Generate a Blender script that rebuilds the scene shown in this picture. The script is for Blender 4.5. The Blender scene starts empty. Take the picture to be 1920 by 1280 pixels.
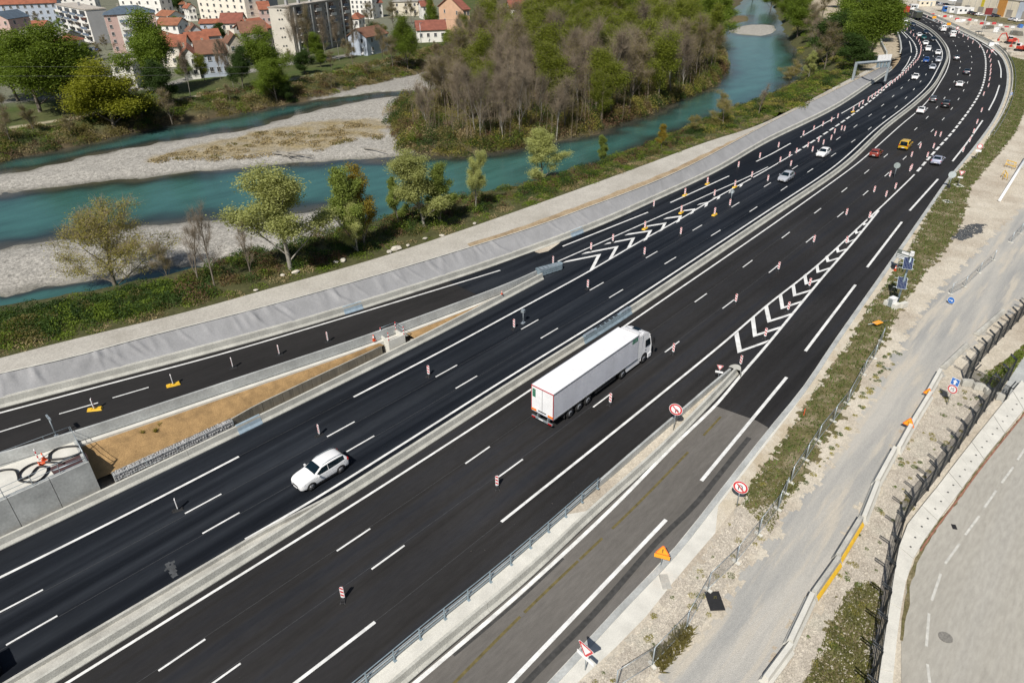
import bpy, bmesh, math, random
import numpy as np
from mathutils import Vector, Matrix
from mathutils.geometry import tessellate_polygon
random.seed(7); rng = np.random.default_rng(11)
R_ = math.radians
sc = bpy.context.scene
COL = sc.collection

# ------------------------------------------------------------------ camera
CF, CP, CR, CY, CH, CX0, CY0 = 1285.0, 0.538, -0.017, 0.743, 38.8, -3.9, -33.3
_F = np.array([math.cos(CY)*math.cos(CP), math.sin(CY)*math.cos(CP), -math.sin(CP)])
_R0 = np.array([math.sin(CY), -math.cos(CY), 0.0]); _U0 = np.cross(_R0, _F)
_R = math.cos(CR)*_R0 + math.sin(CR)*_U0; _U = np.cross(_R, _F)
_C = np.array([CX0, CY0, CH])
cam_d = bpy.data.cameras.new('camera'); cam = bpy.data.objects.new('camera', cam_d); COL.objects.link(cam)
cam_d.sensor_fit = 'HORIZONTAL'; cam_d.sensor_width = 36.0; cam_d.lens = CF/1920*36
cam_d.clip_start = 0.5; cam_d.clip_end = 8000
cam.matrix_world = Matrix(((_R[0], _U[0], -_F[0], _C[0]), (_R[1], _U[1], -_F[1], _C[1]), (_R[2], _U[2], -_F[2], _C[2]), (0, 0, 0, 1)))
sc.camera = cam
# ------------------------------------------------------------------ sky and sun
SUN_EL, SUN_AZ = R_(48.5), R_(20.0)            # shadows fall towards (cos AZ, sin AZ)
w = bpy.data.worlds.new('World'); sc.world = w; w.use_nodes = True
nt = w.node_tree; nt.nodes.clear()
sky = nt.nodes.new('ShaderNodeTexSky'); sky.sky_type = 'NISHITA'; sky.sun_disc = False
sky.sun_elevation = SUN_EL
sky.sun_rotation = math.atan2(-math.cos(SUN_AZ), -math.sin(SUN_AZ))
sky.air_density = 1.0; sky.dust_density = 1.2; sky.ozone_density = 1.0
bg = nt.nodes.new('ShaderNodeBackground'); bg.inputs[1].default_value = 0.062
wo = nt.nodes.new('ShaderNodeOutputWorld'); nt.links.new(sky.outputs[0], bg.inputs[0]); nt.links.new(bg.outputs[0], wo.inputs[0])
sd = bpy.data.lights.new('sun', 'SUN'); sd.energy = 5.0; sd.angle = R_(0.53); sd.color = (1.0, 0.955, 0.88)
sun = bpy.data.objects.new('sun', sd); COL.objects.link(sun)
sdir = Vector((math.cos(SUN_AZ)*math.cos(SUN_EL), math.sin(SUN_AZ)*math.cos(SUN_EL), -math.sin(SUN_EL)))
sun.rotation_euler = sdir.to_track_quat('-Z', 'Y').to_euler(); sun.location = (-60, -40, 90)
vs = sc.view_settings; vs.view_transform = 'Standard'; vs.look = 'None'; vs.exposure = 0.05; vs.gamma = 1.0; vs.use_curve_mapping = False
sc.cycles.max_bounces = 6; sc.cycles.diffuse_bounces = 2; sc.cycles.glossy_bounces = 2; sc.cycles.transparent_max_bounces = 8
sc.cycles.use_adaptive_sampling = True; sc.cycles.adaptive_threshold = 0.02

def G(u, v, z=0.0):
    """the point at height z that stands at photograph position u, v (1920 x 1280)"""
    d = _F*CF + _R*(u-960) - _U*(v-640); t = (z-_C[2])/d[2]; return _C + d*t
def GP(pts, z=0.0): return [G(p[0], p[1], p[2] if len(p) > 2 else z) for p in pts]
def zr(X):                                  # height of the slip road on the river side
    t = min(max((58.0-X)/54.0, 0.0), 1.6); return 3.1*t
def GZ(u, v, dz=0.0):
    z = 0.0
    for _ in range(25): z = zr(G(u, v, z)[0]) + dz
    return G(u, v, z)

# ------------------------------------------------------------------ polylines
def cr(pts, n=8):
    P = [np.array(p, float) for p in pts]
    if len(P) < 3: return P
    P = [2*P[0]-P[1]] + P + [2*P[-1]-P[-2]]; out = []
    for i in range(1, len(P)-2):
        a, b, c, d = P[i-1], P[i], P[i+1], P[i+2]
        for k in range(n):
            t = k/n
            out.append(0.5*((2*b)+(c-a)*t+(2*a-5*b+4*c-d)*t*t+(3*b-a-3*c+d)*t**3))
    out.append(P[-2]); return out
def resample(P, step):
    P = np.array(P); d = np.r_[0, np.cumsum(np.linalg.norm(np.diff(P[:, :2], axis=0), axis=1))]
    n = max(2, int(round(d[-1]/step))+1); s = np.linspace(0, d[-1], n)
    return np.stack([np.interp(s, d, P[:, k]) for k in range(3)], 1)
def smooth(P, it=3):
    P = np.array(P, float)
    for _ in range(it):
        Q = P.copy(); Q[1:-1] = .25*P[:-2]+.5*P[1:-1]+.25*P[2:]; P = Q
    return P
def line(px, z=0.0, step=2.0, it=2): return smooth(resample(cr(GP(px, z)), step), it)
def lineZ(px, dz=0.0, step=2.0, it=2): return smooth(resample(cr([GZ(*p, dz) for p in px]), step), it)
def normals(P):
    T = np.gradient(np.array(P)[:, :2], axis=0); T /= np.linalg.norm(T, axis=1)[:, None]+1e-9
    return np.stack([-T[:, 1], T[:, 0]], 1)          # left of the direction of travel
def offset(P, o, dz=0.0):
    P = np.array(P); N = normals(P); Q = P.copy(); Q[:, :2] += N*o; Q[:, 2] += dz; return Q

# ------------------------------------------------------------------ mesh building
class MB:
    def __init__(s): s.v = []; s.f = []; s.m = []; s.mi = 0; s.sm = []
    def mat(s, i): s.mi = i; return s
    def add(s, vs, fs, smooth=False):
        b = len(s.v); s.v += [tuple(map(float, x)) for x in vs]
        for f in fs: s.f.append(tuple(b+i for i in f)); s.m.append(s.mi); s.sm.append(smooth)
        return s
    def box(s, c, d, rz=0.0, M=None):
        x, y, z = d[0]/2, d[1]/2, d[2]/2
        v = [(-x,-y,-z),(x,-y,-z),(x,y,-z),(-x,y,-z),(-x,-y,z),(x,-y,z),(x,y,z),(-x,y,z)]
        ca, sa = math.cos(rz), math.sin(rz)
        v = [(a*ca-b*sa, a*sa+b*ca, e) for a, b, e in v]
        if M is not None: v = [tuple(M @ Vector(p)) for p in v]
        v = [(a+c[0], b+c[1], e+c[2]) for a, b, e in v]
        return s.add(v, [(0,3,2,1),(4,5,6,7),(0,1,5,4),(1,2,6,5),(2,3,7,6),(3,0,4,7)])
    def hexa(s, lo, hi):          # eight corners, 4 below 4 above
        return s.add(list(lo)+list(hi), [(0,3,2,1),(4,5,6,7),(0,1,5,4),(1,2,6,5),(2,3,7,6),(3,0,4,7)])
    def tube(s, P, r, n=6, caps=True, smooth=True):
        P = [Vector(p) for p in P]; rs = r if hasattr(r, '__len__') else [r]*len(P); vs = []; fs = []
        up = None
        for i, p in enumerate(P):
            t = (P[min(i+1, len(P)-1)]-P[max(i-1, 0)]).normalized()
            if up is None: up = Vector((0, 0, 1)) if abs(t.z) < .9 else Vector((1, 0, 0))
            a = t.cross(up).normalized(); b = t.cross(a).normalized(); up = -b if False else up
            for k in range(n):
                th = 2*math.pi*k/n; vs.append(p+(a*math.cos(th)+b*math.sin(th))*rs[i])
        for i in range(len(P)-1):
            for k in range(n):
                k2 = (k+1) % n; fs.append((i*n+k, i*n+k2, (i+1)*n+k2, (i+1)*n+k))
        if caps: fs.append(tuple(range(n-1, -1, -1))); fs.append(tuple((len(P)-1)*n+k for k in range(n)))
        return s.add(vs, fs, smooth)
    def disc(s, c, r, axis='x', th=0.02, n=24):       # a round plate, its axis along x, y or z
        a = []
        for sg in (-1, 1):
            for k in range(n):
                t = 2*math.pi*k/n; p, q = r*math.cos(t), r*math.sin(t)
                a.append({'x': (sg*th/2, p, q), 'y': (p, sg*th/2, q), 'z': (p, q, sg*th/2)}[axis])
        a = [(x+c[0], y+c[1], z+c[2]) for x, y, z in a]
        return s.add(a, [tuple(range(n-1, -1, -1)), tuple(range(n, 2*n))]+[(k, (k+1) % n, n+(k+1) % n, n+k) for k in range(n)])
    def prism(s, poly, a, b, axis='z'):      # polygon swept between two values of one axis
        n = len(poly); vs = []
        for h in (a, b):
            for p in poly:
                vs.append({'z': (p[0], p[1], h), 'y': (p[0], h, p[1]), 'x': (h, p[0], p[1])}[axis])
        return s.add(vs, [tuple(range(n-1, -1, -1)), tuple(range(n, 2*n))]+[(k, (k+1) % n, n+(k+1) % n, n+k) for k in range(n)])
    def sheet(s, poly):                      # flat polygon of 3d points
        P = [Vector(p) for p in poly]
        return s.add(P, [t for t in tessellate_polygon([P])])
    def ribbon(s, A, B):
        n = min(len(A), len(B)); b = []
        for i in range(n): b += [A[i], B[i]]
        return s.add(b, [(2*i, 2*i+1, 2*i+3, 2*i+2) for i in range(n-1)])
    def sweep(s, P, prof, close=True, caps=True):      # profile (left offset, height) along polyline P
        P = np.array(P); N = normals(P); m = len(prof); vs = []
        for i in range(len(P)):
            for o, h in prof: vs.append((P[i, 0]+N[i, 0]*o, P[i, 1]+N[i, 1]*o, P[i, 2]+h))
        fs = []
        for i in range(len(P)-1):
            for k in range(m if close else m-1):
                k2 = (k+1) % m; fs.append((i*m+k, i*m+k2, (i+1)*m+k2, (i+1)*m+k))
        if caps and close: fs.append(tuple(range(m-1, -1, -1))); fs.append(tuple((len(P)-1)*m+k for k in range(m)))
        return s.add(vs, fs)
    def shift(s, o): s.v = [(a-o[0], b-o[1], c-o[2]) for a, b, c in s.v]; return s
    def mesh(s, name, mats, fix=True):
        me = bpy.data.meshes.new(name); me.from_pydata(s.v, [], s.f)
        if not isinstance(mats, (list, tuple)): mats = [mats]
        for m in mats: me.materials.append(m)
        me.polygons.foreach_set('material_index', s.m); me.polygons.foreach_set('use_smooth', s.sm)
        if fix and len(s.f) < 60000:
            bm = bmesh.new(); bm.from_mesh(me); bmesh.ops.recalc_face_normals(bm, faces=bm.faces); bm.to_mesh(me); bm.free()
        me.update(); return me
def link(name, data, parent=None):
    o = bpy.data.objects.new(name, data); COL.objects.link(o)
    if parent is not None: o.parent = parent
    return o
def obj(name, mb, mats, parent=None, fix=True): return link(name, mb.mesh(name, mats, fix), parent)
def tag(o, label=None, cat=None, group=None, kind=None):
    if label: o['label'] = label
    if cat: o['category'] = cat
    if group: o['group'] = group
    if kind: o['kind'] = kind
    return o
def thing(name, label, cat, loc=(0, 0, 0), rz=0.0, group=None):
    o = bpy.data.objects.new(name, None); COL.objects.link(o); o.empty_display_size = .3
    o.location = loc; o.rotation_euler = (0, 0, rz); return tag(o, label, cat, group)
def copy_tree(o, parent=None):
    c = o.copy(); COL.objects.link(c); c.parent = parent
    for ch in o.children: copy_tree(ch, c)
    return c
def struct(name, mb, mats, fix=True): return tag(obj(name, mb, mats, None, fix), kind='structure')
ORD = ['first','second','third','fourth','fifth','sixth','seventh','eighth','ninth','tenth','eleventh','twelfth','thirteenth','fourteenth',
 'fifteenth','sixteenth','seventeenth','eighteenth','nineteenth','twentieth']
TENS = {2: 'twenty', 3: 'thirty', 4: 'forty', 5: 'fifty', 6: 'sixty', 7: 'seventy', 8: 'eighty', 9: 'ninety'}
def ordn(i):
    if i < 20: return ORD[i]
    t, u = divmod(i+1, 10)
    return TENS[t][:-1]+'ieth' if u == 0 else TENS[t]+'-'+ORD[u-1]

# ------------------------------------------------------------------ materials
def lin(c): return tuple(((x/255)/12.92 if x/255 <= .04045 else ((x/255+.055)/1.055)**2.4) for x in c)
def mat(name, col, rough=0.7, metal=0.0, var=0.12, scale=3.0, spec=0.5, bump=0.0, bscale=40.0, coat=0.0, stretch=None, trans=0.0, fine=0.0, fscale=30.0, perobj=0.0, bstretch=None):
    m = bpy.data.materials.new(name); m.use_nodes = True; nt = m.node_tree; N = nt.nodes; L = nt.links
    b = N['Principled BSDF']; b.inputs['Roughness'].default_value = rough; b.inputs['Metallic'].default_value = metal
    b.inputs['Specular IOR Level'].default_value = spec
    if coat: b.inputs['Coat Weight'].default_value = coat; b.inputs['Coat Roughness'].default_value = .05
    if trans: b.inputs['Transmission Weight'].default_value = trans
    g = N.new('ShaderNodeNewGeometry'); src = g.outputs['Position']
    if stretch:
        mp = N.new('ShaderNodeMapping'); mp.inputs['Scale'].default_value = stretch; L.new(src, mp.inputs[0]); src = mp.outputs[0]
    n = N.new('ShaderNodeTexNoise'); n.inputs['Scale'].default_value = scale; n.inputs['Detail'].default_value = 5; L.new(src, n.inputs['Vector'])
    r = N.new('ShaderNodeMapRange'); r.inputs[1].default_value = .3; r.inputs[2].default_value = .7; r.inputs[3].default_value = 1-var; r.inputs[4].default_value = 1+var
    L.new(n.outputs[0], r.inputs[0]); f = r.outputs[0]
    if fine:
        n2 = N.new('ShaderNodeTexNoise'); n2.inputs['Scale'].default_value = fscale; n2.inputs['Detail'].default_value = 3; L.new(g.outputs['Position'], n2.inputs['Vector'])
        r2 = N.new('ShaderNodeMapRange'); r2.inputs[1].default_value = .3; r2.inputs[2].default_value = .7; r2.inputs[3].default_value = 1-fine; r2.inputs[4].default_value = 1+fine
        L.new(n2.outputs[0], r2.inputs[0]); mu = N.new('ShaderNodeMath'); mu.operation = 'MULTIPLY'; L.new(f, mu.inputs[0]); L.new(r2.outputs[0], mu.inputs[1]); f = mu.outputs[0]
    if perobj:
        oi = N.new('ShaderNodeObjectInfo'); r3 = N.new('ShaderNodeMapRange'); r3.inputs[3].default_value = 1-perobj; r3.inputs[4].default_value = 1+perobj
        L.new(oi.outputs['Random'], r3.inputs[0]); mu = N.new('ShaderNodeMath'); mu.operation = 'MULTIPLY'; L.new(f, mu.inputs[0]); L.new(r3.outputs[0], mu.inputs[1]); f = mu.outputs[0]
    mx = N.new('ShaderNodeVectorMath'); mx.operation = 'SCALE'; mx.inputs[0].default_value = col[:3]; L.new(f, mx.inputs['Scale']); L.new(mx.outputs[0], b.inputs['Base Color'])
    if bump:
        bn = N.new('ShaderNodeTexNoise'); bn.inputs['Scale'].default_value = bscale; bn.inputs['Detail'].default_value = 4; bs = g.outputs['Position']
        if bstretch: bm_ = N.new('ShaderNodeMapping'); bm_.inputs['Scale'].default_value = bstretch; L.new(bs, bm_.inputs[0]); bs = bm_.outputs[0]
        L.new(bs, bn.inputs['Vector'])
        bp = N.new('ShaderNodeBump'); bp.inputs['Strength'].default_value = bump; bp.inputs['Distance'].default_value = .12 if bstretch else .05; L.new(bn.outputs[0], bp.inputs['Height']); L.new(bp.outputs[0], b.inputs['Normal'])
    return m
def leafmat(name, col, var=.35, trans=.38, perobj=.15, scale=1.2):
    m = mat(name, col, .6, var=var, scale=scale, spec=.25, perobj=perobj)
    nt = m.node_tree; N = nt.nodes; L = nt.links; b = N['Principled BSDF']; out = [n for n in N if n.type == 'OUTPUT_MATERIAL'][0]
    t = N.new('ShaderNodeBsdfTranslucent'); t.inputs[0].default_value = (col[0]*1.3, col[1]*1.3, col[2]*.8, 1)
    x = N.new('ShaderNodeMixShader'); x.inputs[0].default_value = trans
    L.new(b.outputs[0], x.inputs[1]); L.new(t.outputs[0], x.inputs[2]); L.new(x.outputs[0], out.inputs[0]); return m
def emis(name, col, s):
    m = mat(name, col); b = m.node_tree.nodes['Principled BSDF']; b.inputs['Emission Color'].default_value = (*col, 1); b.inputs['Emission Strength'].default_value = s; return m

def road_mat(name, col, tint, var, wear):
    """asphalt: aggregate grain, long tyre-polished streaks, faint patches"""
    m = bpy.data.materials.new(name); m.use_nodes = True; nt = m.node_tree; N = nt.nodes; L = nt.links; b = N['Principled BSDF']
    b.inputs['Specular IOR Level'].default_value = .22
    g = N.new('ShaderNodeNewGeometry')
    def nz(scale, det, st=None):
        src = g.outputs['Position']
        if st: mp = N.new('ShaderNodeMapping'); mp.inputs['Scale'].default_value = st; L.new(src, mp.inputs[0]); src = mp.outputs[0]
        n = N.new('ShaderNodeTexNoise'); n.inputs['Scale'].default_value = scale; n.inputs['Detail'].default_value = det; L.new(src, n.inputs['Vector']); return n.outputs[0]
    def rg(o, a, c, lo, hi):
        r = N.new('ShaderNodeMapRange'); r.inputs[1].default_value = a; r.inputs[2].default_value = c; r.inputs[3].default_value = lo; r.inputs[4].default_value = hi; L.new(o, r.inputs[0]); return r.outputs[0]
    def mul(a, c):
        q = N.new('ShaderNodeMath'); q.operation = 'MULTIPLY'; L.new(a, q.inputs[0]); L.new(c, q.inputs[1]); return q.outputs[0]
    streak = nz(1.0, 2, (.012, .75, 1)); patch = nz(.06, 5); grain = nz(55, 3); fl = nz(4.0, 6, (.25, 1, 1))
    f = mul(mul(rg(streak, .36, .64, 1-var, 1+var), rg(patch, .3, .7, 1-var*.7, 1+var*.7)), mul(rg(grain, .25, .75, .72, 1.28), rg(fl, .3, .72, .9, 1.12)))
    mx = N.new('ShaderNodeMix'); mx.data_type = 'RGBA'; mx.inputs[6].default_value = (*col, 1); mx.inputs[7].default_value = (*tint, 1); L.new(rg(streak, .38, .66, 0, 1), mx.inputs[0])
    sc_ = N.new('ShaderNodeVectorMath'); sc_.operation = 'SCALE'; L.new(mx.outputs[2], sc_.inputs[0]); L.new(f, sc_.inputs['Scale']); L.new(sc_.outputs[0], b.inputs['Base Color'])
    L.new(rg(streak, .3, .7, .82-wear, .9), b.inputs['Roughness'])
    bp = N.new('ShaderNodeBump'); bp.inputs['Strength'].default_value = .25; bp.inputs['Distance'].default_value = .01; L.new(grain, bp.inputs['Height']); L.new(bp.outputs[0], b.inputs['Normal'])
    return m
M = {}
M['asph_l'] = road_mat('asphalt_fresh', (.0075, .0103, .0160), (.0150, .0178, .0225), .38, .2)
M['asph_r'] = road_mat('asphalt_worn_black', (.0310, .0290, .0278), (.0140, .0146, .0172), .38, .2)
M['asph_ramp'] = road_mat('asphalt_brown_black', (.026, .0245, .0240), (.019, .018, .018), .22, .15)
M['asph_old'] = road_mat('asphalt_old_grey', (.150, .139, .125), (.105, .098, .090), .24, .1)
M['asph_far'] = road_mat('asphalt_light_grey', (.385, .365, .32), (.335, .32, .285), .08, .1)
M['paint'] = mat('road_paint_white', (.70, .70, .68), .6, var=.20, scale=1.2, fine=.16, fscale=18)
M['paint_old'] = mat('road_paint_yellow_worn', (.125, .100, .035), .7, var=.35, scale=2.0)
M['paint_grey'] = mat('road_paint_grey', (.52, .51, .47), .7, var=.2, scale=3)
M['conc'] = mat('concrete_light', (.46, .452, .405), .8, var=.16, scale=.7, fine=.14, fscale=9, bump=.12, bscale=25)
M['conc_side'] = mat('concrete_grey', (.39, .40, .388), .8, var=.20, scale=.5, fine=.12, fscale=6, bump=.12, bscale=25)
M['conc_white'] = mat('concrete_white', (.60, .585, .53), .8, var=.10, scale=.9, fine=.08, fscale=12, bump=.1)
M['conc_old'] = mat('concrete_weathered', (.42, .41, .37), .85, var=.22, scale=.8, fine=.14, fscale=10, bump=.2)
M['galv'] = mat('galvanised_steel', (.42, .47, .50), .45, .55, var=.12, scale=2)
M['steelblue'] = mat('blue_grey_steel', (.30, .38, .43), .5, .35, var=.15, scale=2)
M['blueplate'] = mat('blue_painted_plate', (.33, .42, .49), .5, .2, var=.12, scale=2)
M['dark'] = mat('dark_rubber', (.018, .018, .019), .7, var=.2)
M['black'] = mat('black_plastic', (.012, .012, .013), .5, var=.1)
M['red'] = mat('red_reflective', (.55, .035, .04), .45, var=.08)
M['white'] = mat('white_sheeting', (.78, .78, .78), .45, var=.05)
M['yellow'] = mat('yellow_plastic', (.72, .44, .03), .5, var=.12)
M['orange'] = mat('orange_sheeting', (.85, .30, .02), .45, var=.05)
M['orangered'] = mat('orange_cone', (.75, .12, .04), .5, var=.08)
M['bluesign'] = mat('blue_sheeting', (.03, .16, .52), .45, var=.05)
M['textile'] = mat('grey_geotextile', (.275, .275, .28), .9, var=.10, scale=.5, fine=.08, fscale=8, bump=.35, bscale=1.0, bstretch=(1.6, 1.6, .25))
M['hessian'] = mat('brown_hessian', (.31, .195, .085), .95, var=.25, scale=1.2, fine=.25, fscale=14, bump=.5, bscale=12)
M['timber'] = mat('grey_board', (.16, .145, .115), .85, var=.25, scale=1.0, stretch=(3, 3, .4), bump=.3)
M['stone'] = mat('gabion_stone', (.30, .30, .30), .85, var=.25, scale=4, fine=.2, perobj=.2)
M['rock'] = mat('pale_rock', (.50, .46, .39), .85, var=.25, scale=2, bump=.3)
M['bark'] = mat('bark_grey_brown', (.165, .140, .110), .9, var=.3, scale=5)
M['bark_pale'] = mat('bark_pale', (.27, .25, .215), .9, var=.25, scale=4)
M['twig'] = mat('twig_grey_brown', (.200, .160, .112), .9, var=.3, scale=3, perobj=.25)
M['glass'] = mat('window_glass', (.012, .016, .02), .08, var=.2, spec=.6)
M['tyre'] = mat('tyre_rubber', (.014, .014, .014), .8, var=.1)
M['rim'] = mat('alloy_rim', (.48, .48, .49), .35, .7, var=.1)
M['lamp'] = mat('headlamp_glass', (.55, .56, .58), .15, var=.1)
M['tail'] = mat('tail_lamp', (.38, .012, .012), .25, var=.1)
# ================================================================== terrain with the river
WZ = -4.0
def inside(poly, X, Y):
    r = np.zeros(X.shape, bool); n = len(poly)
    for i in range(n):
        x1, y1 = poly[i][:2]; x2, y2 = poly[(i+1) % n][:2]
        if y1 == y2: continue
        c = ((y1 > Y) != (y2 > Y)) & (X < (x2-x1)*(Y-y1)/(y2-y1)+x1); r ^= c
    return r
def pdist(pts, X, Y, closed=True):
    d = np.full(X.shape, 1e9); n = len(pts)
    for i in range(n if closed else n-1):
        x1, y1 = pts[i][:2]; x2, y2 = pts[(i+1) % n][:2]; ex, ey = x2-x1, y2-y1
        t = np.clip(((X-x1)*ex+(Y-y1)*ey)/(ex*ex+ey*ey+1e-9), 0, 1)
        d = np.minimum(d, np.hypot(X-x1-t*ex, Y-y1-t*ey))
    return d
def sdf(poly, X, Y): d = pdist(poly, X, Y); return np.where(inside(poly, X, Y), d, -d)
def wob(X, Y, s, seed):                       # smooth wobble from a few sines
    r = np.random.default_rng(seed); o = np.zeros(X.shape)
    for _ in range(7):
        a = r.uniform(0, 6.28); k = r.uniform(.5, 1.6)/s; o += np.sin((X*math.cos(a)+Y*math.sin(a))*k*6.28+r.uniform(0, 6.28))
    return o/4.0
near_w = GP([(-330, 690), (-60, 627), (0, 614), (150, 588), (270, 562), (420, 527), (560, 482), (640, 457), (760, 421), (860, 394), (960, 379), (1060, 347), (1120, 320),
  (1200, 290), (1260, 260), (1340, 230), (1420, 197), (1475, 173), (1515, 129), (1503, 105), (1484, 82), (1468, 50), (1454, 22), (1444, 0), (1434, -25)], WZ)
far_w = GP([(-300, 380), (-80, 322), (0, 302), (100, 283), (200, 261), (300, 238), (375, 227), (480, 207), (555, 193), (605, 183), (655, 168), (730, 151), (780, 140), (817, 123), (880, 104)], WZ)
isl = GP([(880, 104), (905, 112), (868, 135), (800, 175), (752, 196), (738, 225), (745, 262), (757, 290), (880, 292), (960, 280), (1065, 258), (1115, 251), (1175, 228), (1210, 218), (1242, 201), (1277, 184),
  (1310, 173), (1335, 157), (1357, 134), (1352, 105), (1347, 75), (1352, 45), (1364, 28), (1382, 12), (1400, -5), (1408, -25)], WZ)
FARL = [p for p in far_w]+[p for p in isl[1:]]
FARPOLY = FARL+[np.array((900, 420, 0)), np.array((900, 1500, 0)), np.array((-400, 1500, 0)), np.array((-300, 400, 0))]
ISLPOLY = [p for p in isl[1:]]+[G(900, -25, WZ), G(905, 90, WZ)]
barA = GP([(-330, 530), (-60, 478), (0, 465), (120, 450), (250, 427), (325, 416), (415, 411), (480, 418), (567, 397), (625, 391), (645, 405), (642, 440), (600, 457), (500, 484), (400, 497), (325, 502), (250, 514), (160, 529), (75, 541), (0, 553), (-60, 562), (-330, 620)], WZ)
barAi = GP([(578, 420), (590, 408), (620, 402), (634, 414), (610, 425)], WZ)
barB = GP([(-330, 395), (-80, 345), (0, 328), (60, 318), (250, 277), (350, 260), (480, 240), (560, 215), (640, 196), (720, 183), (790, 176), (770, 230), (765, 290), (705, 299), (592, 303), (480, 312), (370, 321), (250, 335), (160, 343), (0, 363), (-80, 378), (-330, 425)], WZ)
barC = GP([(575, 189), (655, 169), (730, 152), (805, 134), (870, 115), (905, 118), (885, 148), (800, 174), (760, 171), (720, 172), (650, 181)], WZ)
barD = GP([(1360, 60), (1385, 50), (1420, 46), (1452, 48), (1456, 62), (1430, 68), (1395, 66)], WZ)
barE = GP([(1352, 38), (1372, 30), (1398, 30), (1406, 38), (1385, 44), (1360, 46)], WZ)
dryB = GP([(275, 306), (325, 288), (400, 272), (480, 252), (600, 232), (705, 228), (728, 238), (715, 262), (655, 268), (600, 285), (505, 293), (430, 300), (380, 302)], WZ)
# levee path and the edge where the road side begins
po_px = [(-200, 715), (-60, 687), (0, 672), (110, 642), (350, 585), (480, 548), (720, 480), (960, 399), (1180, 320), (1320, 268), (1440, 227), (1580, 155), (1640, 124), (1662, 113)]
tt_px = [(-200, 748), (-60, 714), (0, 700), (160, 664), (240, 640), (480, 579), (720, 512), (960, 439), (1085, 395), (1272, 321), (1440, 232), (1560, 172), (1615, 145), (1642, 131.5), (1668, 119)]
PO = lineZ(po_px, 2.45); TT = lineZ(tt_px, 2.4)
leftbase_px = [(-200, 822), (-60, 781), (0, 766), (480, 639), (720, 567), (960, 487), (1120, 426), (1220, 381), (1347, 321), (1440, 267), (1565, 205), (1640, 155), (1662, 140), (1673, 131)]
LEFTB = lineZ(leftbase_px, 0.0)
farleft_px = [(1673, 131), (1684, 118), (1690, 105), (1691, 90), (1688, 76), (1681, 60), (1672, 48), (1662, 39), (1648, 28), (1630, 16), (1600, 0), (1560, -20)]
FARLEFT = line(farleft_px, 0.0)
KEEP = [p for p in offset(TT, 1.2)]+[p for p in FARLEFT if p[0] > TT[-1][0]+4]+[np.array((900, 300, 0)), np.array((900, 1500, 0)), np.array((-500, 1500, 0)), np.array((-300, 60, 0))]
xs = np.unique(np.round(np.r_[np.arange(-70, 60, 1.3), np.arange(60, 160, 1.6), np.arange(160, 330, 2.6), np.arange(330, 760, 7)], 3))
ys = np.unique(np.round(np.r_[np.arange(20, 130, 1.3), np.arange(130, 230, 2.2), np.arange(230, 380, 4), np.arange(380, 1100, 12)], 3))
XX, YY = np.meshgrid(xs, ys, indexing='ij')
wx, wy = XX+1.2*wob(XX, YY, 9, 1), YY+1.2*wob(XX, YY, 9, 2)
d_near = sdf([p for p in near_w]+[np.array((900, -400, 0)), np.array((-300, -400, 0))], wx, wy)
d_far = sdf(FARPOLY, wx, wy); d_isl = sdf(ISLPOLY, wx, wy)
dA = sdf(barA, wx, wy); dAi = sdf(barAi, wx, wy); dB = sdf(barB, wx, wy); dC = sdf(barC, wx, wy); dD = sdf(barD, wx, wy); dE = sdf(barE, wx, wy)
zp = np.where(XX < 58, 3.1*np.clip((58-XX)/54, 0, 1.6), 0)+2.45
zp = zp-np.clip((XX-252)/22, 0, 1)*2.55
h_near = np.minimum(WZ+.62*d_near, zp-.10)
h_farb = np.where(d_isl > 0, np.minimum(WZ+.35*d_far, -2.3+.35*wob(XX, YY, 20, 4)), np.minimum(WZ+.42*d_far, -.3+.5*wob(XX, YY, 40, 5)*.4))
h_far = h_farb
def bar(d, top, sl=.10): return WZ+np.where(d > 0, np.minimum(d*sl, top+.12*wob(XX, YY, 12, 6)), d*.10)
hA = bar(dA, .55); hB = bar(dB, .75, .13); hC = bar(dC, .4); hD = bar(dD, .5); hE = bar(dE, .9, .2)
HH = np.maximum.reduce([h_near, h_far, hA, hB, hC, hD, hE, np.full(XX.shape, WZ-2.0)])
HH = HH+.05*wob(XX, YY, 4, 9)
# colours
def colr(*c): return np.array(c)
C_ = np.empty(XX.shape+(3,)); C_[:] = (.060, .085, .022)                      # grass
gn = .5+.5*np.clip(wob(XX, YY, 17, 12), -1, 1)
C_ = C_*(1-gn[..., None]*.55)+gn[..., None]*.55*colr(.105, .095, .045)
def blend(mask, col):
    global C_; mk = np.clip(mask, 0, 1)[..., None]; C_ = C_*(1-mk)+mk*np.array(col)
blend((d_isl > -1)*np.clip(d_far/3+.5, 0, 1), (.10, .082, .048))
blend(np.where((d_far > -3) & (d_isl < 0), np.clip(1.3-d_far/5.5, 0, 1), 0), (.085, .066, .038))
blend(np.where(d_near > -3, np.clip(d_near/2+1, 0, 1), 0), (.075, .075, .030))
nearbar = np.maximum.reduce([dA, dB, dC, dD])
blend(np.clip(nearbar*.8+.6, 0, 1), (.335, .318, .285))
blend(np.clip(1.2-np.abs(np.maximum(dA, dB)-.2)*.6, 0, 1)*(nearbar > -2), (.20, .19, .165))
blend(np.clip(dC+.5, 0, 1)*.5, (.26, .25, .23))
blend(np.clip(dE+.5, 0, 1), (.14, .11, .06))
dd = sdf(dryB, wx+.8*wob(XX, YY, 5, 21), wy+.8*wob(XX, YY, 5, 22)); blend(np.clip(dd*.7+.5, 0, 1)*(.75+.25*wob(XX, YY, 7, 23)), (.27, .215, .115))
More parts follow.
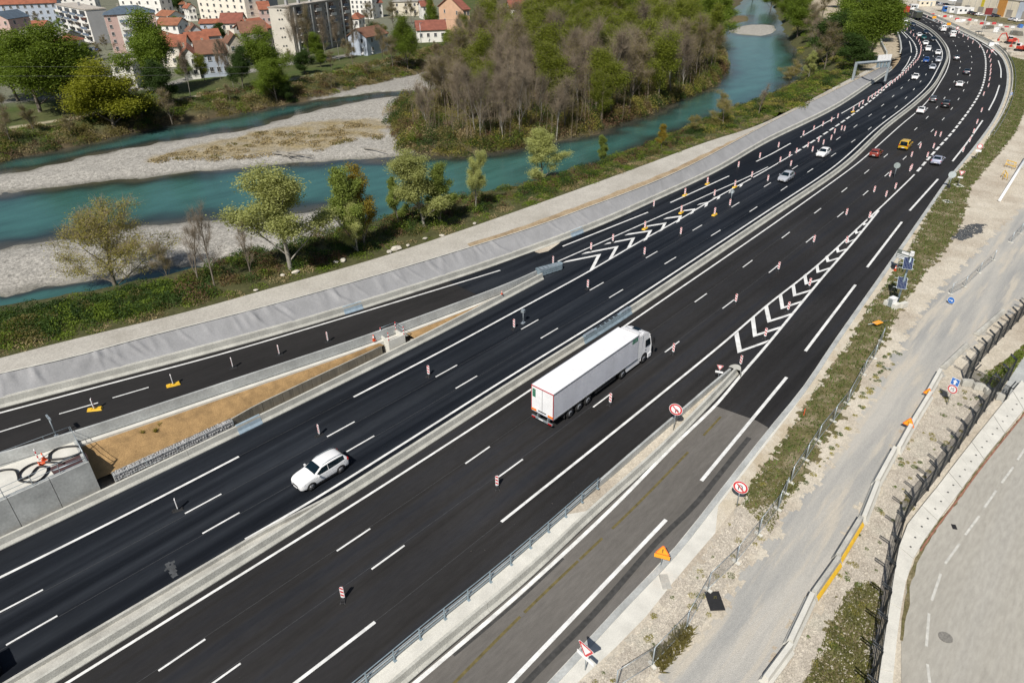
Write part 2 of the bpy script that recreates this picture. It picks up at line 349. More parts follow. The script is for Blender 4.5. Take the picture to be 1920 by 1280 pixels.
dPath = pdist(GP([(-40, 250), (15, 242), (75, 232), (140, 222), (245, 204), (275, 200), (390, 179), (480, 164), (537, 152), (615, 139), (710, 122), (742, 115), (772, 110), (850, 94)], -.5), XX, YY, False)
blend(np.clip(1.7-dPath, 0, 1)*(d_far > 0), (.40, .35, .25))
dP2 = pdist(GP([(-40, 200), (0, 193), (67, 187), (180, 172), (300, 165), (350, 150), (440, 140), (560, 118), (650, 105), (740, 85), (830, 72), (900, 62)], -.5), XX, YY, False)
blend(np.clip(2.6-dP2*.8, 0, 1)*(d_far > 4), (.26, .25, .23))
blend(np.where(XX > 205, np.clip((d_near-16)/6, 0, 1)*np.clip((XX-205)/12, 0, 1), 0), (.40, .34, .25))
blend(np.clip((d_far-38)/20, 0, 1)*(d_isl < -20)*.55, (.22, .21, .18))
keep = inside(KEEP, XX, YY)
nx, ny = XX.shape; idx = np.arange(nx*ny).reshape(nx, ny)
q = np.stack([idx[:-1, :-1], idx[1:, :-1], idx[1:, 1:], idx[:-1, 1:]], -1).reshape(-1, 4)
fk = keep.ravel()[q].all(1); q = q[fk]
used = np.unique(q); remap = -np.ones(nx*ny, int); remap[used] = np.arange(len(used))
vs_ = np.stack([XX.ravel(), YY.ravel(), HH.ravel()], 1)[used]
me = bpy.data.meshes.new('terrain'); me.from_pydata(vs_.tolist(), [], remap[q].tolist())
ca = me.color_attributes.new('Col', 'FLOAT_COLOR', 'POINT'); ca.data.foreach_set('color', np.c_[C_.reshape(-1, 3)[used], np.ones(len(used))].ravel())
gr = me.attributes.new('gravel', 'FLOAT', 'POINT'); gr.data.foreach_set('value', np.clip(nearbar*.8+.6, 0, 1).ravel()[used])
me.polygons.foreach_set('use_smooth', [True]*len(me.polygons))
m = bpy.data.materials.new('river_land'); m.use_nodes = True; nt = m.node_tree; N = nt.nodes; L = nt.links; b = N['Principled BSDF']; b.inputs['Roughness'].default_value = .95; b.inputs['Specular IOR Level'].default_value = .2
at = N.new('ShaderNodeAttribute'); at.attribute_name = 'Col'; ag = N.new('ShaderNodeAttribute'); ag.attribute_name = 'gravel'; gg = N.new('ShaderNodeNewGeometry')
n1 = N.new('ShaderNodeTexNoise'); n1.inputs['Scale'].default_value = 1.1; n1.inputs['Detail'].default_value = 8; n1.inputs['Roughness'].default_value = .7; L.new(gg.outputs['Position'], n1.inputs['Vector'])
n2 = N.new('ShaderNodeTexVoronoi'); n2.inputs['Scale'].default_value = 4.5; L.new(gg.outputs['Position'], n2.inputs['Vector'])
r1 = N.new('ShaderNodeMapRange'); r1.inputs[1].default_value = .3; r1.inputs[2].default_value = .7; r1.inputs[3].default_value = .62; r1.inputs[4].default_value = 1.38; L.new(n1.outputs[0], r1.inputs[0])
sp = N.new('ShaderNodeSeparateColor'); L.new(n2.outputs['Color'], sp.inputs[0])
r2 = N.new('ShaderNodeMapRange'); r2.inputs[3].default_value = .55; r2.inputs[4].default_value = 1.42; L.new(sp.outputs[0], r2.inputs[0])
mxg = N.new('ShaderNodeMix'); L.new(ag.outputs['Fac'], mxg.inputs[0]); L.new(r1.outputs[0], mxg.inputs[2])
mm = N.new('ShaderNodeMath'); mm.operation = 'MULTIPLY'; L.new(r2.outputs[0], mm.inputs[0]); L.new(r1.outputs[0], mm.inputs[1]); 
mp_ = N.new('ShaderNodeMath'); mp_.operation = 'POWER'; L.new(mm.outputs[0], mp_.inputs[0]); mp_.inputs[1].default_value = .8; L.new(mp_.outputs[0], mxg.inputs[3])
vm = N.new('ShaderNodeVectorMath'); vm.operation = 'SCALE'; L.new(at.outputs['Color'], vm.inputs[0]); L.new(mxg.outputs[0], vm.inputs['Scale']); L.new(vm.outputs[0], b.inputs['Base Color'])
bp = N.new('ShaderNodeBump'); bp.inputs['Strength'].default_value = .5; bp.inputs['Distance'].default_value = .3; L.new(n1.outputs[0], bp.inputs['Height']); L.new(bp.outputs[0], b.inputs['Normal'])
me.materials.append(m); tag(link('terrain', me), kind='structure')
from bisect import bisect
def land(x, y):
    i = min(max(bisect(xs, x)-1, 0), nx-2); j = min(max(bisect(ys, y)-1, 0), ny-2)
    a = (x-xs[i])/(xs[i+1]-xs[i]); c = (y-ys[j])/(ys[j+1]-ys[j]); a = min(max(a, 0), 1); c = min(max(c, 0), 1)
    return (HH[i, j]*(1-a)+HH[i+1, j]*a)*(1-c)+(HH[i, j+1]*(1-a)+HH[i+1, j+1]*a)*c
def at_land(u, v):                              # ground point seen at u, v on the river side
    z = 0.0
    for _ in range(12):
        p = G(u, v, z); z = .5*z+.5*land(p[0], p[1])
    return G(u, v, z)
# ---- water
wsel = (HH < WZ+.25); wq = wsel.ravel()[np.stack([idx[:-1, :-1], idx[1:, :-1], idx[1:, 1:], idx[:-1, 1:]], -1).reshape(-1, 4)]
q2 = np.stack([idx[:-1, :-1], idx[1:, :-1], idx[1:, 1:], idx[:-1, 1:]], -1).reshape(-1, 4)[wq.any(1)]
used = np.unique(q2); remap[:] = -1; remap[used] = np.arange(len(used))
shore = -np.maximum.reduce([d_near, d_far, dA, dB, dC, dD, dE]).ravel()[used]
me = bpy.data.meshes.new('river_water'); me.from_pydata([(XX.ravel()[i], YY.ravel()[i], WZ) for i in used], [], remap[q2].tolist())
a_ = me.attributes.new('depth', 'FLOAT', 'POINT')
chan = np.maximum.reduce([dB, d_far]).ravel()[used]; ba = -dA.ravel()[used]
dep = np.clip(shore/9.0-.06, 0, 1); near_ch = (d_near.ravel()[used] > -11) & (XX.ravel()[used] < 45); dep = np.where(near_ch, np.clip(shore/2.2, 0, .8), dep); dep = np.clip(dep+.10*wob(XX, YY, 14, 31).ravel()[used]*(dep < .9), 0, 1); a_.data.foreach_set('value', dep)
m = bpy.data.materials.new('river_water'); m.use_nodes = True; nt = m.node_tree; N = nt.nodes; L = nt.links; b = N['Principled BSDF']; b.inputs['Roughness'].default_value = .12; b.inputs['IOR'].default_value = 1.33
at = N.new('ShaderNodeAttribute'); at.attribute_name = 'depth'; cr_ = N.new('ShaderNodeValToRGB'); L.new(at.outputs['Fac'], cr_.inputs[0])
e = cr_.color_ramp.elements; e[0].position = 0; e[0].color = (.070, .064, .048, 1); e[1].position = 1; e[1].color = (.040, .116, .104, 1)
x_ = e.new(.30); x_.color = (.024, .036, .033, 1); x_ = e.new(.62); x_.color = (.032, .086, .078, 1)
gg = N.new('ShaderNodeNewGeometry'); n1 = N.new('ShaderNodeTexNoise'); n1.inputs['Scale'].default_value = .22; n1.inputs['Detail'].default_value = 6
mp = N.new('ShaderNodeMapping'); mp.inputs['Rotation'].default_value = (0, 0, R_(18)); mp.inputs['Scale'].default_value = (.45, 1.3, 1); L.new(gg.outputs['Position'], mp.inputs[0]); L.new(mp.outputs[0], n1.inputs['Vector'])
r1 = N.new('ShaderNodeMapRange'); r1.inputs[1].default_value = .3; r1.inputs[2].default_value = .7; r1.inputs[3].default_value = .8; r1.inputs[4].default_value = 1.2; L.new(n1.outputs[0], r1.inputs[0])
vm = N.new('ShaderNodeVectorMath'); vm.operation = 'SCALE'; L.new(cr_.outputs[0], vm.inputs[0]); L.new(r1.outputs[0], vm.inputs['Scale']); L.new(vm.outputs[0], b.inputs['Base Color'])
n2 = N.new('ShaderNodeTexNoise'); n2.inputs['Scale'].default_value = 1.6; n2.inputs['Detail'].default_value = 4; mp2 = N.new('ShaderNodeMapping'); mp2.inputs['Rotation'].default_value = (0, 0, R_(18)); mp2.inputs['Scale'].default_value = (.5, 1.6, 1); L.new(gg.outputs['Position'], mp2.inputs[0]); L.new(mp2.outputs[0], n2.inputs['Vector'])
bp = N.new('ShaderNodeBump'); bp.inputs['Strength'].default_value = .30; bp.inputs['Distance'].default_value = .10; L.new(n2.outputs[0], bp.inputs['Height']); L.new(bp.outputs[0], b.inputs['Normal'])
me.materials.append(m); tag(link('river_water', me), kind='structure')

# ================================================================== ground on the road side
def ground_mat(name, c1, c2, s1, c3=None, pebble=.25, ps=7.0, s2=.12, streak=None):
    m = bpy.data.materials.new(name); m.use_nodes = True; nt = m.node_tree; N = nt.nodes; L = nt.links; b = N['Principled BSDF']; b.inputs['Roughness'].default_value = .95; b.inputs['Specular IOR Level'].default_value = .2
    g = N.new('ShaderNodeNewGeometry')
    src = g.outputs['Position']
    if streak:
        m1 = N.new('ShaderNodeMapping'); m1.inputs['Rotation'].default_value = (0, 0, streak[0]); L.new(src, m1.inputs[0]); m2_ = N.new('ShaderNodeMapping'); m2_.inputs['Scale'].default_value = (streak[1], 1, 1); L.new(m1.outputs[0], m2_.inputs[0]); src = m2_.outputs[0]
    def nz(s, d): n = N.new('ShaderNodeTexNoise'); n.inputs['Scale'].default_value = s; n.inputs['Detail'].default_value = d; n.inputs['Roughness'].default_value = .6; L.new(src if s < 5 else g.outputs['Position'], n.inputs['Vector']); return n.outputs[0]
    def rg(o, a, c, lo, hi): r = N.new('ShaderNodeMapRange'); r.inputs[1].default_value = a; r.inputs[2].default_value = c; r.inputs[3].default_value = lo; r.inputs[4].default_value = hi; L.new(o, r.inputs[0]); return r.outputs[0]
    mx = N.new('ShaderNodeMix'); mx.data_type = 'RGBA'; mx.inputs[6].default_value = (*c1, 1); mx.inputs[7].default_value = (*c2, 1); L.new(rg(nz(s1, 8), .38, .62, 0, 1), mx.inputs[0]); o = mx.outputs[2]
    if c3:
        m2 = N.new('ShaderNodeMix'); m2.data_type = 'RGBA'; L.new(o, m2.inputs[6]); m2.inputs[7].default_value = (*c3, 1); L.new(rg(nz(s2, 7), .5, .62, 0, 1), m2.inputs[0]); o = m2.outputs[2]
    v = N.new('ShaderNodeTexVoronoi'); v.inputs['Scale'].default_value = ps; L.new(g.outputs['Position'], v.inputs['Vector']); s = N.new('ShaderNodeSeparateColor'); L.new(v.outputs['Color'], s.inputs[0])
    k = N.new('ShaderNodeMath'); k.operation = 'MULTIPLY'; L.new(rg(s.outputs[0], 0, 1, 1-pebble, 1+pebble), k.inputs[0]); L.new(rg(nz(22, 4), .3, .7, .85, 1.15), k.inputs[1])
    vm = N.new('ShaderNodeVectorMath'); vm.operation = 'SCALE'; L.new(o, vm.inputs[0]); L.new(k.outputs[0], vm.inputs['Scale']); L.new(vm.outputs[0], b.inputs['Base Color'])
    bp = N.new('ShaderNodeBump'); bp.inputs['Strength'].default_value = .4; bp.inputs['Distance'].default_value = .04; L.new(v.outputs['Distance'], bp.inputs['Height']); L.new(bp.outputs[0], b.inputs['Normal'])
    return m
M['dirt'] = ground_mat('pale_gravel_earth', (.47, .42, .34), (.55, .50, .415), .35, (.40, .345, .275), .16, 9.0, .09)
M['gravel'] = ground_mat('compacted_gravel', (.36, .335, .295), (.43, .405, .36), .35, (.30, .285, .255), .16, 8.0, .05)
M['service'] = ground_mat('grey_service_road', (.31, .308, .295), (.44, .42, .38), .45, (.47, .43, .365), .08, 14.0, .8, (0.0, .10))
M['tan'] = ground_mat('tan_earth', (.33, .245, .15), (.38, .30, .20), .8, (.27, .20, .125), .2, 6.0, .3)
M['stones'] = ground_mat('stony_gravel', (.46, .415, .35), (.37, .33, .275), .9, (.42, .39, .325), .30, 16.0, .25)
M['vergesoil'] = ground_mat('verge_soil', (.095, .095, .035), (.15, .125, .062), .6, (.24, .20, .13), .25, 9.0, .5)
M['levee'] = ground_mat('levee_gravel', (.40, .375, .33), (.46, .435, .385), .3, (.35, .325, .28), .14, 8.0, .06)
def rough_edge(P, step=1.0, amp=.25, seed=1, lock=None):
    P = [np.array(p, float) for p in P]; out = []; r = np.random.default_rng(seed)
    for i in range(len(P)):
        a, c = P[i], P[(i+1) % len(P)]; n = max(1, int(np.linalg.norm((c-a)[:2])/step))
        n = min(n, 160)
        for k in range(n):
            p = a+(c-a)*k/n; p = p.copy(); p[:2] += r.normal(0, amp, 2); out.append(p)
    return out
def patch(name, px, z, mt, amp=.2, step=1.2, seed=1):
    P = GP(px, z)
    if amp: P = rough_edge(P, step, amp, seed)
    return struct(name, MB().sheet(P), mt, False)
def gridpatch(name, px, z, mt, amp=.5, cell=.3, seed=1):
    """ground patch with a natural ragged edge, made of small cells"""
    W = GP(px, z); x0, x1 = min(p[0] for p in W), max(p[0] for p in W); y0, y1 = min(p[1] for p in W), max(p[1] for p in W)
    gx, gy = np.arange(x0-1, x1+1, cell), np.arange(y0-1, y1+1, cell); A, B = np.meshgrid(gx, gy, indexing='ij')
    d = sdf(W, A, B)+amp*(wob(A, B, 2.2, seed)+.7*wob(A, B, .8, seed+1)+rng.normal(0, .6, A.shape))*.55; ok = d > 0
    r = np.random.default_rng(seed); V = np.stack([A+r.uniform(-.3, .3, A.shape)*cell, B+r.uniform(-.3, .3, A.shape)*cell, np.full(A.shape, z)], -1).reshape(-1, 3)
    ii = np.arange(A.size).reshape(A.shape); q = np.stack([ii[:-1, :-1], ii[1:, :-1], ii[1:, 1:], ii[:-1, 1:]], -1).reshape(-1, 4); q = q[ok.ravel()[q].sum(1) >= 3]
    us = np.unique(q); rm = np.zeros(A.size, int); rm[us] = np.arange(len(us)); me = bpy.data.meshes.new(name); me.from_pydata(V[us].tolist(), [], rm[q].tolist()); me.materials.append(mt); return tag(link(name, me), kind='structure')
gpoly = [(-300, 40, -.06), (-60, 37.5, -.06)]+[(p[0], p[1]+.3, -.06) for p in LEFTB[2:]]+[(p[0], p[1], -.06) for p in FARLEFT[1:]]+[(1600, 420, -.06), (2600, -1500, -.06), (-900, -1500, -.06)]
struct('ground', MB().sheet(gpoly), M['dirt'], False)
big = MB().sheet([(-5000, -5000, -9), (7000, -5000, -9), (7000, 7000, -9), (-5000, 7000, -9)]); struct('ground_plain', big, M['vergesoil'], False)
# roads
outer_px = [(830, 1480), (1027, 1280), (1172, 1122), (1255, 1040), (1318, 960), (1440, 805), (1505, 727), (1563, 640), (1640, 531), (1700, 445), (1773, 340), (1789, 320), (1830, 270), (1865, 220), (1884, 175), (1888, 140), (1882, 115), (1870, 97), (1850, 82), (1815, 65), (1777, 47), (1740, 30), (1700, 15), (1660, 3), (1610, -12)]
OUTER = line(outer_px, 0.0)
LB_px = [(-250, 1150), (-80, 1070), (0, 1032), (150, 960), (480, 800), (800, 640), (1020, 524)]
LB = line(LB_px, 0.0)
roadp = [p for p in LB]+[p for p in LEFTB if p[0] > 59.5]+[p for p in FARLEFT[1:]]+[p for p in OUTER[::-1]]+[np.array((-40, -30, 0)), np.array((-40, LB[0][1], 0))]
# left and right halves with their own asphalt meet under the median
med_px = [(-60, 1372), (107, 1262), (296, 1140), (480, 1030), (616, 950), (960, 727), (1107, 634), (1192, 579), (1440, 411), (1580, 315), (1657, 243), (1715, 197), (1750, 163), (1767, 133), (1776, 110), (1774, 92), (1760, 72), (1738, 54), (1705, 38), (1670, 25), (1630, 12), (1590, 0)]
MED = line(med_px, 0.0, 2.0, 4)
# median centre line: keep it smooth and parallel to the lanes close by
lp = [p for p in LB]+[p for p in LEFTB if p[0] > 59.5]+[p for p in FARLEFT[1:]]+[p for p in MED[::-1]]
struct('road_towards_camera', MB().sheet(lp), M['asph_l'], False)
rp = [p for p in MED]+[p for p in OUTER[::-1]]
struct('road_away', MB().sheet(rp), M['asph_r'], False)
ROAD_L = bpy.data.objects['road_towards_camera']; ROAD_L.name = 'road_left'
ROAD_R = bpy.data.objects['road_away']; ROAD_R.name = 'road_right'
# the older grey slip road beside the right carriageway
old = GP([(640, 1480), (762, 1285), (880, 1183), (1000, 1081), (1118, 968), (1235, 862), (1320, 774), (1342, 761), (1418, 788), (1440, 801)], .004)+[np.array((p[0], p[1], .004)) for p in OUTER[::-1] if p[0] < G(1440, 802)[0]]
OLD = struct('slip_road_old', MB().sheet(old), M['asph_old'], False)
# slip road on the river side, climbing to the left
rampR_px = [(-200, 925), (-60, 890), (0, 872), (160, 824), (480, 716), (695, 643), (860, 582), (960, 543), (1008, 521)]
RAMPR = lineZ(rampR_px, -.02, 2.0)
n_ = 40
def resn(P, n): P = np.array(P); d = np.r_[0, np.cumsum(np.linalg.norm(np.diff(P[:, :2], axis=0), axis=1))]; s = np.linspace(0, d[-1], n); return np.stack([np.interp(s, d, P[:, k]) for k in range(3)], 1)
LBr = np.array([p for p in LEFTB if p[0] < 62])
A_, B_ = resn(LBr, n_), resn(RAMPR, n_); A_[:, 2] = [zr(x)+.008 for x in A_[:, 0]]; B_[:, 2] = [zr(x)+.008 for x in B_[:, 0]]
RAMP = struct('slip_road_left', MB().ribbon(A_, B_), M['asph_ramp'], False)
# dark new asphalt on the end of the slip road
# ------------------------------------------------------------------ markings (thin paint, each its own piece)
def mark(parent, name, P, wd, mt=None, dz=.010):
    P = np.array(P); a, c = offset(P, wd/2, dz), offset(P, -wd/2, dz); return obj(name, MB().ribbon(a, c), mt or M['paint'], parent, False)
def cut(P, s0, s1, n=4):
    P = np.array(P); d = np.r_[0, np.cumsum(np.linalg.norm(np.diff(P[:, :2], axis=0), axis=1))]; s = np.linspace(s0, s1, n); return np.stack([np.interp(s, d, P[:, k]) for k in range(3)], 1)
def plen(P): return float(np.sum(np.linalg.norm(np.diff(np.array(P)[:, :2], axis=0), axis=1)))
def where(P, u, v, z=0):
    g = G(u, v, z); P = np.array(P); i = np.argmin(np.hypot(P[:, 0]-g[0], P[:, 1]-g[1])); return plen(P[:i+1]) if i else 0.0
def dashes(parent, P, s0, period, dash, wd, s1=None, name='lane_dash', dz=.010):
    s1 = s1 or plen(P); s = s0
    while s < s1:
        a = max(s, 0)
        if s+dash > 0.3: mark(parent, name, cut(P, a, min(s+dash, plen(P)), 4), wd, dz=dz)
        s += period
SM = 6
R0 = line([(-100, 1420), (125, 1280), (480, 1059), (640, 960), (960, 753.8), (1182, 603.8), (1440, 427), (1590, 320), (1630, 287.5), (1690, 233.8), (1719, 210), (1744, 183.8), (1762.5, 155), (1775, 132.5), (1781, 110), (1777.5, 90), (1765, 72.5), (1745, 54), (1715, 38), (1680, 25), (1640, 12)], 0, 2, SM)
R1 = line([(-60, 1502), (285, 1264.5), (626.3, 1035.8), (867.5, 872.5), (1298.8, 569), (1390, 503.3), (1464.5, 447.5), (1526.3, 400.5), (1577.5, 360.8), (1657.5, 295), (1713.8, 245), (1735, 224), (1767.5, 189), (1786, 159), (1797.5, 135), (1801, 115), (1793, 90), (1786, 76), (1768, 60), (1740, 44), (1705, 29), (1660, 13)], 0, 2, SM)
R2 = line([(120, 1480), (399, 1280), (680, 1078.8), (921, 903.8), (1100, 772.5), (1237, 667.5), (1346, 585), (1436, 516), (1506, 458.8), (1566.8, 410), (1616, 368), (1692.5, 300), (1765, 227.5), (1781, 208), (1794.5, 190.5), (1812, 160), (1819, 140), (1822.5, 115), (1819, 97.5), (1812, 82), (1790, 66), (1755, 48), (1715, 30), (1670, 13)], 0, 2, SM)
R3 = line([(300, 1475), (552, 1280), (705, 1165), (956, 965), (1160, 802.5), (1360, 640), (1440, 570), (1527.5, 502.5), (1625, 412.5), (1650, 390), (1716, 326), (1737.5, 301), (1764, 272), (1786, 248), (1803, 226), (1817.5, 206.8), (1835, 179), (1843.8, 157.5), (1848, 132.5), (1847.5, 107.5), (1840, 87.5), (1826, 73.8), (1797.5, 58.8), (1760, 41), (1720, 26), (1680, 12)], 0, 2, SM)
R4 = line([(560, 1468), (777.5, 1280), (960, 1125), (1140, 960), (1262.5, 835), (1342.5, 760), (1385, 707.5), (1437.5, 647.5), (1536, 527.5), (1600, 453.8), (1647.5, 395)], .004, 2, 2)
mark(ROAD_R, 'edge_line', R0, .22)
dashes(ROAD_R, R1, where(R1, 285, 1264.5)-13, 13.0, 3.0, .15)
dashes(ROAD_R, R2, where(R2, 399, 1280)-13-1.3+.35, 13.0, 3.0, .15)
a = where(R3, 705, 1165); mark(ROAD_R, 'edge_line', cut(R3, 0, a, 12), .24)
a, c = where(R3, 956, 965), where(R3, 1716, 326); mark(ROAD_R, 'edge_line', cut(R3, a, c, 60), .24)
dashes(ROAD_R, R3, c+2.2, 4.0+.35, 3.0, .42, plen(R3)*.86, 'broad_dash')
mark(OLD, 'edge_line', R4[:np.argmin(np.abs(R4[:, 0]-G(1342, 760)[0]))+1], .30)
mark(ROAD_R, 'edge_line', R4[np.argmin(np.abs(R4[:, 0]-G(1342, 760)[0])):], .28)
for (p, q_, par) in [((1010-330, 1570), (1248.8, 973.8), OLD), ((1315, 901), (1475, 707), OLD), ((1510, 658), (1604, 533.8), ROAD_R), ((1626, 501), (1691, 416), ROAD_R), ((1705.5, 395), (1758.8, 335.8), ROAD_R)]:
    mark(par, 'edge_dash', resample([G(*p, .004), G(*q_, .004)], 3), .30)
for px in [[(1786, 302.5), (1816, 264), (1842.5, 226)], [(1853.8, 207), (1866, 183), (1874, 160)], [(1876.8, 146), (1876.5, 130), (1871.8, 113.8)], [(1868.8, 103.8), (1857, 92), (1841, 82.5)], [(1828, 76), (1812, 68), (1797, 60)], [(1760, 44), (1735, 33), (1715, 25)]]:
    mark(ROAD_R, 'edge_dash', line(px, .004, 2, 1), .30)
L0 = line([(-130, 1145), (0, 1082.5), (246, 960), (427.5, 866), (653.8, 748.8), (862.5, 640), (960, 587), (1102.5, 510), (1200, 452.5), (1277.5, 410), (1330, 377.5), (1390, 345), (1435, 320), (1487.5, 288.8), (1536, 257.5), (1569, 235.8), (1610, 206.8), (1650.8, 174), (1675, 152), (1700, 128), (1716, 108), (1719, 94), (1712, 78), (1697, 62), (1680, 49), (1655, 34)], 0, 2, SM)
L1 = line([(-130, 1213), (0, 1148.8), (62.5, 1115), (351, 960), (608.8, 821), (812, 709), (972.5, 620), (1102.5, 546), (1208.8, 485), (1297.5, 433), (1371, 389), (1432.5, 350.5), (1487.5, 316), (1566, 263.8), (1625.5, 220.8), (1667.5, 187), (1696, 159.5), (1716, 136), (1730, 112), (1731, 94), (1722, 76), (1704, 60), (1680, 44), (1655, 30)], 0, 2, SM)
L2 = line([(-130, 1290), (43.8, 1190), (143, 1133), (413.8, 980.5), (678.8, 830), (875.8, 715.5), (1031, 624), (1156.8, 549.5), (1259, 487), (1345, 435), (1415, 390.8), (1522.5, 317.5), (1565, 288.8), (1600.8, 263.8), (1656.8, 220.5), (1695.5, 187), (1721, 159), (1738.8, 136), (1749, 112), (1748, 92), (1738, 74), (1719, 58), (1693, 42), (1660, 26)], 0, 2, SM)
a = where(L0, 427.5, 866); mark(ROAD_L, 'edge_line', cut(L0, 0, a, 14), .24)
a, c = where(L0, 653.8, 748.8), where(L0, 1487.5, 288.8); mark(ROAD_L, 'edge_line', cut(L0, a, c, 70), .24)
dashes(ROAD_L, L0, c+1.8, 4.35, 3.0, .42, plen(L0)*.93, 'broad_dash')
dashes(ROAD_L, L1, where(L1, 62.5, 1115)-13-2.6, 13.0, 3.0, .15)
dashes(ROAD_L, L2, where(L2, 43.8, 1190)-13, 13.0, 3.0, .15)
L3 = offset(MED, 1.55); mark(ROAD_L, 'edge_line', np.array([p for p in L3 if p[0] > 8.5]), .24)
LR = lineZ([(-200, 828), (-60, 790), (0, 774), (240, 710), (480, 645), (960, 500), (999, 485)], 0.0)
mark(RAMP, 'edge_line', LR, .24, dz=.022)
for px in [[(1055, 461.8), (1135, 430), (1215, 398)], [(1256.8, 380), (1310, 356), (1367, 330)], [(1418, 303), (1450, 287), (1482.5, 268.8)], [(1501, 257.5), (1533, 239), (1565, 221)], [(1577.5, 213), (1600, 200), (1620, 187.5)], [(1630, 182), (1650, 169), (1672, 151)], [(1691, 134), (1701, 120), (1707.5, 106)], [(1708.8, 98.8), (1708, 88), (1705, 77.5)], [(1701, 72), (1694, 64), (1686, 56)]]:
    mark(ROAD_L, 'edge_dash', line(px, 0, 2, 1), .26)
for p, q_ in [((0-40, 822), (76, 786)), ((111, 776), (184, 755)), ((211, 746), (279, 726))]:
    mark(RAMP, 'lane_dash', resample([GZ(*p), GZ(*q_)], 2), .16, dz=.022)
# zebra border on the river side
LZ = line([(1046, 490), (1110, 462), (1180, 431), (1250, 400), (1330, 364), (1400, 333), (1440, 313)], 0, 2, 1); mark(ROAD_L, 'edge_line', LZ, .20)
def chevron(parent, A, T, B, th):
    A, T, B = G(*A), G(*T), G(*B); d = np.array([th, 0, 0]); z = np.array([0, 0, .012])
    mb = MB(); mb.add([A+z, T+z, T+d+z, A+d+z], [(0, 1, 2, 3)]); mb.add([T+z, B+z, B+d+z, T+d+z], [(0, 1, 2, 3)]); return obj('chevron_stripe', mb, M['paint'], parent, False)
for A, T, B in [((1062, 489), (1127, 476), (1112, 506)), ((1098, 473), (1160, 461), (1147, 485)), ((1140, 455), (1191, 445), (1181, 465)), ((1178, 438), (1223, 431), (1213, 449)), ((1214, 423), (1250, 417), (1243, 431)),
  ((1250, 408), (1279, 404), (1274, 415)), ((1283, 394), (1304, 391), (1300, 399)), ((1312, 382), (1329, 378), (1326, 386)), ((1340, 370), (1351, 367), (1349, 372)), ((1365, 358), (1374, 355), (1371, 360)), ((1385, 348), (1393, 345), (1391, 349))]:
    chevron(ROAD_L, A, T, B, -1.0)
for A, T, B in [((1377, 628), (1383, 662), (1436, 643)), ((1408, 600), (1412, 632), (1459, 617)), ((1433, 577), (1439, 605), (1480, 592)), ((1460, 556), (1464, 580), (1500, 568)), ((1484, 536), (1487, 556), (1520, 546)), ((1506, 517), (1509, 534), (1536, 526)),
  ((1529, 499), (1531, 512), (1553, 505)), ((1547, 482), (1550, 492), (1570, 486)), ((1567, 465), (1569, 474), (1585, 469)), ((1586, 449), (1588, 456), (1599, 451)), ((1602, 434), (1604, 439), (1613, 435)), ((1617, 420), (1619, 423), (1625, 420)), ((1631, 407), (1633, 409), (1637, 406))]:
    chevron(ROAD_R, A, T, B, .95)
# faint construction joints and the worn yellow line
M['joint'] = mat('joint_seal', (.050, .052, .055), .8, var=.3)
for P, par, s in [(L1, ROAD_L, -.22), (L2, ROAD_L, -.15), (R2, ROAD_R, .2), (R1, ROAD_R, .16), (L0, ROAD_L, .05), (R3, ROAD_R, .04)]:
    q_ = offset(P, s, 0); mark(par, 'joint_line', q_[q_[:, 0] < 150], .035, M['joint'], .005)
YL = line([(700, 1440), (820, 1312), (960, 1170), (1067, 1067), (1180, 960), (1280, 858), (1357, 775)], .004, 2, 1)
for a, c in [(0, .30), (.31, .45), (.455, .52), (.55, .83), (.90, .985)]:
    mark(OLD, 'worn_yellow_line', cut(YL, a*plen(YL), c*plen(YL), 8), .20, M['paint_old'], .009)
M['tar'] = mat('dark_tyre_track', (.045, .044, .042), .85, var=.35, scale=2.5, fine=.2)
TS = line([(880, 1400), (985, 1280), (1100, 1165), (1180, 1075), (1240, 1005), (1296, 955), (1360, 875), (1405, 820)], .004, 2, 1)
mark(OLD, 'tar_strip', TS, .42, M['tar'], .008)
TS2 = line([(850, 1228), (960, 1136), (1056, 1046)], .004, 2, 1); mark(OLD, 'tar_strip', TS2, .22, M['tar'], .008)
# patches and stains on the left carriageway
M['scuff'] = mat('pale_scuff', (.060, .064, .068), .85, var=.5, scale=1.8, fine=.3)
M['scuff2'] = mat('grey_brown_strip', (.0150, .0160, .0175), .85, var=.45, scale=1.4, fine=.3)
for px, mt, sd in [([(305, 1060), (326, 1050), (332, 1077), (322, 1083)], M['scuff'], 3)]:
    o = gridpatch('patch', px, .0035+.0002*sd, mt, .30, .13, sd); o.parent = ROAD_L; del o['kind']
P = GP([(842, 530), (873, 524), (905, 541), (890, 552)], .0); 
dk = MB().sheet([(GZ(*p)[0], GZ(*p)[1], zr(GZ(*p)[0])+.020) for p in [(842, 528), (858, 523), (908, 506), (1002, 470), (1010, 511), (960, 529), (893, 552)]]); obj('new_asphalt', dk, M['asph_l'], RAMP, False)

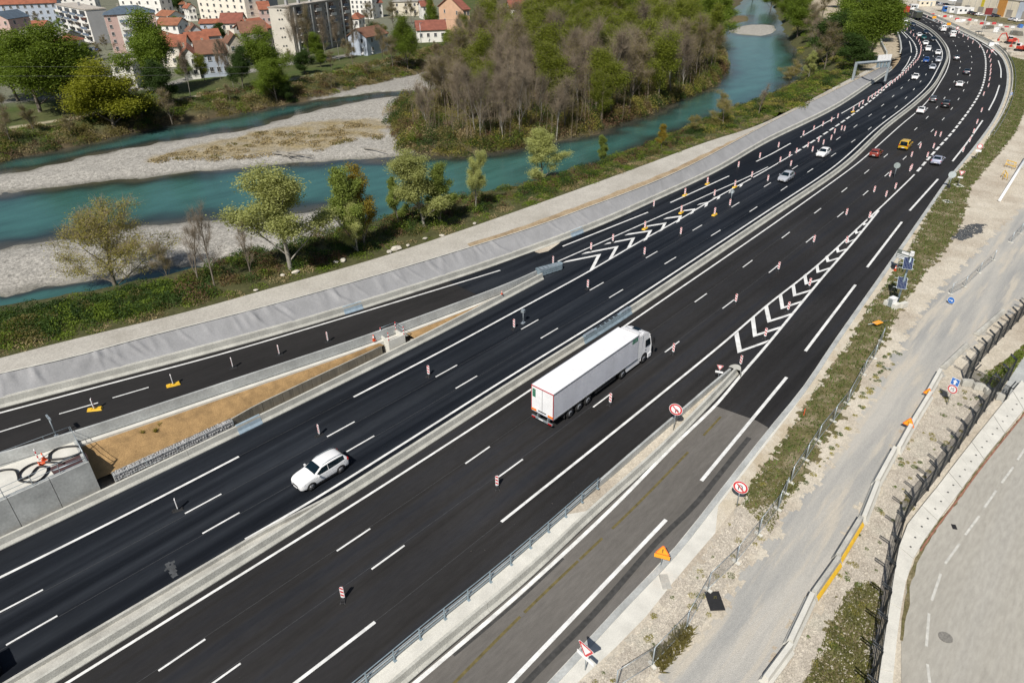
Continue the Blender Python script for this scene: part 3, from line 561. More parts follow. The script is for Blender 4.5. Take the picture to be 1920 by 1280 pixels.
# ================================================================== barriers
def nj(side=1, h=.82, s=1.0): return [(side*o*s, z) for o, z in [(0, 0), (0, .08), (.17, .30), (.22, h), (.42, h), (.44, 0)]]
MAIN_L = LB
tag(obj('barrier_wall', MB().sweep(LB, nj(1)), M['conc']), 'pale concrete safety barrier between the black left carriageway and the brown slope', 'barrier')
tag(obj('barrier_wall', MB().sweep(LEFTB[1:], nj(1, .85)), M['conc']), 'long pale concrete safety barrier at the foot of the grey fabric slope', 'barrier')
dbl = [(-.36, 0), (-.36, .08), (-.19, .30), (-.13, .82), (.13, .82), (.19, .30), (.36, .08), (.36, 0)]
MEDB = offset(MED, -.02)
tag(obj('median_barrier', MB().sweep(np.array([p for p in MED if p[0] > 14.8]), dbl), M['conc']), 'double-sided concrete median barrier curving between the two carriageways', 'barrier')
mr = line([(-60, 1382), (107, 1278), (296, 1160), (480, 1044), (545, 1003), (600, 967)], 0, 1.5, 2)
def medp(x, o): i = int(np.argmin(np.abs(MED[:, 0]-x))); return offset(MED, o)[i]
mr = smooth(resample([p for p in mr if p[0] < 14]+[medp(16, -.37), medp(18, -.36)], 1.0), 2)
tag(obj('median_barrier', MB().sweep(mr, nj(1, .812)), M['conc']), 'concrete median barrier facing the white truck lanes, near end, beside the concrete-filled strip', 'barrier')
ml = line([(-80, 1329), (0, 1280), (290, 1110), (480, 998), (500, 986)], .82, 1.5, 2); ml[:, 2] = 0
ml = offset(ml, .2); ml = smooth(resample([p for p in ml if p[0] < 11.5]+[medp(15, .48), medp(18, .36)], 1.0), 3)
tag(obj('median_barrier', MB().sweep(ml, nj(-1, .804)), M['conc_old']), 'concrete median barrier facing the white car lanes, near end, beside the concrete-filled strip', 'barrier')
a, c = resn(offset(ml, -.3), 30), resn(offset(mr, .3), 30); a[:, 2] = .50; c[:, 2] = .50
tag(obj('median_fill', MB().ribbon(a, c), M['conc_old']), kind='structure')
# right: wall along the carriageway, barrier along the slip road, fill between
wt = line([(420, 1480), (600, 1334), (666, 1281), (727, 1231), (796, 1173), (880, 1107), (960, 1041), (1050, 963), (1180, 849), (1274, 769), (1345, 708), (1368, 690)], .82, 1.5, 2); wt[:, 2] = 0
tag(obj('barrier_wall', MB().sweep(wt, [(.3, 0), (.3, .08), (.1, .3), (0, .82), (-.2, .82), (-.22, 0)]), M['conc_side']), 'narrow concrete wall carrying the steel handrail beside the truck carriageway', 'barrier')
rb = line([(540, 1480), (762, 1282), (880, 1181), (1000, 1079), (1118, 966), (1235, 860), (1320, 772), (1360, 730), (1385, 702)], 0, 1.5, 2)
tag(obj('barrier_wall', MB().sweep(rb, nj(1, .82)), M['conc']), 'pale concrete barrier along the old grey slip road, joined with gaps', 'barrier')
a, c = resn(offset(wt, -.2), 60), resn(offset(rb, .42), 60)
for i in range(60):
    t = i/59; h = .55 if t < .5 else .55-.40*min(1, (t-.5)/.12); a[i, 2] = c[i, 2] = h
cutk = 31
tag(obj('median_fill', MB().ribbon(a[:cutk], c[:cutk]), M['conc_white']), kind='structure')
tag(obj('earth_strip', MB().ribbon(a[cutk-1:], c[cutk-1:]), M['dirt']), kind='structure')
nb = MB(); e1, e2 = wt[-1], rb[-1]; ctr = (e1+e2)/2; rr = np.linalg.norm((e1-e2)[:2])/2+.22; t_ = (rb[-1]-rb[-4]); t_ = t_/np.linalg.norm(t_); n__ = np.array([-t_[1], t_[0], 0])
pr = []
for k in range(13):
    th = -math.pi/2+math.pi*k/12; pr.append((math.cos(th)*1.25, math.sin(th)*rr))
lo = [ctr+t_*(p[0]-.1)+n__*p[1] for p in pr]; hi = [ctr+t_*(p[0]*.72-.1)+n__*p[1]*.8 for p in pr]
vs2 = [(p[0], p[1], 0) for p in lo]+[(p[0], p[1], .80) for p in hi]
nb.add(vs2, [(k, k+1, 14+k, 13+k) for k in range(12)]+[tuple(range(13, 26))])
tag(obj('barrier_end', nb, M['conc']), 'rounded concrete barrier nose ahead of the white arrow markings', 'barrier')
# joints on the near barriers: thin dark saw cuts, pieces of those barriers
def post_line(P, step, f, s0=.5):
    s = s0
    while s < plen(P): q_ = cut(P, s, min(s+.4, plen(P)), 2); f(q_[0], math.atan2(q_[1][1]-q_[0][1], q_[1][0]-q_[0][0])); s += step
jm = MB().sweep(np.array([(0, 0, 0), (.035, 0, 0)]), [(o-.006 if o < .3 else o+.006, z+.006 if z > 0 else z) for o, z in nj(1, .82)]).mesh('joint', M['conc_old'])
def joints(P, par, step, s0):
    def f(p, a): o = link('joint', jm, par); o.location = p; o.rotation_euler[2] = a
    post_line(P, step, f, s0)
bw = [o for o in COL.objects if o.name.startswith('barrier_wall')]
joints(rb, bw[3], 6.0, 3.0); joints(LB, bw[0], 9.0, 4.0)
# steel handrail on the wall
rl = offset(wt, -.32); rl = np.array([p for p in rl if p[0] < G(1128, 905)[0]]); rl[:, 2] = .55
rail = thing('handrail', 'blue-grey steel handrail with posts on the concrete strip', 'railing', tuple(rl[0]))
o_ = rl[0]
pm = MB().box((0, 0, .5), (.07, .07, 1.0)).box((0, -.06, .02), (.2, .2, .03)).mesh('post', M['steelblue'])
def f(p, a): o = link('post', pm, rail); o.location = Vector(p)-Vector(o_); o.rotation_euler[2] = a
post_line(rl, 2.05, f)
for h, r in ((1.02, .035), (.62, .025), (.30, .025)):
    P = rl.copy(); P[:, 2] += h; obj('rail', MB().tube([tuple(x-o_) for x in P], r, 5), M['steelblue'], rail)
# steel transition plates
def plate(P, s0, s1, prof, name, label, mt):
    return tag(obj(name, MB().sweep(cut(P, s0, s1, 4), prof), mt), label, 'steel cover')
def grow(p, g=.035): return [(o+(-g if o < .2 else g), z+(g if z > .5 else 0)) for o, z in p]
for P, (u, v), ln, lab in [(LB, (503, 812), 2.3, 'pale blue steel cover plate on the barrier beside the brown slope'), (LEFTB, (675, 582), 2.4, 'pale blue steel cover plate on the barrier beside the slip road bend'), (LEFTB, (1083, 440), 2.6, 'pale blue steel cover plate on the barrier opposite the arrow markings')]:
    s = where(P, u, v, zr(G(u, v)[0]) if P is LEFTB else 0); plate(P, s-ln/2, s+ln/2, grow(nj(1, .85)), 'cover_plate', lab, M['blueplate'])
s = where(MED, 1140, 614); tr = thing('median_gate', 'long grey steel gate section in the concrete median beside the truck', 'barrier gate', tuple(cut(MED, s-4.6, s+4.6, 2)[0]))
o_ = cut(MED, s-4.6, s+4.6, 2)[0]
gd = [(p[0]*1.12, p[1]*1.03) for p in dbl]
obj('casing', MB().sweep(cut(MED, s-4.6, s+4.6, 6), gd).shift(o_), M['steelblue'], tr)
for a, c in ((-4.3, -2.6), (2.6, 4.3)): obj('cap_plate', MB().sweep(cut(MED, s+a, s+c, 3), [(-.17, .83), (-.17, .90), (.17, .90), (.17, .83)]).shift(o_), M['galv'], tr)
for k in range(5): obj('slot', MB().sweep(cut(MED, s-2.1+k*.85, s-1.45+k*.85, 2), [(-.11, .80), (-.11, .853), (.11, .853), (.11, .80)]).shift(o_), M['dark'], tr)
# crash cushion at the split of the slip road
c0, c1 = G(1009, 517), G(1052, 504); ang = math.atan2(c1[1]-c0[1], c1[0]-c0[0]); ln = np.linalg.norm((c1-c0)[:2])
at_ = thing('crash_cushion', 'blue-grey steel crash cushion at the tip of the slip road barriers', 'crash cushion', tuple(c0), ang)
for i in range(6):
    x = .2+i*(ln-.5)/5; obj('diaphragm', MB().box((x, 0, .45), (.07, .98-.04*i, .84)), M['steelblue'], at_)
for sg in (-1, 1):
    for z in (.25, .52, .79):
        w0, w1 = .55, .42
        obj('side_rail', MB().hexa([(0, sg*w0, z-.1), (ln-.3, sg*w1, z-.1), (ln-.3, sg*(w1+.06), z-.1), (0, sg*(w0+.06), z-.1)], [(0, sg*w0, z+.1), (ln-.3, sg*w1, z+.1), (ln-.3, sg*(w1+.06), z+.1), (0, sg*(w0+.06), z+.1)]), M['steelblue'], at_)
nose = [(ln-.3+.45*math.cos(t), .47*math.sin(t)) for t in [(-.5+k/10)*math.pi for k in range(11)]]
obj('nose', MB().prism(nose, .12, .92), M['steelblue'], at_)
for k in range(5): obj('top_plate', MB().box((.55+k*(ln-1.0)/4.4, 0, .885), ((ln-1)/6.5, .8, .03)), M['galv'], at_)

# ================================================================== levee: path, tan strip, fabric slope
a, c = resn(PO, 140), resn(TT, 140); a = smooth(a, 2)
struct('levee_path', MB().ribbon(a, c), M['levee'], False)
t1 = c.copy(); t2 = c*.78+a*.22; t1[:, 2] += .012; t2[:, 2] += .012
r_ = np.random.default_rng(5); t2[:, :2] += r_.normal(0, .12, (140, 2)); k0 = 34
tag(obj('earth_strip', MB().ribbon(t2[k0:], t1[k0:]), M['tan'], None, False), kind='structure')
# fabric slope with folds
bt = offset(LEFTB[1:], .43); bt[:, 2] += .80
nseg = 1300; A_, B_ = resn(bt, nseg), resn(np.array([p for p in TT if p[0] > bt[0][0]-1]), nseg); rows = 9; vsx = []; fsx = []
rf = np.random.default_rng(8); fold_x = np.concatenate([rf.uniform(-30, 60, 120), rf.uniform(60, 230, 110)]); fold_d = rf.normal(0, 1.1, 230); fold_w = rf.uniform(.10, .26, 230); fold_h = rf.uniform(.05, .15, 230)*np.where(fold_x < 60, 1, .6); fold_t = rf.uniform(-.2, .5, 230)
for j in range(rows):
    t = j/(rows-1); P = A_*(1-t)+B_*t; dx_ = (P[:, 0][:, None]-(fold_x+fold_d*(1-t)**1.6)[None, :])/fold_w[None, :]
    up_ = (np.exp(-dx_**2)*(fold_h*np.clip((t-fold_t)*3, 0, 1))[None, :]).sum(1)*min(1, (1-t)*6+.15)-.10*math.sin(math.pi*t)*(.6+.4*np.sin(P[:, 0]*.8))
    vsx += [p for p in P+up_[:, None]*np.array([0, -.6, .75])[None, :]]
for j in range(rows-1):
    for i in range(nseg-1): fsx.append((j*nseg+i, j*nseg+i+1, (j+1)*nseg+i+1, (j+1)*nseg+i))
struct('fabric_slope', MB().add(vsx, fsx, True), M['textile'], False)
eA, eB = A_[-1], B_[-1]
tag(obj('end_wall', MB().hexa([(eA[0], eA[1], -.5), (eA[0]+.4, eA[1], -.5), (eB[0]+.4, eB[1]+2, -.5), (eB[0], eB[1]+2, -.5)], [(eA[0], eA[1], .85), (eA[0]+.4, eA[1], .85), (eB[0]+.4, eB[1]+2, eB[2]+.1), (eB[0], eB[1]+2, eB[2]+.1)]), M['conc_side']), 'concrete end wall closing the fabric slope at the gantry', 'wall')
struct('bend_apron', MB().sheet([(p[0], p[1], .004) for p in [eA+np.array((-2, .1, 0))]+[q_ for q_ in FARLEFT[1:14]]]+[(eB[0]+26, eB[1]+22, .004), (eB[0], eB[1]+3, .004), (eB[0]-1, eB[1], .004)]), M['tan'], False)
hem = offset(np.array([p for p in TT]), -.05); hem[:, 2] += .06
tag(obj('fabric_hem', MB().tube([tuple(p) for p in hem[::1]], .055, 5), M['conc_white']), 'pale rolled hem along the top of the grey fabric slope', 'hem')
lw = offset(LEFTB[1:], .46); lw[:, 2] += .85
tag(obj('barrier_kerb', MB().sweep(lw, [(0, -.1), (0, .03), (.14, .03), (.14, -.1)]), M['conc_white']), 'thin white kerb on top of the barrier below the grey fabric', 'kerb')
# ================================================================== slip road wall, brown slope, gabions, board wall
rw = lineZ(rampR_px, 0.0, 2.0); rw = np.array([p for p in rw])
tag(obj('parapet_wall', MB().sweep(offset(rw, .02), [(.02, -.3), (.10, .95), (.32, .95), (.36, -.3)]), M['conc_side']), 'plain grey concrete parapet between the slip road and the brown slope', 'parapet')
led = np.array([p for p in rw if p[0] > 3]); 
ledge = tag(obj('parapet_ledge', MB().sweep(offset(led, 0), [(.02, -.5), (.02, -.05), (-.42, -.05), (-.42, -.5)]), M['conc_white']), 'white concrete ledge running below the grey parapet', 'ledge')
def slopegrid(up, lo, n, rows, name, mt, amp, seed, bulge=.25):
    A, B = resn(up, n), resn(lo, n); vs_ = []; fs = []; r = np.random.default_rng(seed)
    for j in range(rows):
        t = j/(rows-1)
        for i in range(n): p = A[i]*(1-t)+B[i]*t; p = p+np.array([0, 0, bulge*math.sin(math.pi*t)+r.normal(0, amp)*math.sin(math.pi*t)]); vs_.append(p)
    for j in range(rows-1):
        for i in range(n-1): fs.append((j*n+i, j*n+i+1, (j+1)*n+i+1, (j+1)*n+i))
    return struct(name, MB().add(vs_, fs, True), mt, False)
lo_ = [np.array((p[0], p[1], p[2])) for p in GP([(150, 912), (210, 886), (432, 785), (480, 760), (600, 703), (720, 647)], 1.0)]
up_ = [p for p in offset(np.array([p for p in rw if 3.2 < p[0] < 34]), -.38, -.25)]
slopegrid(up_, lo_, 70, 12, 'brown_slope', M['hessian'], .035, 3)
slopegrid([p for p in offset(np.array([p for p in rw if 36 < p[0] < 54]), -.36, -.2)], [np.array((p[0], p[1]+.5, .75)) for p in LB if 36.5 < p[0] < 54], 40, 5, 'brown_wedge', M['hessian'], .03, 4, .1)
g0, g1 = G(211, 889, 1.0), G(434, 787, 1.0); d_ = (g1-g0); gl = np.linalg.norm(d_[:2]); ga = math.atan2(d_[1], d_[0])
gab = thing('gabion_wall', 'gabion wall of grey stones in wire baskets below the brown slope', 'gabion wall', (g0[0], g0[1], 0), ga)
stm = []
for k in range(6):
    bm = bmesh.new(); bmesh.ops.create_icosphere(bm, subdivisions=1, radius=.12); r = np.random.default_rng(k)
    for v in bm.verts: v.co *= 1+r.normal(0, .16); v.co.z *= .8
    mm_ = bpy.data.meshes.new('stone'); bm.to_mesh(mm_); bm.free(); mm_.materials.append(M['stone']); stm.append(mm_)
obj('stone_core', MB().box((gl/2, .03, .49), (gl, .44, .96)), M['stone'], gab)
rs_ = random.Random(4); cnt = 0; x = .1
rest = MB()
while x < gl:
    for (yy, z) in [(-.16, .18), (-.17, .42), (-.16, .66), (-.13, .9), (.05, .97), (.2, .96)]:
        if cnt < 295:
            o = link('stone', stm[cnt % 6], gab); o.location = (x+rs_.uniform(-.05, .05), yy+rs_.uniform(-.03, .03), z+rs_.uniform(-.04, .04)); o.rotation_euler = (rs_.uniform(0, 6), rs_.uniform(0, 6), rs_.uniform(0, 6)); s = rs_.uniform(.8, 1.15); o.scale = (s, s, s)
        else:
            me0 = stm[cnt % 6]; b_ = Vector((x+rs_.uniform(-.05, .05), yy, z)); rest.add([v.co+b_ for v in me0.vertices], [tuple(p.vertices) for p in me0.polygons])
        cnt += 1
    x += .2
if rest.f: tag(obj('stone_fill', rest, M['stone'], gab), kind='stuff')
for k in range(5): obj('basket_frame', MB().tube([(gl*k/4, -.27, .05), (gl*k/4, -.27, 1.03), (gl*k/4, .25, 1.05)], .02, 4), M['galv'], gab)
for yy, z in ((-.27, 1.03), (-.28, .5), (.25, 1.05)): obj('basket_wire', MB().tube([(0, yy, z), (gl, yy, z)], .014, 4), M['galv'], gab)
bl0 = [g1, G(480, 761, 1.0), G(600, 704, 1.0), G(716, 650, 1.0)]; bl = resample(bl0, 1.1); bl[:, 2] = 0
bo = thing('board_wall', 'weathered grey board wall holding the brown slope beyond the gabions', 'retaining wall', tuple(bl[0]))
for i in range(len(bl)-1):
    p, q_ = bl[i], bl[i+1]; mid = (p+q_)/2-bl[0]; L_ = np.linalg.norm((q_-p)[:2]); obj('board', MB().box((mid[0], mid[1], .52), (L_-.03, .07, 1.04+.03*(i % 3)), math.atan2(q_[1]-p[1], q_[0]-p[0])), M['timber'], bo)
obj('cap', MB().tube([tuple(p-bl[0]+np.array((0, .04, 1.09))) for p in bl], .05, 4), M['conc_old'], bo)
M['sand'] = ground_mat('sandy_shoulder', (.50, .44, .34), (.56, .51, .42), .6, (.45, .38, .28), .12, 12.0, .4)
# ================================================================== verge, service road, walls on the right
apron_px = [(860, 1500), (1080, 1280), (1210, 1162), (1262, 1085), (1312, 1035), (1372, 960), (1440, 868), (1477, 812), (1522, 737), (1592, 640), (1625, 579), (1660, 532), (1715, 447), (1752, 379), (1786, 331), (1840, 280), (1882, 212), (1899, 175), (1897, 130), (1886, 104), (1866, 86), (1830, 66), (1785, 45), (1745, 27), (1700, 10)]
AP = line(apron_px, -.01)
a, c = resn(offset(OUTER, .02), 150), resn(AP, 150); a[:, 2] = .012; c[:, 2] = -.02
k_ = int(np.argmin(np.abs(a[:, 0]-G(1372, 960)[0]))); mid = a*.62+c*.38
struct('concrete_apron', MB().ribbon(a[:k_+1], c[:k_+1]).ribbon(a[k_:], mid[k_:]), M['conc_white'], False)
struct('sandy_shoulder', MB().ribbon(mid[k_:], c[k_:]), M['sand'], False)
gut = offset(OUTER, -.25); 
struct('gutter_kerb', MB().sweep(np.array([p for p in gut if p[0] > 8]), [(-.22, -.05), (-.22, .055), (.24, .02), (.24, -.05)]), M['conc_side'], False)
verge_px = [(1392, 945), (1405, 905), (1440, 864), (1477, 812), (1522, 737), (1592, 640), (1625, 579), (1660, 532), (1715, 447), (1752, 379), (1786, 331), (1840, 280), (1882, 212), (1899, 175), (1897, 130), (1886, 104), (1930, 115), (1945, 160), (1925, 200), (1903, 250), (1862, 300), (1822, 350), (1802, 420), (1770, 470), (1735, 512), (1702, 560), (1682, 592), (1660, 640), (1622, 690), (1602, 740), (1570, 790), (1532, 850), (1502, 905), (1465, 938), (1420, 955)]
gridpatch('grass_verge', verge_px, .014, M['vergesoil'], .7, .3, 2)
serv_px = [(1080, 1420), (1215, 1290), (1318, 1182), (1420, 1042), (1482, 960), (1542, 888), (1602, 800), (1642, 730), (1682, 660), (1722, 592), (1782, 522), (1852, 450), (1960, 350), (1985, 520), (1920, 562), (1842, 630), (1792, 680), (1742, 738), (1702, 808), (1642, 925), (1602, 982), (1542, 1098), (1480, 1195), (1420, 1290), (1330, 1420)]
gridpatch('service_road', serv_px, -.045, M['service'], .8, .25, 3)
gridpatch('stony_verge', [(1030, 1420), (1090, 1285), (1215, 1165), (1265, 1090), (1318, 1040), (1378, 960), (1440, 872), (1478, 912), (1470, 955), (1410, 1045), (1312, 1180), (1205, 1290), (1090, 1410)], -.040, M['stones'], .4, .35, 4)
gridpatch('stony_strip', [(1440, 1300), (1490, 1195), (1550, 1100), (1610, 985), (1650, 915), (1720, 800), (1770, 705), (1800, 710), (1900, 680), (1850, 770), (1780, 860), (1700, 965), (1680, 1010), (1665, 1090), (1645, 1200), (1630, 1300)], -.038, M['stones'], .4, .35, 5)
gridpatch('weedy_patch', [(1500, 1300), (1530, 1230), (1565, 1150), (1590, 1105), (1640, 1090), (1655, 1110), (1640, 1200), (1628, 1300)], -.030, M['vergesoil'], .7, .22, 6)
gridpatch('puddle_mud', [(1785, 435), (1815, 420), (1850, 418), (1845, 435), (1810, 450), (1785, 448)], -.030, M['scuff'], .5, .25, 7)
# the pale road at the lower corner
grey_px = [(1660, 1420), (1690, 1280), (1690, 1180), (1700, 1100), (1716, 1050), (1746, 1000), (1802, 925), (1852, 855), (1920, 775), (2010, 665), (2260, 700), (2300, 1000), (2200, 1420)]
GR = patch('side_road', grey_px, -.022, M['asph_far'], 0)
for p, q_ in [((1922, 840), (1908, 862)), ((1900, 875), (1878, 905)), ((1868, 919), (1846, 951)), ((1836, 967), (1810, 1002)), ((1799, 1019), (1772, 1056)), ((1764, 1075), (1747, 1125)), ((1742, 1149), (1737, 1211)), ((1739, 1244), (1746, 1300))]:
    mark(GR, 'lane_dash', resample([G(*p, -.022), G(*q_, -.022)], 1), .16, M['paint_grey'], .006)
M['manhole'] = mat('iron_cover', (.20, .19, .17), .7, var=.2, fine=.3, fscale=12)
mh = MB(); cc = G(1773, 1194, -.010); mh.disc(cc, .42, 'z', .02, 24); obj('manhole_cover', mh, M['manhole'], GR)
mh = MB(); mh.box(G(1789, 987, -.012), (.5, .32, .02), .5); obj('drain_grate', mh, M['dark'], GR)
patch('pavement_corner', [(1872, 742), (1925, 660), (2010, 600), (2030, 670), (1945, 745), (1895, 780)], -.016, M['conc_side'], 0)
patch('grass_strip', [(1836, 712), (1930, 640), (1990, 590), (2010, 600), (1925, 662), (1868, 742)], -.018, M['vergesoil'], .12, .6, 8)
patch('kerb_weeds', [(1702, 1085), (1716, 1046), (1746, 997), (1802, 921), (1852, 851), (1925, 768), (1920, 776), (1852, 858), (1803, 929), (1748, 1005), (1720, 1055), (1706, 1100), (1695, 1200), (1688, 1200)], -.014, M['vergesoil'], .05, .6, 9)
# concrete block strip with holes, red edge
bs_in = line([(1640, 1330), (1655, 1200), (1668, 1110), (1684, 1030), (1700, 985), (1745, 930), (1810, 845), (1862, 780), (1915, 715)], 0, 1.0, 1)
bs_out = line([(1668, 1330), (1680, 1200), (1692, 1120), (1706, 1060), (1738, 1005), (1790, 935), (1842, 865), (1890, 805), (1935, 750)], 0, 1.0, 1)
blk = thing('concrete_block_row', 'row of pale concrete blocks with lifting holes at the foot of the dark mesh fence', 'concrete blocks', tuple(bs_in[0]))
a, c = resn(bs_in, 17), resn(bs_out, 17)
for i in range(16):
    p = [a[i], a[i+1]*.985+a[i]*.015, c[i+1]*.985+c[i]*.015, c[i]]; p = [x-bs_in[0] for x in p]
    b_ = obj('block', MB().hexa([(x[0], x[1], -.05) for x in p], [(x[0], x[1], .20+.02*(i % 2)) for x in p]), M['conc_white'], blk)
    if i > 4:
        for t in (.3, .75):
            q_ = (p[0]*(1-t)+p[1]*t)*.42+(p[3]*(1-t)+p[2]*t)*.58; obj('lifting_hole', MB().disc((q_[0], q_[1], .222), .075, 'z', .01, 10), M['dark'], b_)
M['redband'] = mat('faded_red_band', (.26, .12, .08), .8, var=.4, scale=2)
RE = offset(line([(1680, 1330), (1686, 1200), (1697, 1120), (1711, 1060), (1742, 1008), (1795, 937), (1847, 867), (1895, 807), (1940, 752)], .0, 1, 1), 0)
struct('red_edge', MB().sweep(RE[len(RE)//3:], [(-.055, -.05), (-.055, .03), (.055, .03), (.055, -.05)]), M['redband'], False)
# ------------------------------------------------------------------ mesh fences
M['mesh'] = None
def mesh_mat(name, col, dens, gap, metal=.3):
    m = bpy.data.materials.new(name); m.use_nodes = True; nt = m.node_tree; N = nt.nodes; L = nt.links; b = N['Principled BSDF']; b.inputs['Base Color'].default_value = (*col, 1); b.inputs['Metallic'].default_value = metal; b.inputs['Roughness'].default_value = .5
    tc = N.new('ShaderNodeTexCoord'); br = N.new('ShaderNodeTexBrick'); br.offset = 0; br.inputs['Color1'].default_value = (0, 0, 0, 1); br.inputs['Color2'].default_value = (0, 0, 0, 1); br.inputs['Mortar'].default_value = (1, 1, 1, 1)
    br.inputs['Scale'].default_value = 1.0; br.inputs['Mortar Size'].default_value = gap; br.inputs['Brick Width'].default_value = dens[0]; br.inputs['Row Height'].default_value = dens[1]
    L.new(tc.outputs['UV'], br.inputs['Vector'])
    t = N.new('ShaderNodeBsdfTransparent'); x = N.new('ShaderNodeMixShader'); L.new(br.outputs['Color'], x.inputs[0]); L.new(t.outputs[0], x.inputs[1]); L.new(b.outputs[0], x.inputs[2])
    out = [n for n in N if n.type == 'OUTPUT_MATERIAL'][0]; L.new(x.outputs[0], out.inputs[0]); return m
def mesh_panel(name, w_, h, mt, parent):         # wire panel in the xz plane with uv in metres
    me = bpy.data.meshes.new(name); me.from_pydata([(0, 0, 0), (w_, 0, 0), (w_, 0, h), (0, 0, h)], [], [(0, 1, 2, 3)]); uv = me.uv_layers.new(); 
    for i, c in enumerate([(0, 0), (w_, 0), (w_, h), (0, h)]): uv.data[i].uv = c
    me.materials.append(mt); return link(name, me, parent)
M['mesh_dark'] = mesh_mat('dark_wire_mesh', (.02, .024, .028), (.05, .2), .013)
M['mesh_galv'] = mesh_mat('galvanised_wire_mesh', (.40, .42, .43), (.05, .2), .0042, .5)
M['steel_dark'] = mat('dark_grey_steel', (.028, .033, .038), .5, .2, var=.1)
def tall_fence(P, name, label, h=2.3, step=2.5):
    P = resample(P, step); th = thing(name, label, 'fence', tuple(P[0]))
    pm = MB().box((0, 0, h/2), (.13, .13, h)).tube([(0, 0, h), (-.05, .62, h+.42)], .055, 5).tube([(.24, .0, h-.02), (.19, .62, h+.40)], .055, 5).box((.12, 0, h-.04), (.34, .08, .08)).box((0, 0, .02), (.2, .2, .04)).mesh('post', M['steel_dark'])
    for i, p in enumerate(P):
        d = P[min(i+1, len(P)-1)]-P[max(i-1, 0)]; o = link('post', pm, th); o.location = Vector(p-P[0]); o.rotation_euler[2] = math.atan2(d[1], d[0])
    for i in range(len(P)-1):
        d = P[i+1]-P[i]; o = mesh_panel('mesh_panel', float(np.linalg.norm(d[:2])), h, M['mesh_dark'], th); o.location = Vector(P[i]-P[0])+Vector((0, 0, .05)); o.rotation_euler[2] = math.atan2(d[1], d[0])
        for z in (.08, .65, 1.25, h): obj('rail', MB().tube([tuple(P[i]-P[0]+np.array((0, 0, z))), tuple(P[i+1]-P[0]+np.array((0, 0, z)))], .022, 4), M['steel_dark'], th)
    return th
tall_fence(line([(1626, 1330), (1650, 1175), (1664, 1090), (1680, 1015), (1697, 968), (1740, 918), (1795, 842), (1842, 775), (1890, 712)], .0, 1, 2), 'security_fence', 'dark mesh security fence with forked post tops along the pale side road')
tall_fence(line([(1808, 712), (1842, 672), (1880, 632), (1930, 580), (1980, 530)], .0, 1, 1), 'security_fence', 'dark mesh security fence running beyond the blue and round signs', 2.1, 2.4)
tall_fence(line([(1816, 716), (1850, 735), (1884, 752)], .0, 1, 1), 'security_fence', 'short dark mesh fence return beside the concrete blocks', 1.6, 1.8)
for k, (u, v) in enumerate([(1812, 722), (1834, 729), (1856, 738), (1876, 748)]):
    p = G(u, v); o = obj('concrete_block', MB().box((0, 0, .3), (1.0, .5, .6)).box((0, 0, .63), (.8, .35, .06)), M['conc_old']); o.location = p; o.rotation_euler[2] = R_(-60)
    tag(o, 'weathered concrete block, %s from the blue sign in the short row' % ['nearest', 'second', 'third', 'farthest'][k], 'concrete block', 'blocks under the short fence')
# temporary site fence on feet
def site_fence(pts, label, h=1.75):
    P = [G(*p) for p in pts]; th = thing('site_fence', label, 'fence', tuple(P[0])); foot = MB().box((0, 0, .06), (.62, .22, .12)).mesh('foot', M['conc_white'])
    pm = MB().tube([(0, 0, .05), (0, 0, h)], .045, 6).mesh('post', M['galv'])
    for i, p in enumerate(P):
        d = P[min(i+1, len(P)-1)]-P[max(i-1, 0)]; a = math.atan2(d[1], d[0])
        for me_, nm in ((foot, 'foot'), (pm, 'post')): o = link(nm, me_, th); o.location = Vector(p-P[0]); o.rotation_euler[2] = a+(R_(80) if nm == 'foot' else 0)
    for i in range(len(P)-1):
        d = P[i+1]-P[i]; ln = float(np.linalg.norm(d[:2])); o = mesh_panel('mesh_panel', ln, h-.15, M['mesh_galv'], th); o.location = Vector(P[i]-P[0])+Vector((0, 0, .12)); o.rotation_euler[2] = math.atan2(d[1], d[0])
        for z in (.14, h): obj('rail', MB().tube([tuple(P[i]-P[0]+np.array((0, 0, z))), tuple(P[i+1]-P[0]+np.array((0, 0, z)))], .022, 4), M['galv'], th)
    return th
site_fence([(1155, 1290), (1223, 1247), (1286, 1180), (1327, 1106), (1380, 1054), (1422, 1002), (1458, 955), (1472, 925)], 'galvanised site fence on concrete feet beside the black patch on the gravel')
site_fence([(1482, 905), (1510, 862), (1533, 826), (1562, 790), (1588, 757), (1618, 702), (1638, 672), (1652, 640)], 'galvanised site fence on concrete feet along the green verge')
site_fence([(1782, 552), (1808, 538), (1835, 512), (1862, 488)], 'galvanised site fence panels standing loose by the round blue arrow sign', 1.5)
site_fence([(1895, 455), (1912, 438), (1930, 420)], 'galvanised site fence panel at the edge of the frame near the puddle', 1.6)
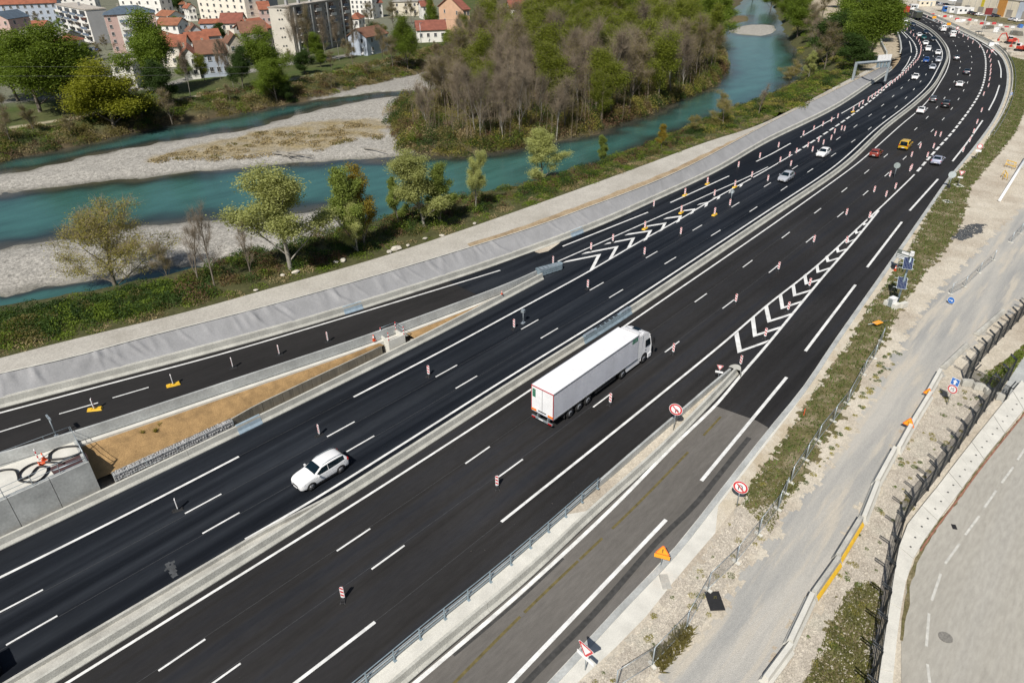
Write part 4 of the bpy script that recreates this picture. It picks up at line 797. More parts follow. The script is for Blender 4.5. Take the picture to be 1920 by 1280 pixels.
# precast barrier blocks along the service road
brk = [(1432, 1283), (1478, 1213), (1523, 1122), (1568, 1052), (1616, 980), (1641, 912), (1681, 850), (1713, 792), (1738, 742), (1762, 702)]
nb_ = len(brk)-1
BLN = ['lowest in the frame', 'second from the bottom of the frame', 'with a yellow painted edge, nearer one', 'with a yellow painted edge, farther one', 'just beyond the yellow edged ones', 'below the large orange triangle', 'beside the large orange triangle', 'between the two orange triangles', 'beside the small orange triangle']
for i in range(nb_):
    p, q_ = G(*brk[i]), G(*brk[i+1]); ln = float(np.linalg.norm((q_-p)[:2]))-.22; a = math.atan2(q_[1]-p[1], q_[0]-p[0])+R_((i*53 % 7-3)*.8)
    th = thing('barrier_block', 'precast concrete barrier block beside the gravel service road, '+BLN[i], 'barrier block', tuple(p), a, 'barrier blocks along the service road')
    prof = [(-.36, 0), (-.36, .12), (-.2, .36), (-.15, .82), (.15, .82), (.2, .36), (.36, .12), (.36, 0)]
    obj('body', MB().sweep(np.array([(0, 0, 0), (ln, 0, 0)]), prof), M['conc_white'] if i not in (2, 3) else M['conc_old'], th)
    if i in (2, 3): obj('yellow_edge', MB().sweep(np.array([(.05, 0, 0), (ln-.05, 0, 0)]), [(-.38, 0), (-.38, .13), (-.22, .37), (-.18, .37), (-.34, .11), (-.34, 0)]), M['yellow'], th)
for k, (pp, qq, lab) in enumerate([((1768, 690), (1812, 648), 'flat pale concrete block lying beyond the blue arrow sign'), ((1830, 628), (1880, 585), 'flat pale concrete block farther along the service road edge')]):
    p, q_ = G(*pp), G(*qq); ln = float(np.linalg.norm((q_-p)[:2])); o = obj('barrier_block', MB().sweep(np.array([(0, 0, 0), (ln, 0, 0)]), [(-.3, 0), (-.3, .1), (-.12, .4), (.12, .4), (.3, .1), (.3, 0)]), M['conc_old']); o.location = p; o.rotation_euler[2] = math.atan2(q_[1]-p[1], q_[0]-p[0]); tag(o, lab, 'barrier block')
# covers on the ground
for (u, v, w_, d_, a, nm, lab, mt) in [(1340, 1126, 1.5, 1.0, -46, 'steel_plate', 'black square plate lying on the gravel beside the site fence', 'dark'), (1247, 1090, 1.25, .62, -44, 'drain_cover', 'brown rectangular drain cover set in the gravel', 'conc_old'),
   (1776, 378, 1.5, 1.2, -50, 'drain_cover', 'pale concrete drain cover with dark grating on the green verge, nearer', 'conc_white'), (1797, 348, 1.7, 1.3, -50, 'drain_cover', 'pale concrete drain cover with dark grating beside the yield sign', 'conc_white')]:
    th = thing(nm, lab, 'cover', tuple(G(u, v)), R_(a)); obj('slab', MB().box((0, 0, .015), (d_, w_, .06)), M[mt], th)
    if mt == 'conc_white': obj('grating', MB().box((0, 0, .05), (d_*.5, w_*.5, .02)), M['dark'], th)
# ================================================================== concrete chamber beside the slip road
BZ = 3.22; c1 = np.array((4.29, 20.06, 0)); cb = G(141, 816, BZ); ch = thing('concrete_chamber', 'large concrete chamber with railings, white deck and hoses beside the brown slope', 'chamber', (4.29, 20.06, 0))
dirx = np.array((-1, .045, 0)); f1 = c1+dirx*34; cbk = np.array((cb[0], cb[1]+.1, 0)); f2 = cbk+np.array((-1, .13, 0))*34
def loc(p, z): return (p[0]-c1[0], p[1]-c1[1], z)
for i in range(12):
    t0, t1 = i/12, (i+1)/12-.0012; A, B = c1*(1-t0)+f1*t0, c1*(1-t1)+f1*t1; n3 = np.array((0, .3, 0))
    obj('wall_panel', MB().hexa([loc(A, 0), loc(B, 0), loc(B+n3, 0), loc(A+n3, 0)], [loc(A, BZ), loc(B, BZ), loc(B+n3, BZ), loc(A+n3, BZ)]), M['conc_side'], ch)
obj('side_wall', MB().hexa([loc(c1+np.array((-.3, .3, 0)), 0), loc(c1+np.array((0, .3, 0)), 0), loc(cbk, 0), loc(cbk+np.array((-.3, 0, 0)), 0)], [loc(c1+np.array((-.3, .3, 0)), BZ), loc(c1+np.array((0, .3, 0)), BZ), loc(cbk, BZ), loc(cbk+np.array((-.3, 0, 0)), BZ)]), M['conc_side'], ch)
obj('deck', MB().sheet([loc(p, BZ-.06) for p in (c1+np.array((-.05, .25, 0)), cbk+np.array((-.05, 0, 0)), f2, f1)]), M['conc_white'], ch, False)
def gl_(u, v, dz=0): p = G(u, v, BZ-.06+dz); return (p[0]-c1[0], p[1]-c1[1], BZ-.06+dz)
def railing(P, par, h=1.0, step=1.9, mt='galv'):
    P = resample(P, step)
    for p in P: obj('rail_post', MB().box((p[0]-c1[0], p[1]-c1[1], BZ+h/2), (.05, .05, h)), M[mt], par)
    for z in (.12, .55, h): obj('rail', MB().tube([(p[0]-c1[0], p[1]-c1[1], BZ+z) for p in P], .022, 5), M[mt], par)
railing([c1+np.array((-.1, .15, 0)), f1], ch); railing([c1+np.array((-.1, .2, 0)), cbk+np.array((-.1, -.1, 0))], ch); railing([cbk+np.array((-.2, -.1, 0)), f2], ch)
obj('rusty_plate', MB().sheet([gl_(*p, .03) for p in ((91, 877), (102, 890), (167, 863), (160, 848))]), mat('rusty_plate', (.075, .04, .04), .7, var=.3, scale=3), ch, False)
for k, q_ in enumerate([((96, 872), (150, 850)), ((100, 882), (160, 858))]): obj('plank', MB().tube([gl_(*q_[0], .08), gl_(*q_[1], .08)], .05, 4), M['galv'], ch)
def hose(name, px, lab, r=.085):
    P = cr([G(u, v, BZ+.05) for u, v in px], 6); tag(obj(name, MB().tube([tuple(p) for p in P], r, 7), M['black']), lab, 'hose')
hose('hose', [(92, 862), (94, 850), (110, 840), (135, 836), (150, 838), (153, 845), (148, 850), (125, 858), (100, 861), (93, 860)], 'thick black hose coiled in one long loop on the white deck')
hose('hose', [(-10, 885), (10, 880), (28, 881), (34, 892), (36, 900), (50, 903), (70, 902), (85, 890), (90, 878), (84, 874), (72, 875), (64, 882), (60, 888), (50, 895), (38, 897), (35, 890), (45, 878), (65, 868), (90, 866), (120, 868)], 'thick black hose with a double loop at the outer end of the white deck')
def pcone(p, label, s=1.0):
    th = thing('traffic_cone', label, 'cone', tuple(p)); obj('base', MB().box((0, 0, .02), (.38*s, .38*s, .04)), M['orangered'], th)
    obj('cone', MB().tube([(0, 0, .04), (0, 0, .75*s)], [.15*s, .03*s], 12), M['orangered'], th); obj('reflective_band', MB().tube([(0, 0, .38*s), (0, 0, .55*s)], [.098*s, .072*s], 12, False), M['white'], th)
pcone(G(83, 862, BZ-.06), 'orange traffic cone standing among the hoses on the white deck'); 
th = thing('fallen_cone', 'orange traffic cone lying on its side on the white deck', 'cone', tuple(G(84, 869, BZ-.06))); obj('cone', MB().tube([(-.35, 0, .15), (.4, 0, .06)], [.16, .03], 10), M['orangered'], th); obj('base', MB().box((-.36, 0, .17), (.04, .36, .36)), M['orangered'], th)
for k, (u, v, nm) in enumerate([(73, 862, 'striped post standing beside the cone on the white deck')]):
    th = thing('striped_post', 'slim red and white '+nm, 'post', tuple(G(u, v, BZ-.06))); 
    for i in range(5): obj('stripe', MB().tube([(0, 0, .22*i), (0, 0, .22*i+.22)], .05, 6), M['red' if i % 2 else 'white'], th)
p = G(103, 815, BZ); th = thing('sign_post_bare', 'bare grey metal sign mast on the parapet above the chamber', 'mast', tuple(G(106, 817, BZ))); obj('mast', MB().tube([(0, 0, -.2), (0, 0, 2.0)], .055, 6), M['galv'], th); obj('bracket', MB().box((0, 0, .05), (.3, .2, .1)), M['galv'], th); obj('arm', MB().box((.0, .0, 1.9), (.14, .9, .2)), M['galv'], th)
# small chamber further along
z2 = 1.72; q4 = [G(728.4, 639.4, z2), G(759, 627, z2), G(742.5, 617.5, z2), G(713, 629, z2)]; o2 = np.array((q4[0][0], q4[0][1], 0)); sc2 = thing('inspection_pit', 'small pale concrete pit with red and white posts beside the board wall', 'concrete pit', tuple(o2))
cen = sum(q4)/4
for i in range(4):
    A, B = q4[i], q4[(i+1) % 4]; Ai, Bi = A+(cen-A)*.14, B+(cen-B)*.14
    obj('wall', MB().hexa([(x[0]-o2[0], x[1]-o2[1], 0) for x in (A, B, Bi, Ai)], [(x[0]-o2[0], x[1]-o2[1], z2) for x in (A, B, Bi, Ai)]), M['conc_white'], sc2)
obj('floor', MB().sheet([(x[0]-o2[0], x[1]-o2[1], z2-.55) for x in q4]), M['conc_side'], sc2, False)
for i in range(4):
    A = q4[i]+(cen-q4[i])*.07
    for k in range(5): obj('post_stripe', MB().tube([(A[0]-o2[0], A[1]-o2[1], z2+.2*k), (A[0]-o2[0], A[1]-o2[1], z2+.2*k+.2)], .05, 6), M['red' if k % 2 == 0 else 'white'], sc2)
for i in (1, 2): 
    A, B = q4[i], q4[(i+1) % 4]
    for z in (.45, .9): obj('mesh_rail', MB().tube([(A[0]-o2[0], A[1]-o2[1], z2+z), (B[0]-o2[0], B[1]-o2[1], z2+z)], .025, 5), M['steelblue'], sc2)
pcone(G(701, 638, 1.62), 'orange and white traffic cone on the ledge beside the small concrete pit', .95)
pcone(G(941, 551, .95), 'small orange cone on the earth wedge near the crash cushion', .6)
# ================================================================== striped guide panels (one thing each)
def guide_panel(base='dark', back=False):
    th = thing('guide_panel', 'x', 'guide panel')
    W, H0, H1 = .26, .22, 1.22
    obj('board', MB().prism([(-W/2+.04, H0), (W/2-.04, H0), (W/2, H0+.05), (W/2, H1-.06), (W/2-.05, H1), (-W/2+.05, H1), (-W/2, H1-.06), (-W/2, H0+.05)], -.03, .03, 'x'), M['white'], th)
    for sx in (-1, 1):
        for k in range(3):
            z = H0+.08+k*.33; s = -sx
            obj('red_stripe', MB().add([(sx*.0325, -W/2+.02, z+(.0 if s > 0 else .14)), (sx*.0325, W/2-.02, z+(.14 if s > 0 else .0)), (sx*.0325, W/2-.02, z+(.30 if s > 0 else .16)), (sx*.0325, -W/2+.02, z+(.16 if s > 0 else .30))], [(0, 1, 2, 3) if sx > 0 else (3, 2, 1, 0)]), M['red'], th, False)
    obj('stem', MB().tube([(0, 0, .08), (0, 0, .25)], .04, 6), M['galv'], th)
    if base == 'dark': obj('base', MB().hexa([(-.42, -.2, 0), (.42, -.2, 0), (.42, .2, 0), (-.42, .2, 0)], [(-.34, -.15, .1), (.34, -.15, .1), (.34, .15, .1), (-.34, .15, .1)]).box((-.34, 0, .06), (.22, .2, .08)), M['dark'], th)
    else: obj('base', MB().hexa([(-.62, -.26, 0), (.62, -.26, 0), (.62, .26, 0), (-.62, .26, 0)], [(-.55, -.2, .13), (.55, -.2, .13), (.55, .2, .13), (-.55, .2, .13)]).box((-.38, 0, .15), (.35, .34, .06)).box((.4, 0, .15), (.3, .34, .06)), M['yellow'], th)
    return th
PROTO = {'dark': guide_panel('dark'), 'yellow': guide_panel('yellow')}; used_ = {'dark': False, 'yellow': False}
def roadangle(x, y, P):
    P = np.array(P); i = int(np.argmin(np.hypot(P[:, 0]-x, P[:, 1]-y))); i = min(max(i, 1), len(P)-2); d = P[i+1]-P[i-1]; return math.atan2(d[1], d[0])
def panels(rowname, pts, ref, group, zf=None):
    for i, p in enumerate(pts):
        u, v = p[0], p[1]; b_ = p[2] if len(p) > 2 else 'dark'
        g = GZ(u, v) if zf else G(u, v)
        if used_[b_]: o = copy_tree(PROTO[b_])
        else: o = PROTO[b_]; used_[b_] = True
        o.location = g; tilt = p[3] if len(p) > 3 else 0
        o.rotation_euler = (0, 0, roadangle(g[0], g[1], ref)+R_(((i*37) % 19)-9+tilt))
        col = 'striped guide panel on yellow foot, ' if b_ == 'yellow' else 'red and white guide panel, '
        o['label'] = col+ordn(i)+' '+rowname; o['group'] = group
panels('outward along the truck lane dashes', [(644, 1123, 'dark', 55), (932, 913, 'dark', 40), (1144, 757), (1262, 662), (1379, 568), (1459, 507), (1525, 456), (1586, 405), (1638, 362), (1667.5, 333), (1707.5, 320), (1708, 296), (1724, 280), (1752.5, 257)], R2, 'panels along the right carriageway lane line')
panels('outward between arrows and lavender car', [(1660, 371), (1677.5, 356), (1705, 323), (1737.5, 297), (1749, 280), (1762, 258)], R3, 'panels before the right arrow markings')
panels('outward on the right arrow markings', [(1388, 685), (1434, 633), (1477, 583), (1517, 538), (1586, 458), (1629, 411)], R3, 'panels standing on the right arrow markings')
panels('outward by the right road edge', [(1804.5, 287), (1817, 268), (1824, 252), (1830.5, 234), (1839, 212), (1843, 181), (1852, 165), (1854, 153), (1855.5, 143), (1856, 136), (1856.5, 128), (1856, 118), (1854, 110), (1849.5, 101), (1836, 91), (1823, 83), (1814, 76), (1805, 70.5), (1797, 64), (1765, 46.5), (1759, 43), (1737.5, 35)], OUTER, 'panels along the right road edge')
panels('up from the left on the slip road', [(178, 768, 'yellow', -12), (325, 722, 'yellow', -12), (437, 690, 'dark', -14), (524, 666, 'dark', -12), (615, 641, 'dark', -8)], LR, 'panels on the slip road', True)
panels('outward in the row beside the white car', [(334, 956, 'dark', -10), (599, 816, 'dark', -12), (804, 704, 'dark', 20), (964, 616), (1102, 541), (1208, 479), (1276, 441), (1339.5, 403, 'yellow'), (1368, 387), (1439, 341), (1482, 313), (1522.5, 286), (1543, 273), (1557.5, 264)], L1, 'panels along the left carriageway lane line')
panels('outward on the left arrow markings', [(1037, 496), (1108, 470), (1149, 454), (1209, 429, 'yellow'), (1277, 399, 'yellow'), (1339, 369), (1377.5, 351, 'yellow'), (1409, 334), (1462, 306), (1479.5, 296), (1492.5, 289), (1514, 278), (1534, 268), (1564, 252), (1577, 246), (1582.5, 247)], L0, 'panels standing on the left arrow markings')
panels('outward by the fabric slope barrier', [(1225.5, 389), (1284, 366, 'yellow'), (1326, 345, 'yellow'), (1384, 315), (1424, 298), (1459, 278), (1505.5, 256), (1525, 246), (1542, 238), (1558, 230), (1570, 223)], LEFTB, 'panels near the barrier of the left carriageway')
panels('in the dense line under the gantry', [(1599, 210, 'yellow'), (1610, 202), (1617, 197), (1627, 191), (1634, 186), (1640, 181.5), (1646, 177), (1652, 172.5), (1660, 167), (1667.5, 162.5), (1672.5, 158.5), (1677.5, 155), (1682.5, 151), (1687.5, 147), (1692, 143), (1697.5, 139), (1702, 134), (1707, 129), (1712, 124), (1716, 119.5), (1720, 115), (1722.5, 110), (1724.5, 105), (1725.5, 100), (1726, 95), (1726, 90), (1724, 85), (1722, 80), (1718, 75), (1712, 69.5), (1707, 64), (1700, 58), (1694, 52.5), (1686, 48.5), (1669, 39)], L0, 'panels packed along the curve')
# ================================================================== signs
def sign_face(kind, par, s=1.0):
    """flat sign in the yz plane facing -x, centre at the origin"""
    back = mat_cache('sign_back', (.22, .23, .24))
    def disc(r, x, mt): return MB().disc((x, 0, 0), r*s, 'x', .006, 32), mt
    if kind in ('noright', 'noback', 'fifteen', 'ring'):
        obj('back_plate', MB().disc((.012, 0, 0), .45*s, 'x', .02, 32), back, par)
        obj('white_rim', MB().disc((-.003, 0, 0), .45*s, 'x', .006, 32), M['white'], par); obj('red_ring', MB().disc((-.008, 0, 0), .425*s, 'x', .006, 32), M['red'], par); obj('white_face', MB().disc((-.013, 0, 0), .315*s, 'x', .006, 32), M['white'], par)
        if kind == 'noright':
            b_ = MB()
            b_.add([(-.02, y*s, z*s) for y, z in [(.03, -.26), (-.03, -.26), (-.03, .02), (.03, .02)]], [(0, 1, 2, 3)]); b_.add([(-.02, y*s, z*s) for y, z in [(.03, .02), (-.02, .06), (-.24, -.06), (-.22, -.12)]], [(0, 1, 2, 3)]); b_.add([(-.02, y*s, z*s) for y, z in [(.0, .06), (.05, .02), (.20, .14), (.16, .18)]], [(0, 1, 2, 3)])
            obj('black_arrow', b_, M['black'], par, False); obj('red_bar', MB().add([(-.024, y*s, z*s) for y, z in [(.24, .18), (.18, .24), (-.24, -.18), (-.18, -.24)]], [(0, 1, 2, 3)]), M['red'], par, False)
        if kind == 'noback':
            b_ = MB(); arc = [(math.cos(t)*.10, math.sin(t)*.10+.05) for t in [k*math.pi/8 for k in range(9)]]
            pts = [(.10, -.20)]+arc+[(-.10, -.06)]
            for (y0, z0), (y1, z1) in zip(pts[:-1], pts[1:]): b_.tube([(-.02, y0*s, z0*s), (-.02, y1*s, z1*s)], .028*s, 4)
            b_.add([(-.022, y*s, z*s) for y, z in [(-.19, -.05), (-.01, -.05), (-.10, -.18)]], [(0, 1, 2)]); obj('black_arrow', b_, M['black'], par, False)
            obj('red_bar', MB().add([(-.05, y*s, z*s) for y, z in [(.24, .18), (.18, .24), (-.24, -.18), (-.18, -.24)]], [(0, 1, 2, 3)]), M['red'], par, False)
    elif kind in ('yield', 'works', 'narrow', 'danger'):
        up = -1 if kind == 'yield' else 1; r = .56*s
        def tri(k): return [(r*k*math.cos(t), up*r*k*math.sin(t)) for t in (math.pi/2, math.pi/2+2.094, math.pi/2+4.188)]
        def rt(k, a=.10):                       # rounded corners
            T = tri(k); o = []
            for i in range(3):
                p, q_, n = T[i], T[i-1], T[(i+1) % 3]
                o += [(p[0]+(q_[0]-p[0])*a, p[1]+(q_[1]-p[1])*a), (p[0]+(n[0]-p[0])*a, p[1]+(n[1]-p[1])*a)]
            return o
        obj('back_plate', MB().prism(rt(1.0), .002, .022, 'x'), back, par)
        if kind == 'yield': obj('white_rim', MB().prism(rt(1.0), -.006, .0, 'x'), M['white'], par); obj('red_border', MB().prism(rt(.93), -.011, -.005, 'x'), M['red'], par); obj('white_face', MB().prism(rt(.60, .04), -.016, -.010, 'x'), M['white'], par)
        else:
            obj('orange_border', MB().prism(rt(1.0), -.006, .0, 'x'), M['signorange'], par); obj('amber_face', MB().prism(rt(.80), -.011, -.005, 'x'), M['amber'], par)
            if kind == 'danger': obj('mark', MB().prism([(-.02*s, -.02*s), (.02*s, -.02*s), (.035*s, .2*s), (-.035*s, .2*s)], -.016, -.010, 'x').disc((-.013, 0, -.09*s), .035*s, 'x', .006, 10), M['black'], par)
            else: obj('mark', MB().prism([(.10*s, -.14*s), (.07*s, -.14*s), (.02*s, .0), (.05*s, .14*s), (.08*s, .14*s), (.05*s, .0)], -.016, -.010, 'x').prism([(-.10*s, -.14*s), (-.07*s, -.14*s), (-.03*s, .14*s), (-.06*s, .14*s)], -.016, -.010, 'x'), M['black'], par)
    elif kind == 'arrow_up':
        obj('back_plate', MB().box((.012, 0, 0), (.02, .72*s, .72*s)), back, par); obj('white_rim', MB().box((-.003, 0, 0), (.006, .72*s, .72*s)), M['white'], par); obj('blue_face', MB().box((-.008, 0, 0), (.006, .64*s, .64*s)), M['bluesign'], par)
        obj('white_arrow', MB().prism([(-.09*s, -.25*s), (.09*s, -.25*s), (.09*s, .02*s), (.22*s, .02*s), (0, .25*s), (-.22*s, .02*s), (-.09*s, .02*s)], -.016, -.010, 'x'), M['white'], par)
    elif kind == 'arrow_round':
        obj('back_plate', MB().disc((.012, 0, 0), .42*s, 'x', .02, 28), back, par); obj('white_rim', MB().disc((-.003, 0, 0), .42*s, 'x', .006, 28), M['white'], par); obj('blue_face', MB().disc((-.008, 0, 0), .39*s, 'x', .006, 28), M['bluesign'], par)
        obj('white_arrow', MB().prism([(.24*s, -.04*s), (.24*s, .04*s), (-.06*s, .04*s), (-.06*s, .13*s), (-.26*s, 0), (-.06*s, -.13*s), (-.06*s, -.04*s)], -.016, -.010, 'x'), M['white'], par)
_mc = {}
def mat_cache(n, c, r=.5):
    if n not in _mc: _mc[n] = mat(n, c, r)
    return _mc[n]
M['signorange'] = mat('sign_orange_red', (.80, .16, .02), .45, var=.05); M['amber'] = mat('sign_amber', (.85, .36, .02), .45, var=.05)
def face_to(p, tu, tv):      # heading so that the sign's -x side looks at the ground point under tu, tv
    g = G(tu, tv); return math.atan2(p[1]-g[1], p[0]-g[0])
def sign(u, v, h, kind, label, rz, name='road_sign', s=1.0, extra=None, cat='sign', z0=0.0, group=None):
    p = G(u, v, z0); th = thing(name, label, cat, tuple(p), R_(rz), group)
    obj('post', MB().tube([(.06, 0, -.05), (.06, 0, h+.25*s)], .04, 8), M['galv'], th)
    f_ = bpy.data.objects.new('face', None); COL.objects.link(f_); f_.parent = th; f_.location = (0, 0, h); sign_face(kind, f_, s)
    if extra: extra(th)
    return th
# the faces look back along the traffic, a little towards the river
sign(1262, 807, 2.35, 'noright', 'round red and white no-turn sign with black arrow on the barrier strip', 12, s=1.35, z0=.15)
sign(1381, 949, 2.0, 'noback', 'round red and white no-turning-back sign on the concrete apron', 8, s=1.32)
def plate_white(th): obj('plate', MB().box((-.005, 0, 1.25), (.02, 1.35, .30)), M['white'], th)
sign(1096, 1256, 2.0, 'yield', 'red and white yield sign with white plate at the bottom of the slip road', -6, s=1.40, extra=plate_white)
sign(1346, 712, 1.55, 'yield', 'small red and white yield sign with white plate by the barrier nose', 20, s=.72, extra=lambda th: obj('plate', MB().box((-.005, 0, .95), (.02, .75, .22)), M['white'], th), z0=.1)
sign(1796, 347, 2.2, 'yield', 'red and white yield sign beside the pale drain cover on the far verge', 5, s=1.1, extra=lambda th: obj('plate', MB().box((-.005, 0, 1.35), (.02, .8, .26)), M['white'], th))
sign(1829, 300, 2.6, 'ring', 'round sign with red ring and white plate on the far verge', 8, s=1.1, extra=lambda th: obj('plate', MB().box((-.005, 0, 1.75), (.02, .95, .4)), M['white'], th))
sign(1239, 1060, 1.45, 'danger', 'orange warning triangle with exclamation mark and amber plate beside the slip road', 22, s=1.15, extra=lambda th: obj('plate', MB().box((-.005, 0, .92), (.02, 1.1, .36)), M['amber'], th))
sign(1700, 806, .8, 'narrow', 'large orange triangle leaning on the concrete barrier block', -5, s=1.15)
sign(1737, 745, .62, 'works', 'small orange triangle on the barrier block by the blue arrow sign', -5, s=.95)
def t15(th):
    f_ = bpy.data.objects.new('limit_face', None); COL.objects.link(f_); f_.parent = th; f_.location = (0, 0, 1.75); sign_face('fifteen', f_, 1.0)
    b_ = MB()
    def seg(y0, z0, y1, z1): b_.tube([(-.02, y0, z0), (-.02, y1, z1)], .022, 4)
    seg(.11, -.15, .11, .15)
    for a, c, d, e_ in [(-.15, .15, -.01, .15), (-.01, .15, -.0, .03), (.0, .03, -.10, .04), (-.10, .04, -.16, -.05), (-.16, -.05, -.10, -.15), (-.10, -.15, .0, -.13)]: seg(a, c, d, e_)
    obj('figures', b_, M['black'], f_, False)
sign(1775, 758, 2.55, 'arrow_up', 'blue square one-way arrow sign above a round white limit sign reading 15', -14, s=1.05, extra=t15)
sign(1781, 570, .5, 'arrow_round', 'round blue arrow sign set low on the pale earth', -20, s=1.0)
sign(1892, 190, 1.8, 'arrow_up', 'small plain blue sign at the edge of the far apron', 60, s=1.0)
for k, (u, v, lab) in enumerate([(1650, 610, 'amber rectangular sign plate lying on the green verge'),]):
    th = thing('fallen_plate', lab, 'sign', tuple(G(1644, 611)), R_(-20)); obj('plate', MB().box((0, 0, .45), (1.1, .62, .04), 0), M['amber'], th); obj('leg', MB().tube([(-1.4, .2, .5), (1.5, -.2, .42)], .03, 5), M['galv'], th); obj('foot', MB().box((0, 0, .2), (.1, .1, .4)), M['galv'], th)
# two camera masts / round disc seen from behind near lanes
th = thing('road_sign', 'round grey sign seen from behind standing on the right arrow markings', 'sign', tuple(G(1676, 333)), 0); obj('post', MB().tube([(0, 0, 0), (0, 0, 2.2)], .05, 6), M['galv'], th); obj('back_plate', MB().disc((.06, 0, 2.2), .52, 'x', .03, 28), mat_cache('sign_back_green', (.30, .35, .34)), th); th.rotation_euler[2] = R_(190)
th = thing('road_sign', 'grey sign on a dark post beside the far drain covers', 'sign', tuple(G(1778, 352)), R_(190)); obj('post', MB().tube([(0, 0, 0), (0, 0, 2.4)], .06, 6), M['galv'], th); obj('back_plate', MB().disc((.06, 0, 2.3), .58, 'x', .03, 28), mat_cache('sign_back_pale', (.45, .50, .51)), th); obj('foot', MB().box((0, 0, .2), (.5, .5, .4)), M['dark'], th)
th = thing('road_sign', 'small grey sensor head on a post beside the left lane', 'sensor post', tuple(G(981, 606)), R_(10)); obj('post', MB().tube([(0, 0, 0), (0, 0, 1.7)], .05, 6), M['galv'], th); obj('head', MB().box((0, 0, 1.6), (.35, .4, .35)), M['galv'], th); obj('foot', MB().box((0, 0, .06), (.5, .35, .12)), M['galv'], th)
th = thing('road_sign', 'grey round mirror head on a panel post near the left arrow markings', 'sensor post', tuple(G(1370, 379)), R_(10)); obj('post', MB().tube([(0, 0, 0), (0, 0, 1.9)], .05, 6), M['galv'], th); obj('head', MB().disc((0, 0, 1.8), .35, 'x', .06, 16), M['galv'], th)
for (u, v) in [(1507, 778)]:
    th = thing('marker_stake', 'short orange stake at the edge of the grass verge', 'stake', tuple(G(u, v))); obj('stake', MB().box((0, 0, .35), (.1, .05, .7)), M['orangered'], th); obj('tip', MB().box((0, 0, .72), (.07, .03, .06)), M['orangered'], th)
# ------------------------------------------------------------------ solar mast
b0 = G(1681, 571); th = thing('solar_mast', 'grey mast with two blue solar panels and a white cabinet on concrete blocks', 'solar mast', tuple(b0), R_(-20))
obj('mast', MB().tube([(0, 0, 0), (0, 0, 6.2)], [.13, .10], 8), M['steelblue'], th)
M['cell'] = mat('solar_cells', (.012, .022, .075), .2, var=.25, scale=4, coat=.4)
tilt = Matrix.Rotation(R_(-42), 4, 'Y')
for k, z in enumerate((2.9, 5.4)):
    pn = bpy.data.objects.new('solar_panel', None); COL.objects.link(pn); pn.parent = th; pn.location = (-.22, 0, z); pn.rotation_euler = (0, R_(-40), R_(38))
    obj('panel_frame', MB().box((0, 0, 0), (1.55, 1.0, .05)), M['galv'], pn)
    cm = MB().box((0, 0, 0), (.142, .145, .012)).mesh('cell', M['cell'])
    for i in range(10):
        for j in range(6): o = link('cell', cm, pn); o.location = (-.675+i*.15, -.39+j*.156, .032)
    for j in (-.5, 0, .5): obj('bracket_bar', MB().box((j*1.2, .1, -.06), (.05, 1.5, .05)), M['galv'], pn)
obj('camera_head', MB().box((0, 0, 6.45), (.35, .35, .35)).disc((0, 0, 6.75), .22, 'z', .12, 12), M['white'], th)
for k, (x, y) in enumerate([(-.9, .55), (-.9, -.55), (.1, -.75), (.15, .75)]): obj('ballast_block', MB().box((x, y, .3), (1.0, .5, .6)), M['conc_white'], th)
obj('cabinet', MB().box((-1.0, 0, .62), (.75, .62, 1.05)).box((-1.0, 0, 1.18), (.82, .7, .06)), M['white'], th); obj('cabinet_door', MB().box((-1.385, 0, .62), (.02, .5, .9)), M['galv'], th)
b1 = G(1686, 509); th = thing('information_board', 'grey information board with white lettering lines behind the solar panels', 'sign', tuple(b1), R_(-12))
for y in (-.45, .45): obj('post', MB().tube([(0.05, y, 0), (0.05, y, 2.4)], .05, 6), M['galv'], th)
obj('board', MB().box((0, 0, 2.3), (.04, 1.9, 1.2)), mat_cache('board_grey', (.16, .18, .17)), th)
obj('white_strip', MB().box((-.03, -.1, 2.62), (.02, .9, .32)), M['white'], th)
for z in (2.22, 2.0, 1.8): obj('text_line', MB().box((-.03, .1, z), (.02, 1.5, .09)), M['white'], th)
pcone(G(1678, 507), 'orange traffic cone beside the board below the solar panels', .9)
th = thing('work_box', 'dark box lying on the apron beside the orange cone', 'box', tuple(G(1674, 503)), R_(30)); obj('body', MB().box((0, 0, .2), (.6, .4, .4)), M['steel_dark'], th); obj('lid', MB().box((0, 0, .42), (.64, .44, .04)), M['black'], th)
# ------------------------------------------------------------------ gantry over the far road edge
bz = 6.8; g0 = G(1606, 119, bz); g1 = G(1669, 114, bz); g0[2] = 0; th = thing('sign_gantry', 'grey steel gantry arm with lane signs above the fabric slope', 'gantry', tuple(g0))
g0b = np.array((0, 0, bz)); g1b = g1-g0
obj('leg', MB().box((0, 0, bz/2-.6), (.6, .6, bz+1.8)), M['galv'], th)
obj('leg', MB().box((g1b[0], g1b[1], bz/2+.8), (.5, .5, bz-1.2)), M['galv'], th)
obj('beam', MB().tube([tuple(g0b), tuple(g1b)], .38, 4, True, False), M['galv'], th)
ax = g1b-g0b; ax = ax/np.linalg.norm(ax); L_ = np.linalg.norm(g1b-g0b)
for k in range(4):
    c_ = g0b+ax*(L_*(.66+.10*k)); rz = math.atan2(ax[1], ax[0])
    obj('sign_box', MB().box((c_[0], c_[1], c_[2]+.9), (L_*.085, .35, 1.5), rz), M['white'], th); obj('sign_hood', MB().box((c_[0], c_[1], c_[2]-1.0), (L_*.06, .3, 1.2), rz), M['steelblue'], th)
